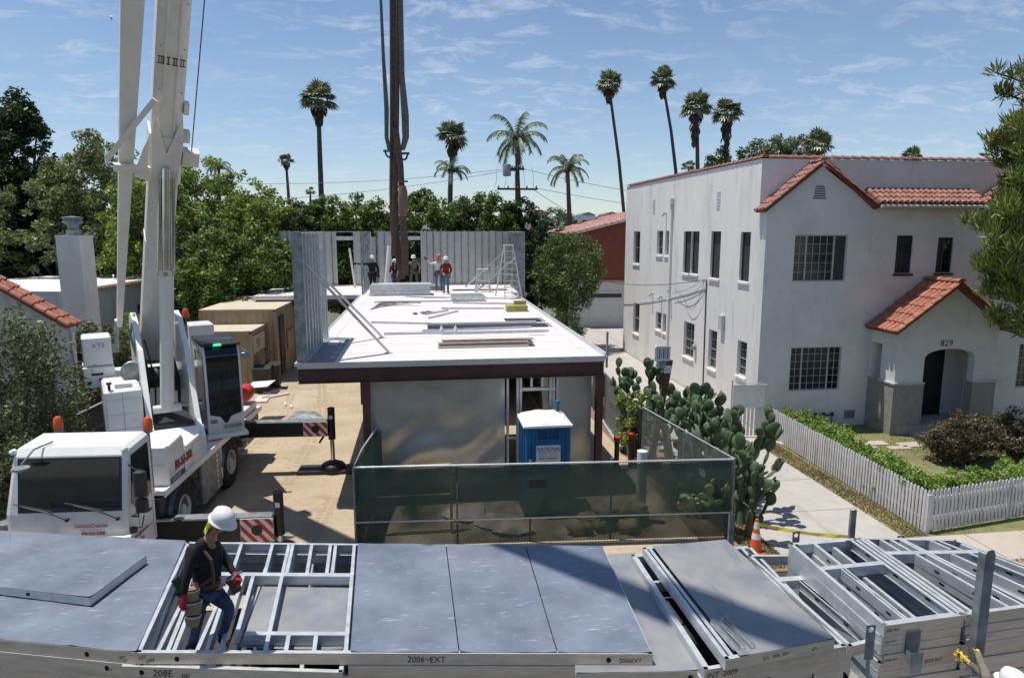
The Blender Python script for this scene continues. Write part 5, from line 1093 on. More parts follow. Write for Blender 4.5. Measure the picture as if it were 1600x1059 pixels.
hedge('bright green low hedge along the pavement side of the picket fence',(11.6,13.95,0),(21,15.3,0),.9,1.08,91,50000)
# big pine at the right edge
PN=root('pine_tree','large feathery pine hanging in from the right edge over the white house','tree',(19.2,17.5,0)); rg=random.Random(95); rs=np.random.RandomState(95)
Yp=17.3; ol=[(1590,110,.35),(1600,140,.5),(1585,190,.45),(1600,215,.6),(1578,235,.5),(1600,265,.5),(1560,300,.5),(1590,310,.7),(1548,335,.5),(1575,350,.7),(1600,350,.7),(1545,370,.5),(1562,400,.65),(1592,400,.8),(1555,430,.45),(1575,450,.65),(1600,450,.8),(1575,485,.4),(1595,500,.5)]
cl=[]
for x,y,rr in ol:
    p=QY(x+14,y,Yp)
    for k in range(10): cl.append((p.x+rg.uniform(-.45,.7),Yp+rg.uniform(-.8,.8),p.z+rg.uniform(-.35,.35),rr*rg.uniform(.35,.6)))
for k in range(120): t=rg.uniform(0,2*PI); q=rg.uniform(.2,2.0); cl.append((20.3+q*math.cos(t),Yp+q*math.sin(t),rg.uniform(3.8,12.3),rg.uniform(.3,.55)))
n=60000; C_=np.array([c[:3] for c in cl]); Rr=np.array([c[3] for c in cl]); idx=rs.choice(len(cl),n,p=Rr**2/(Rr**2).sum()); v=rs.normal(size=(n,3)); v/=np.linalg.norm(v,axis=1)[:,None]
c=C_[idx]+v*(Rr[idx]*rs.random(n)**.5)[:,None]; d=v*.6+np.array([0,0,.9])+rs.normal(size=(n,3))*.35; d/=np.linalg.norm(d,axis=1)[:,None]; wv=np.cross(d,rs.normal(size=(n,3))); wv/=np.linalg.norm(wv,axis=1)[:,None]
L=.26*(.6+.8*rs.random(n))[:,None]; vs=np.stack([c-wv*.012,c+wv*.012,c+d*L*.6+wv*.02,c+d*L,c+d*L*.6-wv*.02],1).reshape(-1,3)
leafobj('needles',vs,np.arange(5*n).reshape(-1,5),G['pine'],PN)
mb=MB(); mb.tube([(20.3,Yp,0),(20.4,Yp,6),(20.2,Yp,12)],[.35,.28,.1],10)
for k in range(26): c=cl[k*5]; z=c[2]-.5; mb.tube([(20.3,Yp,max(2.5,z-.8)),(20.3+(c[0]-20.3)*.5,Yp+(c[1]-Yp)*.5,z-.2),c[:3]],[.09,.06,.02],5)
mb.build('trunk',M['bark'],PN,True)
# =============== palms ===============
def fanhead(rg,R_,nleaf,skirt,parent,origin,seed):
    """ball of stiff fan leaves plus a hanging skirt of dead ones"""
    mb=MB(); o=V(origin)
    def fan(c,d,sz,droop):
        d=V(d).normalized(); up=V((0,0,1)); s=d.cross(up); s=s.normalized() if s.length>.05 else V((1,0,0)); n=s.cross(d)
        pet=c+d*sz*.45; mb.add([c-s*.02*R_,c+s*.02*R_,pet],[(0,1,2)])
        K=11
        for k in range(K):
            a=(k/(K-1)-.5)*3.3; dd=(d*math.cos(a)+s*math.sin(a)); tip=pet+dd*sz*.62*(1-.12*abs(a))+V((0,0,-droop*sz*(.25+.2*abs(math.sin(k*2.3))))); mid=pet+dd*sz*.36+n*.03*sz; q=s*math.cos(a)-d*math.sin(a); w_=sz*.075
            mb.add([pet,mid+q*w_,tip,mid-q*w_],[(0,1,2,3)])
    for i in range(nleaf):
        z=rg.uniform(-.55,1); a=i*2.39996; h=math.sqrt(max(0,1-z*z)); fan(o+V((0,0,.04*R_)),(h*math.cos(a),h*math.sin(a),z),R_*rg.uniform(.85,1.1),.35 if z<.5 else .1)
    lf=mb; Mi=lf.build('fronds',G['palm'],parent,rec=False)
    if skirt:
        mb2=MB(); L=skirt
        for i in range(70):
            a=rg.uniform(0,2*PI); z=-rg.uniform(0,1)*L; rr=R_*.42*(1-.62*abs(z)/L)*rg.uniform(.7,1.1); p=o+V((math.cos(a)*rr*.35,math.sin(a)*rr*.35,z*.8)); q=o+V((math.cos(a)*rr,math.sin(a)*rr,z*.8-.35*R_)); s=V((-math.sin(a),math.cos(a),0))*R_*.1
            mb2.add([p,q+s,q-V((0,0,.22*R_)),q-s],[(0,1,2,3)])
        mb2.build('dead_frond_skirt',M['skirt'],parent,rec=False)
def fanpalm(label,hx,hy,dia,bx,by,Y,skirt=0,seed=1,tw=5,n=42):
    h=QY(hx,hy,Y); b=QY(bx,by,Y); dz=h.z-b.z; sl=(b.x-h.x)/dz if dz>.01 else 0
    R_=dia/2/1067*Y*1.02; bx0=b.x+sl*b.z*.25; r=root('fan_palm',label,'palm tree',(bx0,Y,0),0,'tall fan palms on the skyline'); rw=tw/1067*Y/2
    mid=V(((h.x*.45+b.x*.55)+sl*dz*.06,Y,b.z+dz*.45))
    mb=MB(); mb.tube([(bx0,Y,0),(b.x,Y,b.z),mid,h+V((0,0,-.2*R_))],[rw*1.35,rw*1.15,rw,rw*.85],8); mb.build('trunk',M['palmbark'],r,True)
    fanhead(random.Random(seed),R_,n,skirt*R_,r,h,seed); return r
fanpalm('tall lone fan palm left of the hanging slings',497,158,58,502,305,60,.9,1,7)
fanpalm('small far fan palm between the boom and the tall lone palm',447,253,25,451,310,110,.6,2,4,30)
fanpalm('fan palm right of the slings above a drooping queen palm',707,216,52,703,300,60,1.0,3,6)
fanpalm('fan palm on a long bent trunk, left of the pair over the white house',952,133,44,976,345,75,1.0,4,5)
fanpalm('fan palm on a slanting trunk, second from the left over the white house',1036,126,42,1056,268,75,1.0,5,5)
fanpalm('fan palm with a long skirt of dead fronds, left one of the stout pair',1088,168,54,1090,262,62,2.2,6,6)
fanpalm('fan palm with a long skirt of dead fronds, right one of the stout pair',1136,178,52,1134,255,62,2.6,7,7)
fanpalm('tiny fan palm just above the tree line near the lone palm trunk',485,300,17,485,318,120,0,8,3,24)
fanpalm('low fan palm peeping over the left end of the white roofline',1076,260,26,1076,280,70,0,9,4,26)
fanpalm('dense fan palm over the gable of the white house',1277,228,54,1277,262,60,0,10,7)
fanpalm('small fan palm peeping over the roofline near the pine',1425,248,40,1425,262,60,0,11,6,30)
def queen(label,hx,hy,dia,bx,by,Y,seed,tw=8):
    h=QY(hx,hy,Y); b=QY(bx,by,Y); L=dia/2/1067*Y*1.25; r=root('queen_palm',label,'palm tree',(b.x,Y,0),0,'feathery queen palms'); rg=random.Random(seed); rw=tw/1067*Y/2
    mb=MB(); mb.tube([(b.x,Y,0),(b.x,Y,b.z),h],[rw*1.2,rw,rw*.7],8); mb.build('trunk',M['palmbark'],r,True); mb=MB()
    for i in range(17):
        a=i*2.39996+rg.uniform(-.2,.2); e=rg.uniform(.15,1.35); d=V((math.cos(a)*math.cos(e),math.sin(a)*math.cos(e),math.sin(e))); pts=[]; l=L*rg.uniform(.85,1.1); p=h.copy()
        for k in range(11): pts.append(p.copy()); p=p+d*l/10; d=(d+V((0,0,-.17-.02*k))).normalized()
        mb.tube(pts,[.03*L/2]*10+[.01],3,cap=False)
        for k in range(1,11):
            for q in range(4):
                c=pts[k-1].lerp(pts[k],q/4); t=(pts[k]-pts[k-1]).normalized(); s=t.cross(V((0,0,1))); s=s.normalized() if s.length>.01 else V((1,0,0)); ll=l*.22*(1-.45*abs(k/10-.4))*rg.uniform(.7,1.1)
                for sg in (-1,1):
                    tip=c+(s*sg*.75+t*.45+V((0,0,-.45-.5*rg.random()))).normalized()*ll; mb.add([c-t*.018*L,tip,c+t*.018*L],[(0,1,2)])
    mb.build('fronds',G['queen'],r,rec=False)
queen('large queen palm with arching feathery fronds behind the utility pole',807,222,98,812,360,52,1)
queen('smaller queen palm with drooping fronds right of the utility pole',887,265,74,890,350,56,2)
queen('queen palm directly below the fan palm right of the slings',705,268,62,703,330,55,3)
queen('thin queen palm leaning over the light-green tree beside the boom',342,262,46,342,300,60,4,5)
t=QY(687,312,58)
# =============== utility pole and wires ===============
UP=root('utility_pole','dark wooden utility pole with a grey transformer and two crossarms','utility pole',(QY(808,360,51).x,51,0)); x=QY(808,360,51).x; tz=QY(808,235,51).z
mb=MB(); mb.tube([(x,51,0),(x,51,tz)],[.20,.14],10); mb.build('pole',M['brownwood'],UP,True)
for py,wd in ((265,1.0),(296,3.0)):
    z=QY(808,py,51).z; mb=MB(); mb.box(x-wd/2,x+wd/2,50.75,50.87,z-.06,z+.08); c=mb.build('crossarm',M['brownwood'],UP); mb=MB()
    for k in range(5): xx=x-wd/2+.1+k*(wd-.2)/4; mb.lathe([(.05,0),(.08,.06),(.05,.12),(.03,.2)],(xx,50.81,z+.08),8)
    mb.build('insulator',M['galvd'],c)
c=QY(792,266,50.5); mb=MB(); mb.lathe([(.25,-.42),(.30,-.38),(.30,.34),(.26,.42),(.08,.46)],c,14); mb.build('transformer',M['galvd'],UP,True)
mb=MB(); mb.box(c.x+.28,x,50.5,50.7,c.z-.05,c.z+.05); mb.build('bracket',M['black'],UP)
zt=QY(808,262,51).z; z2=QY(808,294,51).z
for i,(a,b,s,l) in enumerate((((x,50.8,zt),(-30,58,zt+.2),1.2,'long thin power line running left from the pole top'),((x-.4,50.8,zt-.15),(-32,60,zt-1.6),1.4,'second thin power line running left, a little lower'),((x,50.8,zt),(40,60,zt-1.5),1.3,'thin power line running right from the pole top'),((x+1.4,50.8,z2),(42,62,z2-.6),1.2,'thin power line running right from the lower crossarm'),((x+1,50.8,z2),(x+4,50,z2-1.9),.05,'short slack cable dropping right from the lower crossarm'))):
    mb=MB(); mb.tube(sag(a,b,s,24),.016,4,cap=False); tag(mb.build('power_line',M['wired'],rec=False),l,'wire','power lines')
for k in range(6):
    pass
mb=MB()
for k in range(5): a=QY(775+k*14,262,50.9); b=QY(773+k*15,294,50.9); mb.tube([a,a.lerp(b,.5)+V((.1,0,-.15)),b],.012,4)
mb.build('jumper_wires',M['galvd'],UP)
# service wire across the garage to the house
mb=MB(); mb.tube(sag(QY(905,425,46),(XS-.1,QX(1105,437,XS).y,QX(1105,437,XS).z),.5,20),.014,4,cap=False); tag(mb.build('service_wire',M['darkframe'],rec=False),'thin dark wire from behind the camphor tree to the white house wall','wire')
# =============== picket fence, gate ===============
PF=root('picket_fence','white picket fence turning the corner round the front lawn','fence',(11.06,13.12,0))
c0=P(1443,833,0); sd=(P(1224,697,0)-c0); fr_=(P(1600,807,0)-c0); Ls=7.3; Lf=9
def pickets(p,d,L,hh,nm,inner):
    d=V((d.x,d.y,0)).normalized(); n=V((-d.y,d.x,0))*inner; k=int(L/.115); mb=MB(); rg=random.Random(7)
    for i in range(k):
        a=p+d*(i*.115+.06); h=hh+rg.uniform(-.012,.012); t=rg.uniform(-.008,.008); u=V((d.x*t,d.y*t,1))
        pr=[(-.038,0),(.038,0),(.038,h-.05),(.02,h-.01),(0,h),(-.02,h-.01),(-.038,h-.05)]
        mb.prism([a+d*x+V((0,0,.05))+u*z for x,z in pr],n*-.018)
    mb.build('pickets',M['picket'],PF)
    for z in (.3,.75): mb=MB(); mb.obox(p,p+d*L,n,(0,0,1),.002,.04,z,z+.07); mb.build('rail',M['picket'],PF)
    for t in ([0,2.4,4.8,L-.05] if L<8 else [2.5,5,7.5]): mb=MB(); a=p+d*t+n*.045; mb.box(a.x-.045,a.x+.045,a.y-.045,a.y+.045,0,hh-.05); mb.build('post',M['picket'],PF)
pickets(c0,sd,Ls,.97,'a',-1); pickets(c0,fr_,Lf,.97,'b',1)
GT=root('side_gate','grey chain-link gate with white pickets at the end of the drive beside the house','gate',(10.9,20.6,0))
a=V((9.95,20.6,0)); b=V((11.05,20.45,0))
mb=MB(); mb.tube([a,a+V((0,0,1.9)),b+V((0,0,1.75)),b],.03,8); mb.tube([a+V((0,0,1.0)),b+V((0,0,.95))],.02,6); mb.build('frame',M['galvw'],GT,True)
mb=MB(); mb.obox(a+V((.05,.02,.0)),b+V((-.05,.02,0)),(0,1,0),(0,0,1),-.004,.004,1.0,1.74); mb.build('panel',M['stucco2'],GT)
mb=MB()
for i in range(9): p=a.lerp(b,(i+.5)/9); mb.box(p.x-.04,p.x+.04,p.y-.05,p.y-.03,.06,.95)
mb.build('pickets',M['picket'],GT)
mb=MB(); p=P(1195,688,0); q=P(1228,698,0); mb.bar(p+V((0,0,.05)),q+V((0,0,.05)),.1,.06); tag(mb.build('timber',M['board']),'pale timber lying on the grass at the foot of the side gate','timber')
# cone, tape
p=P(1180,862,0); CN=root('traffic_cone','orange traffic cone with two white bands between the cactus and the panel stacks','traffic cone',p); Mx=wm(CN)
mb=MB(Mx); mb.bev(-.18,.18,-.18,.18,0,.03,.015); mb.build('base',M['orange'],CN)
rr=lambda z:.135-(.135-.028)*z/.72
mb=MB(Mx); mb.lathe([(rr(0),.03),(rr(.7),.73),(rr(.72),.74)],(0,0,0),20); mb.build('body',M['orange'],CN,True)
for z0,z1 in ((.28,.40),(.50,.64)): mb=MB(Mx); mb.lathe([(rr(z0)+.003,.03+z0),(rr(z1)+.003,.03+z1)],(0,0,0),20); mb.build('reflective_band',M['redwhite'],CN,True)
a=QY(1183,818,p.y); b=QY(1330,838,p.y-.6); mb=MB(); pts=sag(a,b,.06,16); vs=[];
for i,q in enumerate(pts): tw=.25*math.sin(i*.9); vs+=[q+V((0,tw*.05,-.035)),q+V((0,-tw*.05,.035))]
mb.add(vs,[(2*i,2*i+2,2*i+3,2*i+1) for i in range(16)]); tag(mb.build('caution_tape',M['yellow'],rec=False),'yellow caution tape strung from the cone to the panel frames','tape')
# unseen trees added across the street, behind the camera: they are what the windscreens and glass mirror
for i,(x,y,h) in enumerate(((-16,-22,9),(-8,-24,11),(1,-23,10),(10,-24,12),(19,-22,9))):
    tree('street_tree',['tree across the street, outside the picture, farthest left of its row','tree across the street, outside the picture, second from left','tree across the street, outside the picture, middle of its row','tree across the street, outside the picture, tallest of its row','tree across the street, outside the picture, farthest right of its row'][i],(x,y,0),h,4.2,h*.42,'mid',3500,.5,60,1.1,'trees across the street',200+i,.2)
# =============== mobile crane ===============
CR=root('mobile_crane','white mobile crane with a raised telescopic boom, parked at the left of the lot','mobile crane',(-5.33,13.0,0),R(-3)); Mc=wm(CR)
def cp(n,mb,m,par=None,sm=False): return mb.build(n,m,par or CR,sm)
mb=MB(Mc); mb.box(-2.42,-.08,.95,7.9,.62,1.34); mb.box(-2.0,-.5,-.3,.95,.5,.9); cp('chassis_frame',mb,M['black'])
mb=MB(Mc); mb.prism([(0,1.0,1.40),(0,1.0,1.48),(0,7.9,1.48),(0,7.9,1.40)],(-2.5,0,0)); mb.box(-.0,.03,1.0,7.9,1.36,1.50); cp('deck_plate',mb,M['white'])
# driver cab
prof=[(-.50,.72),(-.55,1.0),(-.53,1.70),(-.36,2.72),(-.26,2.85),(.50,2.90),(.56,2.82),(.56,.72)]
mb=MB(Mc); n=len(prof)
def ringc(u,ins): return [(u*(1 if z<1.75 or u>-.5 else .945),y+(ins if i<5 else 0)*.5,z-(ins if z>2.5 else 0)*.8) for i,(y,z) in enumerate(prof)]
vs=ringc(-2.08,.08)+ringc(-2.00,0)+ringc(-.08,0)+ringc(0,.08); fs=[tuple(range(n-1,-1,-1)),tuple(range(3*n,4*n))]
for k in range(3):
    for i in range(n): fs.append((k*n+i,k*n+(i+1)%n,(k+1)*n+(i+1)%n,(k+1)*n+i))
mb.add(vs,fs); CAB=cp('driver_cab',mb,M['white'])
d0=V((0,-.53,1.70));d1=V((0,-.36,2.72)); nn=V((0,-1.0,.19)).normalized(); dv=(d1-d0)
def onws(u,f,off): return V((u,0,0))+d0+dv*f+nn*off
def quadp(mb,u0,u1,f0,f1,o0,o1): mb.hexa([onws(u0,f0,o0),onws(u1,f0,o0),onws(u1,f0,o1),onws(u0,f0,o1)],[onws(u0,f1,o0),onws(u1,f1,o0),onws(u1,f1,o1),onws(u0,f1,o1)])
mb=MB(Mc); quadp(mb,-1.86,-.08,.03,.97,.002,.008); mb.build('windscreen_seal',M['black'],CAB)
mb=MB(Mc); quadp(mb,-1.82,-.12,.065,.935,.010,.014); mb.build('windscreen',M['glass'],CAB)
mb=MB(Mc); mb.prism([(.003,-.34,1.80),(.003,-.22,2.66),(.003,.45,2.70),(.003,.45,1.72),(.003,-.05,1.50)],(.008,0,0)); mb.build('side_window',M['glass'],CAB)
mb=MB(Mc); mb.prism([(-2.092,-.33,1.80),(-2.02,-.18,2.62),(-2.02,.45,2.62),(-2.092,.45,1.80)],(.008,0,0)); mb.build('side_window',M['glass'],CAB)
mb=MB(Mc); mb.tube([(-2.2,-.66,1.28),(-2.1,-.70,1.27),(0,-.70,1.27),(.1,-.66,1.27)],.055,8); cp('front_bar',mb,M['white'],CAB,True)
for i,x in enumerate((-1.42,-.55)):
    mb=MB(Mc); a=onws(x+.42,-.10,.05); mb.tube([a,onws(x+.1,.03,.05),onws(x-.35,.14,.035)],.013,5); mb.tube([onws(x-.5,.19,.03),onws(x+.15,.05,.03)],.010,4); mb.lathe([(.03,-.03),(.03,.03)],a,8,'Y'); cp('wiper',mb,M['black'],CAB)
# mirrors
mb=MB(Mc); mb.tube([(-.02,-.30,2.52),(.12,-.42,2.48),(.20,-.42,2.44)],.016,6); mb.tube([(.0,-.36,1.55),(.14,-.42,1.56),(.16,-.40,1.75)],.016,6); mb.bev(.12,.34,-.50,-.36,1.96,2.45,.04); mb.bev(.12,.34,-.50,-.36,1.66,1.92,.04); cp('mirror',mb,M['mirror'],CAB)
mb=MB(Mc); mb.tube([(-1.42,-.05,2.90),(-1.52,-.45,2.88),(-1.62,-.66,2.68)],.016,6); mb.lathe([(.02,-.0),(.14,-.03),(.15,-.07),(.04,-.10)],(-1.63,-.68,2.66),14); cp('ramp_mirror',mb,M['galvd'],CAB,True)
mb=MB(Mc); mb.tube([(.05,-.45,1.35),(.25,-.55,1.42),(.28,-.5,1.62)],.012,5); mb.lathe([(.01,0),(.06,.02),(.07,.10),(.02,.13)],(.06,-.46,1.26),10); cp('kerb_mirror',mb,M['mirror'],CAB,True)
mb=MB(Mc); mb.tube([(-1.2,.1,2.79),(-1.2,.1,2.86)],.02,6); mb.tube([(-.35,.25,2.79),(-.35,.25,2.87)],.015,6); cp('aerial',mb,M['galvd'],CAB)
for u in (-1.96,-.05): mb=MB(Mc); mb.lathe([(.01,-.09),(.05,-.05),(.05,.03),(.01,.06)],(u,-.30,2.80),10,'Y'); cp('marker_lamp',mb,M['sign'],CAB,True)
for u,v_,z in ((-1.90,1.0,2.66),(-.22,1.05,2.60)):
    mb=MB(Mc); mb.tube([(u,v_,1.4),(u,v_,z+.14)],.025,8); mb.lathe([(.08,.12),(.08,.17),(.02,.18)],(u,v_,z),12); c=cp('beacon_base',mb,M['galvd'],CR,True); mb=MB(Mc); mb.lathe([(.085,.18),(.088,.22),(.082,.36),(.055,.42),(.01,.44)],(u,v_,z),14); mb.build('beacon_lens',M['amber'],c,True)
# lettering on the cab
x1=(Mc.to_3x3()@V((1,0,0))); yv=(Mc.to_3x3()@V((0,1,0))); up=V((0,0,1))
def tx(s,size,l,xd,m,par,**k): return text(s,size,Mc@V(l),xd,up,m,par,**k)
tx('CentralstateCrane.com',.100,(-.63,-.562,1.44),x1,M['redtext'],CAB,align='CENTER',bold=.018,sx=.62)
tx('SANTA FE SPRINGS, CA',.036,(-.63,-.562,1.385),x1,M['marker'],CAB,align='CENTER')
tx('800-263-2008',.085,(-.60,-.562,1.30),x1,M['redtext'],CAB,align='CENTER',bold=.03,sx=.85)
for k_,(s,z,b_) in enumerate((('CentralstateCrane.com',1.10,.09),('800-263-2008',.96,.08))): tx(s,b_,(.012,-.38,z),yv,M['redtext'],CAB,bold=.02,sx=.68 if k_==0 else .9)
mb=MB(Mc); mb.obox((.004,-.40,1.085),(.004,.42,1.085),(1,0,0),up,0,.003,0,.008); mb.build('stripe',M['redtext'],CAB)
mb=MB(Mc); mb.obox((.004,-.3,1.50),(.004,.3,1.50),(1,0,0),up,0,.003,0,.05); mb.build('grille',M['galvd'],CAB)
# side box with the phone number
mb=MB(Mc); mb.prism([(0,1.30,1.49),(0,1.30,2.30),(0,2.0,2.34),(0,2.12,2.28),(0,2.16,1.98),(0,3.15,2.02),(0,3.25,1.95),(0,3.25,1.49)],(-.6,0,0)); SBX=cp('side_box',mb,M['white'])
mb=MB(Mc); mb.tube([(.0,1.3,2.31),(0,2.0,2.36)],.035,8); mb.tube([(0,2.18,2.04),(0,3.2,2.07)],.04,8); mb.build('handrail',M['white'],SBX,True)
tx('800-263-2008',.26,(.006,1.62,1.72),yv,M['redtext'],SBX,bold=.045,sx=.62)
mb=MB(Mc); mb.box(.002,.005,1.36,2.12,1.505,1.62); lp=mb.build('black_label',M['black'],SBX); tx('LIEBHERR',.10,(.008,1.40,1.527),yv,M['sign'],lp,sx=1.15,bold=.01)
tx('LTM 1045',.06,(.006,2.3,1.54),yv,M['marker'],SBX)
# mudguards, lockers
mb=MB(Mc); mb.bev(-.45,.0,3.05,4.35,.35,1.36,.03); L1=cp('side_locker',mb,M['galvd'])
mb=MB(Mc)
for y in (3.95,): 
    for k in range(7): mb.box(.004,.012,y,y+.12,.42+k*.13,.42+k*.13+.065)
mb.build('hazard_strip',M['redwhite'],L1)
mb=MB(Mc); mb.bev(-.45,-.03,4.36,4.5,.5,1.36,.02); cp('ladder_panel',mb,M['white'])
def wheel(u,v_,s):
    mb=MB(Mc); r=.66; mb.lathe([(.34,-.17),(.50,-.19),(.62,-.16),(r,-.10),(r,.10),(.62,.16),(.50,.19),(.34,.17)],(u,v_,r),28,'X'); del mb.f[-2:]; del mb.mi[-2:]
    t=mb.build('tyre',M['rubber'],W0,True); mb=MB(Mc)
    for k in range(28):
        a=2*PI*k/28; c=V((u,v_+math.cos(a)*r,r+math.sin(a)*r)); tg=V((0,-math.sin(a),math.cos(a))); nr=V((0,math.cos(a),math.sin(a)))
        for sg in (-1,1): mb.obox(c+V((sg*.01,0,0)),c+V((sg*.15,0,0))+tg*.05*sg,tg,nr,-.025,.025,-.01,.018)
    mb.build('tread',M['rubber'],W0)
    mb=MB(Mc); q=s*.1; pf=[(.34,.0),(.335,.12),(.31,.155),(.28,.10),(.24,.02),(.14,.0),(.13,.10),(.10,.14),(.02,.15)]
    mb.lathe([(a,b*s) for a,b in pf],(u+s*.04,v_,r),24,'X'); mb.build('rim',M['rim'],W0,True)
    mb=MB(Mc)
    for k in range(10): a=2*PI*k/10; mb.lathe([(.02,0),(.02,s*.05)],(u+s*.065,v_+math.cos(a)*.2,r+math.sin(a)*.2),6,'X')
    mb.build('wheel_bolts',M['galvd'],W0)
for u,v_,s in ((-.22,2.05,1),(-.22,5.2,1),(-2.28,2.05,-1),(-2.28,5.2,-1)):
    W0=bpy.data.objects.new('wheel',None); C.objects.link(W0); W0.parent=CR; W0.empty_display_size=.2; WM[W0.name]=wm(CR); wheel(u,v_,s)
for v_ in (2.05,5.2):
    for u0,u1 in ((-.5,.02),(-2.52,-2.0)):
        mb=MB(Mc); vs=[]; 
        for k in range(13):
            a=PI*(.08+.84*k/12); vs+=[(u0,v_+math.cos(a)*.84,.60+math.sin(a)*.78),(u1,v_+math.cos(a)*.84,.60+math.sin(a)*.78)]
        vs=[(x,y,min(z,1.355)) for x,y,z in vs]; mb.add(vs,[(2*k,2*k+1,2*k+3,2*k+2) for k in range(12)]); cp('mudguard',mb,M['galvd'])
# outriggers
def hazard(mb,x0,x1,y,z0,z1,n=5):
    pass
def outrigger(v_,z0,z1,u1,jz0,jz1,pad,label):
    mb=MB(Mc); mb.bev(-1.2,u1,v_-.02,v_+.28,z0,z1,.02); b=cp('outrigger_beam',mb,M['black']); b['label']=label
    mb=MB(Mc); mb.box(.15,u1-.05,v_-.0,v_+.26,z1+.001,z1+.006); mb.build('beam_top_plate',M['galvd'],b)
    w0=u1-.66; mb=MB(Mc); mb.box(w0,u1,v_-.04,v_-.022,z0,z1-.01); pl=mb.build('hazard_plate',M['redwhite'],b)
    mb=MB(Mc); h=z1-.01-z0; y=v_-.0425
    for k in range(-2,4):
        xa=w0+.02+k*.22
        poly=[]
        for (dx,zz) in ((0,z1-.01),(.11,z1-.01),(.11+h*.9,z0),(h*.9,z0)): poly.append((xa+dx,zz))
        # clip to the plate
        def clip(poly,x,keep):
            o=[]
            for i in range(len(poly)):
                a=poly[i];b_=poly[(i+1)%len(poly)]; ia=(a[0]>=x)==keep; ib=(b_[0]>=x)==keep
                if ia:o.append(a)
                if ia!=ib: t=(x-a[0])/(b_[0]-a[0]); o.append((x,a[1]+t*(b_[1]-a[1])))
            return o
        q=clip(poly,w0+.005,True); q=clip(q,u1-.005,False) if q else q
        if len(q)>2: mb.prism([(a,y,c) for a,c in q],(0,.002,0))
    mb.build('red_stripes',M['red'],pl); mb=MB(Mc); mb.lathe([(.11,0),(.11,-.012)],((w0+u1)/2,v_-.043,(z0+z1)/2),16,'Y'); mb.build('round_lamp',M['black'],pl)
    mb=MB(Mc); ju=u1+.08; mb.tube([(ju,v_+.13,jz0+.05 if not pad else .95),(ju,v_+.13,jz1)],.10,14); j=mb.build('jack_housing',M['black'],b,True)
    mb=MB(Mc); mb.box(ju-.04,ju+.05,v_+.02,v_+.032,jz1-.30,jz1-.2); mb.build('decal',M['sign'],j)
    mb=MB(Mc); mb.tube([(ju,v_+.13,.18),(ju,v_+.13,z0+.1)],.06,12); mb.build('piston',M['chrome'],b,True)
    mb=MB(Mc); mb.lathe([(.08,.34),(.30,.24),(.34,.18),(.34,.14)],(ju,v_+.13,0),16); mb.build('foot',M['black'],b,True)
    if pad:
        mb=MB(Mc); mb.tube([(ju-.35,v_+.12,.85),(ju-.15,v_+.12,1.15),(ju,v_+.12,1.2)],.035,6); mb.build('pad_hook',M['black'],b)
outrigger(.85,.42,.93,2.18,.45,1.42,False,'front outrigger beam with a red and white striped plate')
outrigger(5.95,1.08,1.50,2.35,.2,1.85,True,'rear outrigger beam reaching out over the sand')
mb=MB(Mc); mb.bev(-4.0,-2.4,.85,1.15,.45,.95,.02); cp('outrigger_beam',mb,M['galvd'])
p=Mc@V((2.43,6.08,0)); 
r=root('timber_pad','dark timber crib under the rear outrigger foot on the sand','timber pad',p); mb=MB(Matrix.Translation(p)@Matrix.Rotation(R(-3),4,'Z')); mb.bev(-.95,.7,-.28,-.02,.0,.12,.01); mb.bev(-.95,.7,.02,.28,.0,.12,.01); mb.build('planks',M['bin'],r)
# rear end clutter and red fuel can
mb=MB(Mc); mb.bev(-.75,-.02,6.4,7.6,1.48,1.72,.02); cp('rear_tray',mb,M['white'])
mb=MB(Mc); 
for k in range(4): mb.box(-.5+k*.04,.02,6.3,6.42,.5+k*.22,.61+k*.22)
cp('hazard_strip',mb,M['redwhite'])
p=Mc@V((-.25,7.3,1.73)); mb=MB(); mb.lathe([(.05,-.30),(.22,-.28),(.24,-.1),(.24,.2),(.17,.28),(.05,.30)],p+V((0,0,.30)),14,'Y'); tag(mb.build('red_tank',M['red'],smooth=True),'round red tank standing on the tail of the crane beside the operator cab','tank')
# ---- superstructure, slewed 25 degrees ----
cx,cy=(Mc@V((-1.25,4.6,0))).xy; Ms=Matrix.Translation((cx,cy,0))@Matrix.Rotation(R(25),4,'Z')
mb=MB(Ms); mb.lathe([(.75,1.49),(.75,1.62),(1.0,1.66),(1.0,1.72)],(.1,.3,0),28); cp('slew_ring',mb,M['black'],None,True)
mb=MB(Ms); mb.box(-1.15,1.45,-.4,2.9,1.73,1.85); cp('turntable',mb,M['white'])
mb=MB(Ms); mb.bev(-1.42,-.66,-1.1,1.6,1.86,3.12,.05); EB=cp('engine_cover',mb,M['white'])
mb=MB(Ms); mb.box(-1.18,-.82,-.9,-.5,3.121,3.135); mb.build('vent_grille',M['galvd'],EB)
mb=MB(Ms); mb.lathe([(.03,0),(.03,.12),(.06,.14),(.05,.18)],(-1.30,-1.0,3.12),8); mb.build('lamp',M['black'],EB,True)
for a0,a1,nm in ((-.62,-.50,''),(.40,.52,'')):
    mb=MB(Ms); mb.prism([(a0,b,z) for b,z in [(-1.75,1.55),(-1.70,2.0),(-1.25,2.25),(-.75,3.0),(-.1,3.85),(.7,4.45),(1.5,4.60),(2.2,4.45),(2.5,3.7),(2.0,1.86),(1.2,1.5)]],(a1-a0,0,0)); cp('turret_plate',mb,M['white'])
mb=MB(Ms); mb.prism([(-.60,b,z) for b,z in [(-1.78,1.50),(-1.80,1.95),(-1.45,2.15),(-1.0,2.05),(-.9,1.5)]],(1.14,0,0)); NB=cp('turret_nose',mb,M['white'])
mb=MB(Ms); mb.box(-.44,.38,-1.2,.5,2.16,2.20); mb.build('dark_hatch',M['bin'],NB)
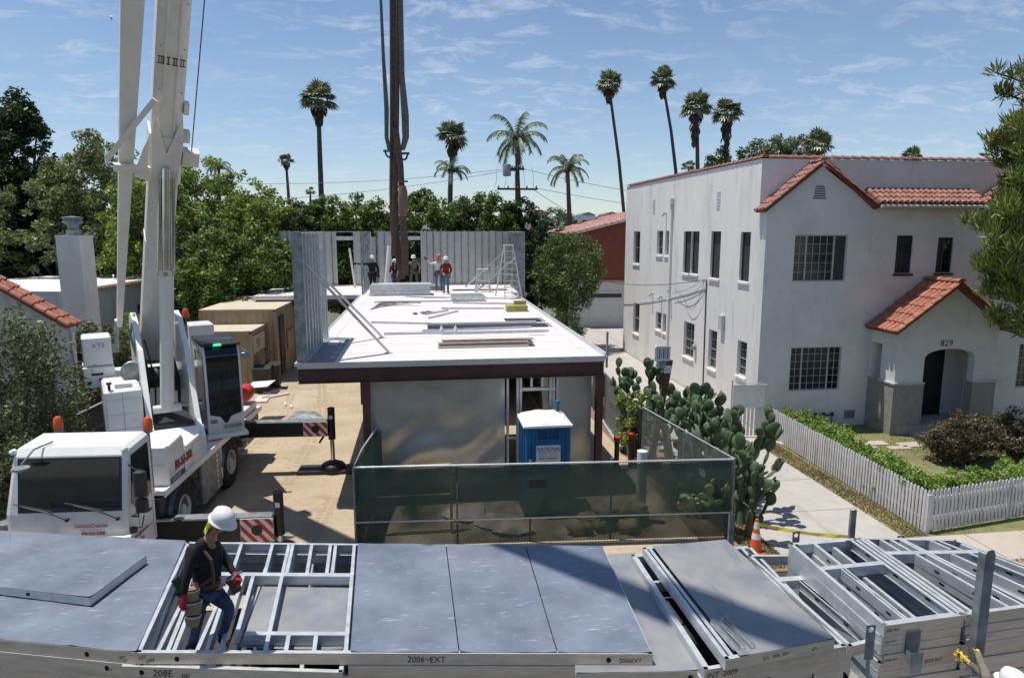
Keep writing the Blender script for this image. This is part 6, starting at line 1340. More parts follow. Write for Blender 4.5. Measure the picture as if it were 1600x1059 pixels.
mb=MB(Ms); mb.lathe([(.38,-.35),(.42,-.35),(.42,-.30),(.28,-.28),(.28,.28),(.42,.30),(.42,.35),(.38,.35)],(-.05,1.2,2.9),18,'X'); cp('winch_drum',mb,M['black'],None,True)
mb=MB(Ms); mb.tube([(-.2,2.0,4.1),(.5,2.0,4.1)],.14,12); cp('pivot_pin',mb,M['galvd'],None,True)
mb=MB(Ms)
mb.tube([(-.75,.2,3.2),(-.6,.5,3.6),(-.7,.8,4.1),(-.55,1.2,4.6)],.035,6); mb.lathe([(.25,-.03),(.27,0),(.25,.03)],(-.75,.1,3.3),14,'Y'); mb.tube([(-.62,.7,3.2),(-.5,.9,3.9),(-.62,1.0,4.4)],.03,6); cp('hydraulic_hose',mb,M['galvd'],None,True)
mb=MB(Ms); mb.bev(-1.75,-1.12,.75,1.6,3.42,4.12,.03); mb.bev(-1.78,-1.10,.70,1.62,2.88,3.40,.03); CWB=cp('equipment_box',mb,M['white'])
mb=MB(Ms); mb.box(-1.6,-1.35,.69,.698,3.18,3.24); mb.lathe([(.05,0),(.05,-.01)],(-1.66,.698,3.0),8,'Y'); mb.box(-1.45,-1.2,.691,.699,3.02,3.10); mb.build('latch',M['black'],CWB)
text('XTS',.16,Ms@V((-1.55,.742,3.86)),Ms.to_3x3()@V((1,0,0)),up,M['galvd'],CWB)
mb=MB(Ms); mb.bev(-1.4,1.5,2.3,3.3,1.9,2.9,.05); cp('counterweight',mb,M['white'])
mb=MB(Ms); mb.bev(.78,1.42,1.75,2.5,2.9,4.15,.04); cp('equipment_box',mb,M['white'])
mb=MB(Ms); mb.tube([(.70,1.6,3.8),(.70,1.6,4.35)],.025,6); c=cp('beacon_base',mb,M['galvd']); mb=MB(Ms); mb.lathe([(.085,.0),(.088,.05),(.082,.18),(.055,.24),(.01,.26)],(.70,1.6,4.36),14); mb.build('beacon_lens',M['amber'],c,True)
# operator cab
oz0,oz1=1.62,3.86; a0,a1=.76,1.62; b0=-.55; b1=1.15
mb=MB(Ms); pr=[(b0,oz0),(b0-.10,oz0+.35),(b0-.02,oz1-.25),(b0+.12,oz1),(b1,oz1),(b1,oz0)]
mb.prism([(a0,b,z) for b,z in pr],(a1-a0,0,0)); OC=cp('operator_cab',mb,M['white'])
def fz(z): 
    if z>oz1-.25: return b0-.02+.14*(z-oz1+.25)/.25
    if z<oz0+.35: return b0-.10*(z-oz0)/.35
    return b0-.10+.08*(z-oz0-.35)/(oz1-.25-oz0-.35)
mb=MB(Ms); k=[(a0+.06,oz0+.52),(a0+.30,oz0+.45),(a0+.40,oz0+.28),(a1-.40,oz0+.28),(a1-.30,oz0+.45),(a1-.05,oz0+.52),(a1-.05,oz1-.255),(a0+.05,oz1-.255)]
mb.prism([(a,fz(z)-.014,z) for a,z in k],(0,.008,0)); mb.build('front_window',M['glass'],OC)
mb=MB(Ms); mb.prism([(a,fz(z)-.014,z) for a,z in [(a0+.05,oz1-.245),(a1-.05,oz1-.245),(a1-.05,oz1-.02),(a0+.05,oz1-.02)]],(0,.008,0)); mb.build('top_window',M['glass'],OC)
mb=MB(Ms); mb.bar((a0+.25,fz(oz0+.9)-.03,oz0+.6),(a0+.5,fz(oz1-.5)-.03,oz1-.5),.02,.02,up=(0,1,0)); mb.build('wiper',M['black'],OC)
mb=MB(Ms); mb.prism([(a0-.010,b,z) for b,z in [(b0+.05,oz0+.55),(b0+.10,oz1-.22),(b1-.3,oz1-.22),(b1-.3,oz0+.55)]],(.008,0,0)); mb.build('side_window',M['glass'],OC)
mb=MB(Ms); mb.prism([(a1+.002,b,z) for b,z in [(b0+.05,oz0+.55),(b0+.10,oz1-.22),(b1-.3,oz1-.22),(b1-.3,oz0+.55)]],(.008,0,0)); mb.build('side_window',M['glass'],OC)
mb=MB(Ms); mb.bev(a0-.03,a1+.03,b0-.02,b1+.02,oz1+.001,oz1+.07,.03); mb.build('roof',M['black'],OC)
mb=MB(Ms); mb.bev(a0+.24,a0+.44,b0-.04,b0+.05,oz1+.0,oz1+.06,.02); mb.build('green_lamp',M['green_lens'],OC)
mb=MB(Ms); mb.tube([(a0+.1,b0+.1,oz1+.07),(a0+.1,b0+.1,oz1+.16),(a1-.15,b0+.1,oz1+.16),(a1-.15,b0+.1,oz1+.07)],.015,6); mb.tube([(a1+.02,b0+.0,oz1-.1),(a1+.16,b0-.10,oz1-.18),(a1+.12,b0-.1,oz1-.3)],.02,6); mb.bev(a1+.02,a1+.22,b0-.10,b0-.04,oz1-.34,oz1-.2,.02); mb.build('rail_and_lamp',M['galvd'],OC,True)
mb=MB(Ms); mb.box(a0+.38,a1-.06,b0-.115,b0-.10,oz0+.14,oz0+.22); mb.bev(a0+.06,a0+.22,b0-.11,b0-.06,oz0+.30,oz0+.40,.01); mb.build('headlamp',M['galvd'],OC)
mb=MB(Ms); mb.bev(a0-.05,a1+.08,b0-.14,b0+.3,oz0-.10,oz0-.002,.02); mb.build('step',M['white'],OC)
# lifting cylinder
bd=V((.066,-.651,1)).normalized(); bs=V((1,0,-.066)).normalized(); bn=bs.cross(bd) # bn points to the back/top
if bn.y<0: bn=-bn
b0p=V((-.13,1.95,3.65)); 
def bp(t,a=0,n=0): return b0p+bd*t+bs*a+bn*n
ctop=bp(5.55,0,-.44); cb_=V((-.16,-1.05,2.55)); cm=cb_.lerp(ctop,.58)
mb=MB(Ms); mb.tube([cb_,cb_.lerp(cm,.02),cm],.15,18); mb.tube([cb_-V((.3,0,0)),cb_+V((.3,0,0))],.10,10); cp('cylinder_barrel',mb,M['boom'],None,True)
mb=MB(Ms); mb.tube([cm,ctop],.10,14); 
for s_ in (-.15,.15): mb.tube([cm+V((s_,0,0)),ctop+V((s_*.9,0,-.2))],.035,8)
mb.lathe([(.2,-.05),(.2,.05)],cm,14); cp('cylinder_rod',mb,M['chrome'],None,True)
# boom
def boomsec(mb,t0,t1,w_,h_,c=.14,rib=0):
    pr=[(-w_/2,h_/2),(-w_/2,-h_/2+c*1.6),(-w_/2+c,-h_/2+.04),(-w_/2+c*1.9,-h_/2),(w_/2-c*1.9,-h_/2),(w_/2-c,-h_/2+.04),(w_/2,-h_/2+c*1.6),(w_/2,h_/2)]
    n=len(pr); vs=[bp(t0,a,b) for a,b in pr]+[bp(t1,a,b) for a,b in pr]
    mb.add(vs,[tuple(range(n-1,-1,-1)),tuple(range(n,2*n))]+[(i,(i+1)%n,n+(i+1)%n,n+i) for i in range(n)])
mb=MB(Ms); boomsec(mb,-.25,15,.60,.66,.10); 
BM=cp('boom',mb,M['boom'])
mb=MB(Ms); 
for a in (-.12,.12): mb.obox(bp(6.4,a,-.33),bp(15,a,-.33),bs,bn,-.018,.018,-.03,.01)
mb.build('underside_rib',M['boom'],BM)
mb=MB(Ms); boomsec(mb,15,25,.54,.60); mb.build('telescopic_section',M['boom'],BM); mb=MB(Ms); boomsec(mb,25,36,.48,.52); mb.build('telescopic_section',M['boom'],BM)
mb=MB(Ms); boomsec(mb,5.1,6.25,.68,.74,.08); mb.prism([bp(4.9,-.22,-.375),bp(6.3,-.32,-.375),bp(6.75,-.27,-.375),bp(5.9,0,-.375),bp(6.75,.27,-.375),bp(6.3,.32,-.375),bp(4.9,.22,-.375)],bn*-.05); mb.build('cylinder_collar',M['boom'],BM)
for t_,a_,b_,h_ in ((5.75,.34,.68,.17),(6.9,.30,.40,.12),(6.25,.30,.46,.12)): mb=MB(Ms); mb.obox(bp(t_,a_,-.15),bp(t_,b_,-.15),bd,bn,-h_,h_,-h_*.85,h_*.85); mb.build('side_bracket',M['boom'],BM)
mb=MB(Ms)
for a in (-.17,.14):
    for (x0,x1,z0,z1) in ((-.12,.12,-.01,.01),(-.12,.12,.13,.15),(-.12,-.10,.01,.13),(.10,.12,.01,.13),(-.02,0,.01,.13),(-.065,-.055,.01,.13),(.05,.06,.01,.13)): mb.obox(bp(7.85+z0,a*.9+(x0+x1)*.4,-.336),bp(7.85+z1,a*.9+(x0+x1)*.4,-.336),bs,bn,-(x1-x0)/2,(x1-x0)/2,-.006,.004)
mb.build('lattice_mark',M['brownwood'],BM)
mb=MB(Ms); mb.tube([bp(5.9,.52,-.2),bp(36,.52,-.2)],.012,4); mb.build('hoist_rope',M['black'],BM)
# folded jib on the left side of the boom
def jw(t): return .11+.30*min(1,max(0,(t-.9)/8.2))
mb=MB(Ms); ts=[.9,3,5,7,9,12,15]; vs=[];fs=[]
for t in ts:
    w_=jw(t)
    for a,b in ((-w_/2,-.22),(w_/2,-.22),(w_/2,.22),(-w_/2,.22)): vs.append(bp(t,-.80+a+.009*(t-1),b*.8-.15))
for i in range(len(ts)-1):
    for k in range(4): fs.append((i*4+k,i*4+(k+1)%4,(i+1)*4+(k+1)%4,(i+1)*4+k))
fs+=[(3,2,1,0),tuple(len(vs)-4+k for k in range(4))]; mb.add(vs,fs); JB=cp('folding_jib',mb,M['boom'])
mb=MB(Ms); mb.tube([bp(1.0,-.86,-.15),bp(.1,-.86,-.15)],.06,8); mb.lathe([(.08,0),(.08,.2)],bp(-.1,-.86,-.15),8); mb.build('jib_foot',M['galvd'],JB,True)
mb=MB(Ms); mb.obox(bp(5.45,-1.0,-.40),bp(5.45,-.30,-.40),bd,bn,-.08,.08,-.05,.05); mb.bar(bp(5.65,-1.12,-.45),bp(7.1,-.28,-.42),.11,.09,up=(0,1,0)); mb.lathe([(.05,-.1),(.05,.1)],bp(5.65,-1.12,-.45),8); mb.prism([bp(5.3,-.62,-.45),bp(6.3,-.36,-.45),bp(5.2,-.36,-.45)],bn*.08); mb.build('jib_bracket',M['boom'],JB)
mb=MB(Ms)
for t in (2.4,8.5,11): mb.obox(bp(t,-.86-jw(t)/2-.03,-.2),bp(t,-.86-jw(t)/2,-.2),bd,bn,-.03,.03,-.03,.03)
mb.build('jib_lug',M['galvw'],JB)
# chocks / sacks behind cab
mb=MB(Mc); mb.prism([(-1.75,1.6,1.75),(-1.45,1.6,1.55),(-1.1,1.6,1.58),(-.95,1.6,1.95),(-1.05,1.6,1.98),(-1.25,1.6,1.72),(-1.45,1.6,1.70),(-1.6,1.6,1.98),(-1.75,1.6,1.95)],(0,.5,0)); cp('boom_rest',mb,M['galvd'])
mb=MB(Mc); mb.bev(-2.4,-.7,1.05,2.6,1.49,1.6,.03); cp('engine_hood',mb,M['black'])
# panel seams, catches and bolts that break up the painted faces
mb=MB(Mc)
for v_ in (1.62,2.1,2.6): mb.box(.0005,.003,v_-.004,v_+.004,1.52,1.96)
mb.box(.0005,.003,1.32,3.2,1.70,1.706); mb.box(-.55,-.05,1.2965,1.2995,1.93,1.937)
mb.build('panel_seam',M['galvd'],SBX)
mb=MB(Mc); mb.box(.0045,.0065,-.12,-.112,.80,1.46); mb.box(.0045,.0065,.46,.468,.78,2.66); mb.box(.0045,.012,.30,.42,1.36,1.40); mb.build('door_seam',M['black'],CAB)
mb=MB(Mc)
for u in (-1.9,-1.55): mb.bev(u,u+.28,-.575,-.552,.98,1.12,.01)
mb.build('headlight',M['chrome'],CAB)
mb=MB(Mc); mb.bev(-.45,-.17,-.575,-.552,.98,1.12,.01); mb.build('headlight',M['chrome'],CAB)
mb=MB(Ms)
for z in (2.2,2.55,2.9): mb.box(-1.40,-.68,-1.1055,-1.1015,z,z+.006)
mb.box(-1.06,-1.054,-1.1055,-1.1015,1.9,3.05); mb.build('panel_seam',M['galvd'],EB)
mb=MB(Ms)
for t in [1+.9*k for k in range(15)]:
    for s_ in (-.24,.24): mb.lathe([(.014,-.012),(.014,.002)],bp(t,s_*(.9),-.334),6,'Y')
mb.build('bolt_heads',M['galvd'],BM)
for t in (3.4,9.3,12.2): mb=MB(Ms); boomsec(mb,t,t+.05,.63,.69,.10); mb.build('weld_collar',M['boom'],BM)
mb=MB(Ms)
for a_,b_ in ((.22,.0),(.26,.12),(-.3,.1)): mb.tube([V((a_,.2+b_,2.2)),V((a_+.05,.5,2.9)),V((a_,.9+b_,3.5)),V((a_-.05,1.6,3.9))],.022,6)
cp('hydraulic_hose',mb,M['black'],None,True)
# =============== panel stacks on the trailer in the foreground ===============
def panel(label,BL,BR,FR,FL,z,D=.15,studs=(),cross=(),covers=(),cov='sheet',name='wall_panel',group='framed steel wall panels in the foreground',px=True,holes=(),facem='edge'):
    c=[P(*q,z) for q in (BL,BR,FR,FL)] if px else [V((q[0],q[1],z)) for q in (BL,BR,FR,FL)]
    bil=lambda s,t: c[0].lerp(c[1],s).lerp(c[3].lerp(c[2],s),t)
    r=root(name,label,'wall panel',(*bil(.5,.5).xy,z-D),0,group); up=V((0,0,1)); T=.0025
    def chan(mb,p,q,F,side,lip=True):
        p=V(p);q=V(q);d=(q-p).normalized();s=V((-d.y,d.x,0))*side
        mb.obox(p,q,s,up,0,T,-D+T,-T); mb.obox(p,q,s,up,0,F,-T,0); mb.obox(p,q,s,up,0,F,-D,-D+T)
        if lip: mb.obox(p,q,s,up,F-T,F,-.012,-T); mb.obox(p,q,s,up,F-T,F,-D+T,-D+.012)
    # tracks
    for (a,b,sd,nm) in ((bil(0,1),bil(1,1),1,'front_track'),(bil(0,0),bil(1,0),-1,'back_track')):
        mb=MB(); chan(mb,a,b,.055,sd,False); mb.m=1; d=(b-a).normalized(); s=V((-d.y,d.x,0))*sd; mb.obox(a+d*.002,b-d*.002,s,up,-.002,-.0002,-D+.001,-.001); o=mb.build(nm,[M['galvw'],M[facem]],r)
        if sd>0: ft=o
    for (s0,sd) in ((0,-1),(1,1)):
        mb=MB(); a=bil(s0,0); b=bil(s0,1); d=(b-a).normalized(); chan(mb,a+d*.004,b-d*.004,.05,sd*-1 if 0 else (1 if s0==0 else -1)); mb.build('end_stud',M['galvw'],r)
    for st in studs:
        s0,t0,t1=st[:3]; sd=st[3] if len(st)>3 else 1
        mb=MB(); a=bil(s0,t0)-up*.0035; b=bil(s0,t1)-up*.0035; d=(b-a).normalized(); chan(mb,a+d*.004,b-d*.004,.05,sd)
        # punched holes in the web
        L=(b-a).length; k=1
        s_=V((-d.y,d.x,0))*sd
        mb.m=1
        while k*.61<L: 
            c_=a+d*(k*.61-.2)-up*(D*.5); mb.obox(c_-d*.045,c_+d*.045,s_,up,-.0015,T+.0015,-.016,.016); k+=1
        mb.m=0
        mb.build('stud',[M['galvw'],M['void']],r)
    for (t0,s0,s1,w_) in cross:
        mb=MB(); a=bil(s0,t0)-up*.001; b=bil(s1,t0)-up*.001; d=(b-a).normalized(); s=V((-d.y,d.x,0)); mb.obox(a,b,s,up,-w_/2,w_/2,-T,0); mb.obox(a,b,s,up,-w_/2,-w_/2+T,-D+.01,-T); mb.obox(a,b,s,up,w_/2-T,w_/2,-D+.01,-T); mb.build('header',M['galvw'],r)
    for (s0,s1,t0,t1) in covers:
        nx,ny=16,14; mb=MB(); vs=[]; rg=random.Random(int(s0*50)+int(t1*31)+len(label)); ph=[rg.uniform(0,6) for _ in range(4)]
        for lay in (0,1):
            for i in range(nx+1):
                for j in range(ny+1):
                    s=s0+(s1-s0)*i/nx; t=t0+(t1-t0)*j/ny; p=bil(s,t); lift=.0045+.004*math.sin(i*.5+ph[0])*math.sin(j*.45+ph[1])+.003
                    ed=j/ny; lift+=.014*max(0,ed-.9)*10*max(0,abs(i/nx-.5)-.38)*8
                    vs.append(p+up*(lift if lay==0 else lift-.0022))
        q=(nx+1)*(ny+1); fs=[]
        for i in range(nx):
            for j in range(ny): k=i*(ny+1)+j; fs+= [(k,k+ny+1,k+ny+2,k+1),(q+k,q+k+1,q+k+ny+2,q+k+ny+1)]
        for i in range(nx): a=i*(ny+1); b=(i+1)*(ny+1); fs+=[(a,b,q+b,q+a),(a+ny,b+ny,q+b+ny,q+a+ny)]
        for j in range(ny): e=nx*(ny+1); fs+=[(j,j+1,q+j+1,q+j),(e+j,e+j+1,q+e+j+1,q+e+j)]
        mb.add(vs,fs); mb.build('cover_sheet',M[cov],r,True)
    fd=(bil(1,1)-bil(0,1)); L=fd.length; fd=fd/L; fn=V((fd.y,-fd.x,0))
    for (s,) in [(h,) for h in holes]:
        cc=bil(s,1)-up*(D*.55)+fn*.0035; mb=MB(); mb.add([cc+fd*(.030*math.cos(2*PI*k/14))+up*(.036*math.sin(2*PI*k/14)) for k in range(14)],[tuple(range(14))]); mb.build('knockout',M['void'],ft,rec=False)
    r['_']=0; del r['_']
    return r,bil,fd,fn,ft
def scrawl(pn,txt,s,size,dz=None,shear=.1,D=.15,rot=0):
    r,bil,fd,fn,ft=pn; o=bil(s,1)+fn*.006+V((0,0,-(dz or D*.8))); xd=(fd+V((0,0,rot))).normalized(); upv=(V((0,0,1))-fd*rot).normalized()
    text(txt,size,o,xd,upv,M['marker'],ft,'handwriting',shear=shear,sx=.95)
def squiggle(pn,s,n=5,seed=1,w_=.2,D=.15):
    r,bil,fd,fn,ft=pn; rg=random.Random(seed); o=bil(s,1)+fn*.005+V((0,0,-D*.5)); pts=[o+fd*(w_*i/(n*3))+V((0,0,.025*math.sin(i*1.9+rg.random()))) for i in range(n*3)]; mb=MB(); mb.tube(pts,.0035,4); mb.build('marker_scribble',M['marker'],ft)
Z0=1.70
A_=panel('large blue-grey sheeted panel at the left edge, with a smaller panel lying on top',(-170,820),(290,845),(213,1019),(-160,984),Z0,.15,covers=((.0,.42,0,1),(.42,.74,0,1),(.74,1,0,1)),cov='sheet',holes=(.80,))
scrawl(A_,'1001',.925,.055,.11,rot=.25,shear=.3); scrawl(A_,'INT',.945,.045,.14,rot=.25)
B_=panel('smaller sheeted panel lying skewed on top of the left panel',(-120,862),(229,868),(140,934),(-130,901),Z0+.135,.11,covers=((0,1,0,1),),cov='sheet',holes=(),facem='galvw')
cc=B_[1](.66,1)+B_[3]*.004+V((0,0,-.05)); mb=MB(); mb.box(cc.x-.03,cc.x+.03,cc.y-.004,cc.y,cc.z-.02,cc.z+.02); mb.build('slot',M['void'],B_[4])
FS=[(.055,0,1),(.075,0,1,-1),(.13,0,1),(.165,.36,1,-1),(.205,0,.36),(.245,0,1),(.262,0,.34,-1),(.30,0,.34),(.345,0,.34),(.365,0,.34,-1),(.41,0,1,-1),(.18,.36,.86),(.285,.86,1),(.34,.86,1)]
CD=panel('long panel marked 2006 EXT, open studs at its left end and three sheets on the right',(292,846),(942,853),(1020,1021),(213,1019),Z0,.15,studs=FS+[(x/100,.02,1) for x in (48,58,68,78,88)],cross=((.35,.055,.41,.10),(.86,.20,.41,.08)),
   covers=((.415,.625,0,.995),(.627,.815,0,.995),(.817,.998,0,.995)),cov='sheet',holes=(.078,.915))
scrawl(CD,'EXT',.004,.055,.09,rot=.25,shear=.3); scrawl(CD,'2006',.018,.06,.14,rot=.35,shear=.3); scrawl(CD,'2006  EXT',.525,.11,.115); scrawl(CD,'2006EXT',.935,.075,.115); squiggle(CD,.56,2,3,.09)
# what shows through the opening in the long panel
U1=panel('sheeted panel seen through the window opening of the long panel',(285,862),(575,865),(535,1050),(190,1040),Z0-.16,.14,covers=((.50,.98,.36,.86),),cov='sheet2',studs=((.12,0,1),(.3,0,1),(.49,0,1,-1),(.6,0,.35),(.8,0,.35)),holes=(.09,)); scrawl(U1,'208E',.14,.13,.12); squiggle(U1,.27,4,5,.12,.2)
E_=panel('low grey sheeted panel showing between the long panel and the one marked INT 2009',(880,868),(992,864),(1099,1047),(900,1052),Z0-.15,.15,covers=((0,1,0,1),),cov='sheet2',holes=(.9,))
F_=panel('open framed panel marked INT 2009, under the skewed sheeted one',(986,866),(1172,852),(1322,1009),(1101,1046),Z0-.02,.15,studs=((.04,0,1,-1),(.5,0,1),(.93,0,1,-1)),cross=((.30,0.02,.3,.05),(.02,.0,1,.05)),holes=())
scrawl(F_,'INT  2009',.015,.10,.115); 
G_=panel('skewed sheeted panel marked INT with loose studs on its near left corner',(1004,855),(1134,843),(1304,998),(1134,1030),Z0+.15,.14,studs=((.09,0,1,-1),),covers=((.12,1,0,1),),cov='sheet2'); scrawl(G_,'2026  INT',.42,.055,.085); squiggle(G_,.33,2,7,.10); squiggle(G_,.78,2,8,.09)
H_=panel('narrow open frame between the skewed sheeted panel and the raised frames',(1168,866),(1236,866),(1396,992),(1328,1010),Z0+.02,.14,studs=((.5,.35,1),(.55,.35,1,-1)),cross=((.32,0,1,.12),))
I_=panel('raised open frame marked 2026 INT, the left one of the two highest frames',(1233,848),(1337,840),(1507,960),(1382,977),Z0+.36,.15,studs=((.05,0,1,-1),(.32,.03,.34),(.52,.1,.34),(.28,.38,1),(.35,.38,1,-1),(.93,0,1,-1)),cross=((.36,.04,.93,.10),(.03,.1,.8,.03),(.97,.05,.93,.04)))
scrawl(I_,'2026 INT',.02,.05,.085)
J_=panel('raised open frame at the right edge behind the tall upright post',(1340,839),(1492,842),(1735,930),(1509,960),Z0+.36,.15,studs=((.05,0,1),(.20,.0,.22,),(.30,.0,.22),(.40,0,1),(.47,.0,1,-1),(.30,.26,1),(.62,.26,1),(.70,0,.2),(.82,0,1,-1),(.92,.1,1)),cross=((.24,.04,.92,.10),))
scrawl(J_,'1.20 INT',.52,.045,.10)
K_=panel('low sheeted panel at the bottom right corner in front of the big stack',(1335,1034),(1640,992),(1690,1150),(1290,1150),Z0-.62,.12,covers=((0,1,0,1),),cov='sheet2',studs=())
# loose studs on G
up=V((0,0,1))
for i,(x0,y0,x1,y1,l) in enumerate(((1113,973,1150,1016,'loose stud lying on the skewed panel, leftmost of three'),(1121,972,1160,1013,'loose stud lying on the skewed panel, in the middle of three'),(1129,969,1176,1012,'loose stud lying on the skewed panel, rightmost of three'))):
    z=Z0+.163; a=P(x0,y0,z); b=P(x1,y1,z); d=(b-a).normalized(); s=V((-d.y,d.x,0)); mb=MB(); mb.obox(a,b,s,up,-.03,.03,.0,.003); mb.obox(a,b,s,up,-.03,-.027,.003,.045); mb.obox(a,b,s,up,.027,.03,.003,.045); tag(mb.build('loose_stud',M['galv']),l,'stud','loose studs on the skewed panel')
# lower layers of each pile
def layers(nm,pn,k0,k1,z0,dz,D,jit,seed,w0=0,w1=1,texts={}):
    r,bil,fd,fn,ft=pn; rg=random.Random(seed)
    for k in range(k0,k1):
        z=z0-dz*(k-k0); j=rg.uniform(-jit,jit); a=bil(w0,1)+fd*j; b=bil(w1,1)+fd*rg.uniform(-jit,jit); c=bil(w1,0); d=bil(w0,0); a.z=b.z=c.z=d.z=0; o=fn*rg.uniform(-.02,.02)
        words=['second','third','fourth','fifth','sixth','seventh','eighth','ninth']
        q=panel('%s layer down in the %s'%(words[k-k0],nm),tuple((d+o).xy),tuple((c+o).xy),tuple((b+o).xy),tuple((a+o).xy),z,D,px=False,studs=((.3,0,1),(.6,0,1)) if k==k0 else (),holes=(.86,) if k==k0 and nm.startswith('left') else (),name='wall_panel',group='stacked wall panels below the top ones')
        if k-k0 in texts:
            for (t,s,sz) in texts[k-k0]: scrawl(q,t,s,sz,D*.75,D=D)
layers('left pile at the photo\'s left edge',A_,1,5,Z0-.155,.15,.145,.12,1,0,1,{0:[('01.0',.86,.045),('2006',.95,.06)],1:[('0P',.42,.07)]})
layers('middle pile right of the panel marked 208E',CD,1,2,Z0-.157,.15,.145,.03,12,.41,1)
layers('middle pile under the long 2006 EXT panel',CD,1,5,Z0-.31,.15,.145,.08,2)
layers('pile under the INT 2009 frame',F_,1,5,Z0-.175,.15,.145,.03,3,0,1,{0:[('2029',.42,.045)],1:[('2026 INT',.58,.10)]})
layers('tall pile under the raised left frame',I_,1,9,Z0+.205,.115,.11,.03,4,0,1,{0:[('2027 INT',.03,.045)],3:[('2029 INT',.55,.07)],2:[('2008 INT',-.0,.05)]})
layers('tall pile at the right edge under the raised frame',J_,1,9,Z0+.205,.115,.11,.03,5)
# uprights and lifting plates
def upright(label,px,y0,y1,Y,w_,nm='upright_post',m='galvd',hole=False,ang=False):
    a=QY(px,y1,Y); b=QY(px,y0,Y); r=root(nm,label,'upright',(a.x,a.y,a.z)); mb=MB()
    if ang: mb.box(a.x-w_/2,a.x+w_/2,Y,Y+.008,a.z,b.z); mb.prism([(a.x-w_/2,Y,b.z),(a.x+w_/2,Y,b.z),(a.x+w_/2-.03,Y,b.z+.06),(a.x-w_/2+.03,Y,b.z+.05)],(0,.008,0)); mb.box(a.x-w_/2,a.x-w_/2+.008,Y+.008,Y+w_*.8,a.z,b.z)
    elif hole:
        n=16; rr=w_*.3; zc=b.z-w_*.55; cx=a.x; h=w_/2
        sq=[(h,0),(h,h),(0,h),(-h,h),(-h,0),(-h,-h),(0,-h),(h,-h)]; vs=[];fs=[]
        for y in (Y,Y+.008):
            for k in range(16): t=2*PI*k/16; vs.append((cx+rr*math.cos(t),y,zc+rr*math.sin(t)))
            for k in range(16): t=2*PI*k/16; c_,s_=math.cos(t),math.sin(t); q=h/max(abs(c_),abs(s_)); vs.append((cx+q*c_,y,zc+q*s_))
        for k in range(16):
            j=(k+1)%16; fs+=[(k,j,16+j,16+k),(32+k,48+k,48+j,32+j),(k,32+k,32+j,j),(16+k,16+j,48+j,48+k)]
        mb.add(vs,fs); mb.box(cx-h,cx+h,Y,Y+.008,a.z,zc-h)
    else: mb.box(a.x-w_/2,a.x+w_/2,Y,Y+.004,a.z,b.z); mb.box(a.x-w_/2,a.x-w_/2+.004,Y+.004,Y+w_*.5,a.z,b.z); mb.box(a.x+w_/2-.004,a.x+w_/2,Y+.004,Y+w_*.5,a.z,b.z)
    mb.build('plate' if hole else 'channel',M[m],r); return r
upright('short channel upright between the white picket corner and the raised frame',1331,797,845,10.3,.10)
upright('short channel upright behind the skewed sheeted panel next to the cone',1142,804,856,10.6,.10)
upright('tallest steel angle upright at the right, in front of the raised frames',1526,868,1056,6.72,.13,ang=True)
upright('holed lifting plate on the back left corner of the raised frame',1243,830,852,10.35,.13,'lifting_plate',hole=True)
upright('small holed lifting plate behind the middle of the raised frames',1407,836,846,10.2,.12,'lifting_plate',hole=True)
upright('holed lifting plate on the near edge beside the narrow open frame',1357,976,1030,6.76,.115,'lifting_plate',hole=True)
upright('wide bracket plate on the face of the tall pile',1425,985,1022,6.86,.18,'lifting_plate')
upright('bent bright flange standing at the foot of the tall pile',1430,1020,1052,6.7,.16,'lifting_plate','galv')
upright('flat tie plate on the front of the INT 2009 pile',1320,1020,1046,6.75,.13,'lifting_plate','edge')
# trailer under the stacks
TR=root('flatbed_trailer','dark flatbed trailer carrying the stacks of wall panels','trailer',(0,8.9,0))
mb=MB(); mb.box(-9.5,9.4,7.75,10.1,.93,1.0); mb.build('deck',M['deckwood'],TR)
for y in (7.72,10.11): mb=MB(); mb.box(-9.5,9.4,y,y+.03,.78,1.0); mb.build('side_rail',M['black'],TR)
for y in (8.4,9.4): mb=MB(); mb.box(-9.3,9.3,y-.07,y+.07,.5,.93); mb.build('chassis_beam',M['black'],TR)
for x in (-8.2,-7,7.2,8.4):
    for y in (8.05,9.75): mb=MB(); mb.lathe([(.3,-.15),(.48,-.14),(.50,-.1),(.50,.1),(.48,.14),(.3,.15)],(x,y,.50),20,'Y'); w0=mb.build('wheel',M['rubber'],TR,True); mb=MB(); mb.lathe([(.28,-.12),(.26,-.02),(.1,.0),(.1,.02),(.26,.04),(.28,.12)],(x,y,.50),16,'Y'); mb.build('rim',M['rim'],w0,True)
p=P(1180,1058,1.3); mb=MB(); mb.bev(p.x-.02,p.x+.72,p.y-.12,p.y-.03,1.30,1.46,.03); tag(mb.build('black_strap_case',M['black']),'black boxy strap winder hooked on the front of the INT 2009 pile','strap winder')
# =============== people ===============
def skin(name,verts,edges,m,parent,sub=2,roots=(0,)):
    Mi=wm(parent).inverted(); me=bpy.data.meshes.new(name); me.from_pydata([tuple(Mi@V(v[:3])) for v in verts],edges,[]); o=bpy.data.objects.new(name,me); C.objects.link(o)
    o.modifiers.new('s','SKIN'); ms=o.modifiers.new('b','SUBSURF'); ms.levels=sub; ms.render_levels=sub
    sv=me.skin_vertices[0].data
    for i,v in enumerate(verts):
        rr=v[3]; sv[i].radius=rr if isinstance(rr,tuple) else (rr,rr)
        sv[i].use_root=(i in roots)
    bpy.context.view_layer.update(); dg=bpy.context.evaluated_depsgraph_get(); m2=bpy.data.meshes.new_from_object(o.evaluated_get(dg)); m2.name=name
    m2.materials.clear(); m2.materials.append(m); m2.polygons.foreach_set('use_smooth',[True]*len(m2.polygons))
    o.modifiers.clear(); o.data=m2; bpy.data.meshes.remove(me); o.parent=parent; WM[o.name]=wm(parent); return o
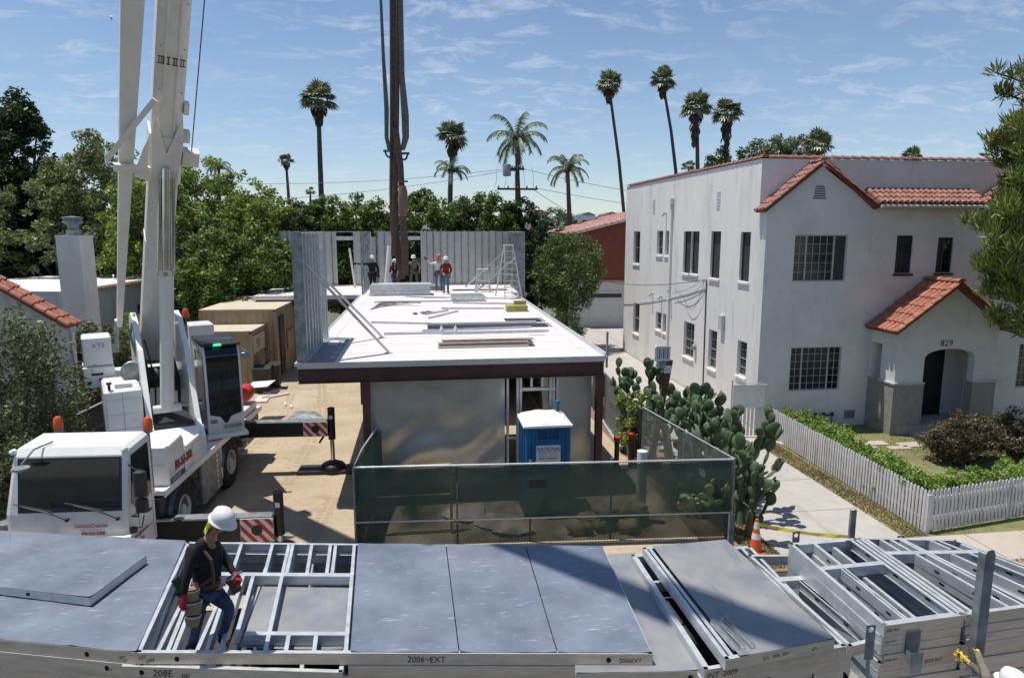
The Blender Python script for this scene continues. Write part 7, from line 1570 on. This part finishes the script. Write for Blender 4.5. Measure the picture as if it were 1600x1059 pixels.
def glove(mb,w,d,n,side,k=1.0,curl=.5,s=1.0):
    """wrist point, pointing direction, palm normal; five bent fingers"""
    w=V(w);d=V(d).normalized();n=V(n);n=(n-d*n.dot(d)).normalized();t=d.cross(n)*side
    mb.tube([w-d*.04*s,w,w+d*.03*s,w+d*.09*s],[.030*s,.030*s,.040*s,.036*s],8)
    mb.obox(w+d*.01*s,w+d*.095*s,t,n,-.042*s,.042*s,-.016*s,.016*s)
    for i,(off,L) in enumerate(((-.032,.075),(-.011,.085),(.011,.08),(.032,.062))):
        a=w+d*.09*s+t*off*s; c1=curl*.9; c2=curl*1.9
        b=a+(d*math.cos(c1)+n*math.sin(c1))*L*.5*s; e=b+(d*math.cos(c2)+n*math.sin(c2))*L*.5*s; mb.tube([a-d*.01*s,a,b,e],[.0115*s,.0115*s,.0105*s,.008*s],7)
    a=w+d*.03*s+t*.04*s; b=a+(d*.7+t*.6+n*.3).normalized()*.035*s; e=b+(d*.8+n*.6).normalized()*.03*s; mb.tube([w+d*.02*s,a,b,e],[.014*s,.014*s,.012*s,.009*s],7)
def hardhat(parent,c,fwd,upv,m,s=1.0):
    upv=V(upv).normalized(); f=V(fwd); f=(f-upv*f.dot(upv)).normalized(); r_=f.cross(upv); X=Matrix((( r_.x,f.x,upv.x,c[0]),(r_.y,f.y,upv.y,c[1]),(r_.z,f.z,upv.z,c[2]),(0,0,0,1)))
    mb=MB(X); vs=[];fs=[]; n=24
    prof=[(1.18,-.005),(1.14,.004),(1.02,.012),(1.0,.04),(.93,.085),(.74,.125),(.42,.148),(.0,.155)]
    for q,(rr,z) in enumerate(prof):
        for i in range(n):
            a=2*PI*i/n; ex=(.035*max(0,math.sin(a))**2 if q<2 else 0); ridge=.010*max(0,1-abs(math.cos(a))*5)*(1 if 3<=q<7 else 0)
            vs.append((math.cos(a)*.118*rr*s,(math.sin(a)*(.138*rr+ex))*s,(z+ridge)*s))
    fs=[(j*n+i,j*n+(i+1)%n,(j+1)*n+(i+1)%n,(j+1)*n+i) for j in range(len(prof)-1) for i in range(n)]
    mb.add(vs,fs); return mb.build('hard_hat',m,parent,True,rec=True)
def person(label,J,cols,loc,group=None,k=1.0,hatfwd=(0,-1,0),headup=(0,0,1),glv=None,palm=((0,-1,0),(0,-1,0)),curl=.5,slim=1.0,sub=2,face=True,hat='hat',vest=None,boots='boot',tool=True,extra=None):
    r=root('person',label,'person',loc,0,group); g=lambda n:V(J[n]); v=[];e=[];ix={}
    def a(n,p,rad,par=None):
        ix[n]=len(v); v.append((*p,rad)); 
        if par: e.append((ix[par],ix[n]))
    K=k*slim; pel=g('pelvis'); ch=g('chest'); nk=g('neck'); hd=g('head'); hu=V(headup).normalized()
    a('pelvis',pel,(.135*K,.105*K)); a('waist',pel.lerp(ch,.45),(.125*K,.10*K),'pelvis'); a('chest',ch,(.15*K,.11*K),'waist'); a('neck',nk,.055*k,'chest'); a('nk2',nk.lerp(hd,.45),.052*k,'neck'); a('head',hd,(.078*k,.092*k),'nk2'); a('top',hd+hu*.09*k,(.07*k,.08*k),'head')
    for s in 'LR':
        a('sh'+s,g('sh'+s),.058*k,'chest'); a('el'+s,g('el'+s),.042*k,'sh'+s); a('wr'+s,g('wr'+s),.027*k,'el'+s)
        dd=(g('wr'+s)-g('el'+s)).normalized(); a('ha'+s,g('wr'+s)+dd*.07*k,.030*k,'wr'+s)
        a('hip'+s,g('hip'+s),.088*K,'pelvis'); a('kn'+s,g('kn'+s),.056*k,'hip'+s); a('an'+s,g('an'+s),.040*k,'kn'+s); a('to'+s,g('to'+s),.036*k,'an'+s)
    skin('body',v,e,M['skin'],r,sub)
    # shirt
    v=[];e=[];ix={}
    a('hem',pel+(pel-ch)*.12,(.165*K,.135*K)); a('pelvis',pel.lerp(ch,.05),(.160*K,.130*K),'hem'); a('waist',pel.lerp(ch,.45),(.148*K,.122*K),'pelvis'); a('chest',ch,(.175*K,.135*K),'waist'); a('neck',ch.lerp(nk,.8),.078*k,'chest')
    for s in 'LR': a('sh'+s,g('sh'+s),.075*k,'chest'); a('el'+s,g('el'+s),.056*k,'sh'+s); a('wr'+s,g('wr'+s),.040*k,'el'+s)
    skin('shirt',v,e,M[cols[0]],r,sub)
    v=[];e=[];ix={}
    a('pelvis',pel,(.152*K,.12*K)); 
    for s in 'LR': a('hip'+s,g('hip'+s),.105*K,'pelvis'); a('md'+s,g('hip'+s).lerp(g('kn'+s),.5),.088*K,'hip'+s); a('kn'+s,g('kn'+s),.072*k,'md'+s); a('cf'+s,g('kn'+s).lerp(g('an'+s),.4),.066*k,'kn'+s); a('an'+s,g('an'+s),.060*k,'cf'+s)
    skin('trousers',v,e,M[cols[1]],r,sub)
    for s in 'LR':
        A=g('an'+s);T=g('to'+s); d=(T-A); h=V((d.x,d.y,0)).normalized(); skin('boot',[(*(A+V((0,0,.03))),.055*k),(*(A+V((0,0,-.035*k))),.055*k),(*(A-h*.05+V((0,0,-.05*k))),.042*k),(*A.lerp(T,.6),.047*k),(*T,.038*k)],[(0,1),(1,2),(1,3),(3,4)],M[boots],r,1)
        W=g('wr'+s);D=(W-g('el'+s)).normalized(); mb=MB(); glove(mb,W+D*.02,D,palm[0 if s=='L' else 1],1 if s=='L' else -1,curl=curl,s=1.12*k); mb.build('glove',M[glv or 'skin'],r,True)
    if face:
        f=V(hatfwd); f=(f-hu*f.dot(hu)).normalized(); rt=f.cross(hu); mb=MB(); c=hd+hu*.045*k
        mb.add([c+f*.085*k+hu*.012*k,c+f*.112*k-hu*.03*k,c+f*.083*k-hu*.04*k-rt*.016*k,c+f*.083*k-hu*.04*k+rt*.016*k],[(0,1,2),(0,3,1),(1,3,2)])
        mb.build('nose',M['skin'],r,True)
        mb=MB(); 
        for q in (-1,1): mb.lathe([(.005,-.004),(.012,0),(.005,.004)],c+f*.083*k+rt*(.03*q*k)+hu*.008*k,8,'Y')
        mb.build('eyes',M['black'],r); mb=MB(); mb.bar(c+f*.083*k-hu*.062*k-rt*.022*k,c+f*.083*k-hu*.062*k+rt*.022*k,.006,.006); mb.build('mouth',M['leatherd'],r)
        for q in (-1,1): mb=MB(); blobm(mb,c+rt*(.083*q*k),.012,.02,.03,random.Random(1),8,5,0); mb.build('ear',M['skin'],r,True)
    hardhat(r,hd+hu*.075*k,hatfwd,hu,M[hat],k*1.05)
    if tool:
        hp=pel; mb=MB(); mb.lathe([(.172*K,-.035),(.176*K,.0),(.172*K,.035)],hp+V((0,0,.04)),16); mb.build('tool_belt',M['leatherd'],r,True)
        for q in (-1,1): mb=MB(); mb.bev(hp.x+q*.17*K-.05,hp.x+q*.17*K+.05,hp.y-.07,hp.y+.06,hp.z-.2,hp.z+.02,.015); mb.build('pouch',M['leatherd'],r)
    return r
def pose(p,face,h,arms,spread=.12,lean=0,k=None,step=0,crouch=0):
    k=h/1.75; Mx=Matrix.Translation(p)@Matrix.Rotation(face,4,'Z')@Matrix.Scale(k,4); c=crouch
    J=dict(pelvis=(0,.10*c,.97-.42*c),chest=(0,-lean-.10*c,1.33-.45*c),neck=(0,-lean-.02-.16*c,1.49-.47*c),head=(0,-lean-.06-.22*c,1.60-.50*c),hipL=(.095,.08*c,.93-.42*c),hipR=(-.095,.08*c,.93-.42*c),knL=(spread*.95,-.03-step*.5-.35*c,.50-.02*c),knR=(-spread*.95,-.03+step*.5-.3*c,.50-.02*c),anL=(spread,.02-step,.09),anR=(-spread,.02+step,.09),toL=(spread*1.25,-.15-step,.045),toR=(-spread*1.25,-.15+step,.045),shL=(.19,-lean-.10*c,1.42-.46*c),shR=(-.19,-lean-.10*c,1.42-.46*c))
    J.update(elL=arms[0],wrL=arms[1],elR=arms[2],wrR=arms[3]); return {n:Mx@V(q) for n,q in J.items()},k
dn=((.27,-.02,1.15),(.26,-.16,.92)); dnr=((-.27,-.02,1.15),(-.26,-.16,.92))
def worker(label,px,py,Y,face,h,arms,cols,**kw):
    p=QY(px,py,Y) if Y else P(px,py,ZS); p=V((p.x,p.y,ZS+.004)); J,k=pose(p,face,h,arms,**{q:kw.pop(q) for q in ('spread','lean','step','crouch') if q in kw}); f=Matrix.Rotation(face,3,'Z')@V((0,-1,0))
    return person(label,J,cols,p,'workers on the deck',k,hatfwd=f,sub=1,**kw)
worker('worker in black with an outstretched arm and white hard hat, leftmost on the deck',583,457,35.6,0,1.84,((.28,-.02,1.15),(.30,-.12,.90),(-.46,-.10,1.40),(-.72,-.18,1.43)),('cblack','cblack'),glv='bin',spread=.09,slim=1.12)
worker('crouching worker in dark clothes holding the thick white tube',618,450,37.0,0,1.78,((.25,-.30,.85),(.20,-.45,.62),(-.25,-.25,.95),(-.28,-.38,1.10)),('cblack','denim'),crouch=.35,lean=.12,glv='hatorange')
worker('worker in brown-grey clothes standing right of the slings',647,447,37.6,0,1.78,((.34,-.05,1.18),(.30,-.22,.98),(-.36,-.05,1.18),(-.42,-.15,.95)),('camo','camo'),glv='glovered',spread=.17)
worker('worker in a white shirt and orange hard hat raising one arm',686,455,36.0,R(-8),1.84,((.28,.0,1.18),(.22,-.18,1.0),(-.38,-.10,1.36),(-.56,-.15,1.58)),('cwhite','denim2'),hat='hatorange',spread=.13,step=.08,glv='glovered')
worker('worker in a dark red sweater standing at the right of the group',697,459,34.7,R(4),1.80,((.27,-.0,1.16),(.16,-.20,.98),(-.27,-.0,1.16),(-.16,-.20,1.0)),('cred','denim2'),spread=.10)
# ---- foreground worker ----
Yw=8.3
def q(px,py,dy=0): return QY(px,py,Yw+dy)
J=dict(pelvis=q(322,915),chest=q(322,860,-.06),neck=q(332,833,-.13),head=q(345,819,-.20),
  shL=q(341,858,.15),shR=q(303,861,-.22),elR=q(291,903,-.30),wrR=q(287,930,-.33),elL=q(356,880,.10),wrL=q(367,897,.0),
  hipR=q(311,928,-.08),hipL=q(337,928,.08),knR=q(309,968,-.22),anR=q(299,1012,-.10),toR=q(300,1021,-.26),knL=q(360,950,-.02),anL=q(346,996,.10),toL=q(356,1008,-.06))
hu=V((.35,-.28,.9)); hf=V((.80,-.45,-.42))
FW=person('worker in a black long-sleeved shirt, jeans and white hard hat stepping over the open studs',J,('cblack','denim'),P(322,1015,1.55),None,1.0,hatfwd=hf,headup=hu,glv='glovered',palm=((-.4,-.6,0),(.9,-.2,0)),curl=.75,tool=False,slim=1.13)
hd=J['head']
mb=MB(); vs=[];fs=[]; n=12
hun=hu.normalized(); ff=(hf-hun*hf.dot(hun)).normalized(); rt=ff.cross(hun)
for j in range(7):
    for i in range(n+1):
        a=PI*(-.12+1.0*i/n)+PI; rad=.118+.010*math.sin(i*2.3+j*.7)-.006*max(0,j-3); c=hd+hun*(.075-.046*j)-ff*.010*j
        vs.append(c+rt*math.cos(a)*rad+ff*math.sin(a)*rad*1.12)
fs=[(j*(n+1)+i,j*(n+1)+i+1,(j+1)*(n+1)+i+1,(j+1)*(n+1)+i) for j in range(6) for i in range(n)]
mb.add(vs,fs); mb.build('neck_cloth',M['vest'],FW,True)
mb=MB(); mb.tube([hd+rt*.09+hun*.03,hd+rt*.095-hun*.05,hd+rt*.06-hun*.12+ff*.03],.012,6); mb.build('orange_band',M['hatorange'],FW,True)
mb=MB(); c=hd+hun*.05+ff*.085; mb.obox(c-rt*.075,c+rt*.075,hun,ff,-.018,.018,-.004,.016); mb.build('safety_glasses',M['black'],FW)
pel=J['pelvis']; ch=J['chest']
mb=MB(); mb.lathe([(.168,-.03),(.176,.0),(.168,.03)],pel+V((0,0,.05)),18); mb.build('tool_belt',M['leatherd'],FW,True)
def strap(pts,w_,nm,m='leatherd'): mb=MB(); mb.tube(pts,w_,6); mb.build(nm,M[m],FW,True)
strap([q(310,848,-.16),q(330,875,-.27),q(334,900,-.24),q(333,912,-.20)],.022,'harness_strap'); strap([q(338,846,-.22),q(346,870,-.20),q(343,900,-.16)],.018,'harness_strap','cblack'); strap([q(333,902,-.22),q(318,912,-.22),q(305,918,-.2)],.02,'harness_strap')
def pouch(px,py,dy,w_,h_,d_,tilt=0,m='leather',nm='tool_pouch'):
    c=q(px,py,dy); mb=MB(Matrix.Translation(c)@Matrix.Rotation(tilt,4,'Y')); mb.hexa([(-w_*.38,-d_*.4,-h_),(w_*.38,-d_*.4,-h_),(w_*.38,d_*.4,-h_),(-w_*.38,d_*.4,-h_)],[(-w_/2,-d_/2,0),(w_/2,-d_/2,0),(w_/2,d_/2,0),(-w_/2,d_/2,0)]); o=mb.build(nm,M[m],FW)
    mb=MB(Matrix.Translation(c)@Matrix.Rotation(tilt,4,'Y')); ring=[(w_*.52*math.cos(2*PI*k/14),d_*.55*math.sin(2*PI*k/14),.006) for k in range(15)]; mb.tube(ring,.008,6); mb.build('rim_piping',M['board'],o,True)
pouch(300,922,-.27,.16,.12,.12); pouch(302,940,-.28,.19,.14,.13); pouch(302,962,-.30,.16,.12,.12,.1); pouch(307,947,-.16,.17,.2,.11,0,'leatherd'); pouch(359,903,.05,.10,.2,.10,-.5,'leatherd')
mb=MB(); mb.bar(q(273,903,-.30),q(284,922,-.30),.05,.10,up=(0,1,0)); mb.bar(q(276,925,-.3),q(287,932,-.3),.03,.06,up=(0,1,0)); mb.build('hammer',M['bin'],FW)
mb=MB(); mb.tube([q(362,905,-.05),q(372,895,-.05),q(378,893,-.05)],.016,6); mb.build('hand_tool',M['galvd'],FW,True)
# ---- worker reaching up at the bottom right corner ----
Yr=6.15; 
def q2(px,py,dy=0): return QY(px,py,Yr+dy)
h0=q2(1582,1076); b=V((h0.x,h0.y,0)); zz=h0.z
J=dict(pelvis=b+V((0,0,zz-.62)),chest=b+V((0,0,zz-.27)),neck=b+V((0,0,zz-.12)),head=b+V((0,0,zz)),shL=b+V((.19,0,zz-.18)),shR=b+V((-.19,.02,zz-.18)),elL=b+V((.27,.10,zz-.42)),wrL=b+V((.12,.28,zz-.30)),elR=q2(1540,1052,.25),wrR=q2(1527,1018,.55),
  hipL=b+V((.095,0,zz-.66)),hipR=b+V((-.095,0,zz-.66)),knL=b+V((.11,.02,zz-1.09)),knR=b+V((-.11,.02,zz-1.09)),anL=b+V((.12,-.02,.09)),anR=b+V((-.12,-.02,.09)),toL=b+V((.14,.14,.045)),toR=b+V((-.14,.14,.045)))
J['elL']=q2(1560,1075,.2); J['wrL']=q2(1513,1034,.52)
person('worker reaching up with yellow and black gloves at the bottom right corner',J,('camo','denim'),b,None,1.0,hatfwd=(-.2,1,0),glv='gloveyel',palm=((0,1,0),(0,1,0)),curl=.6,face=True,tool=False)
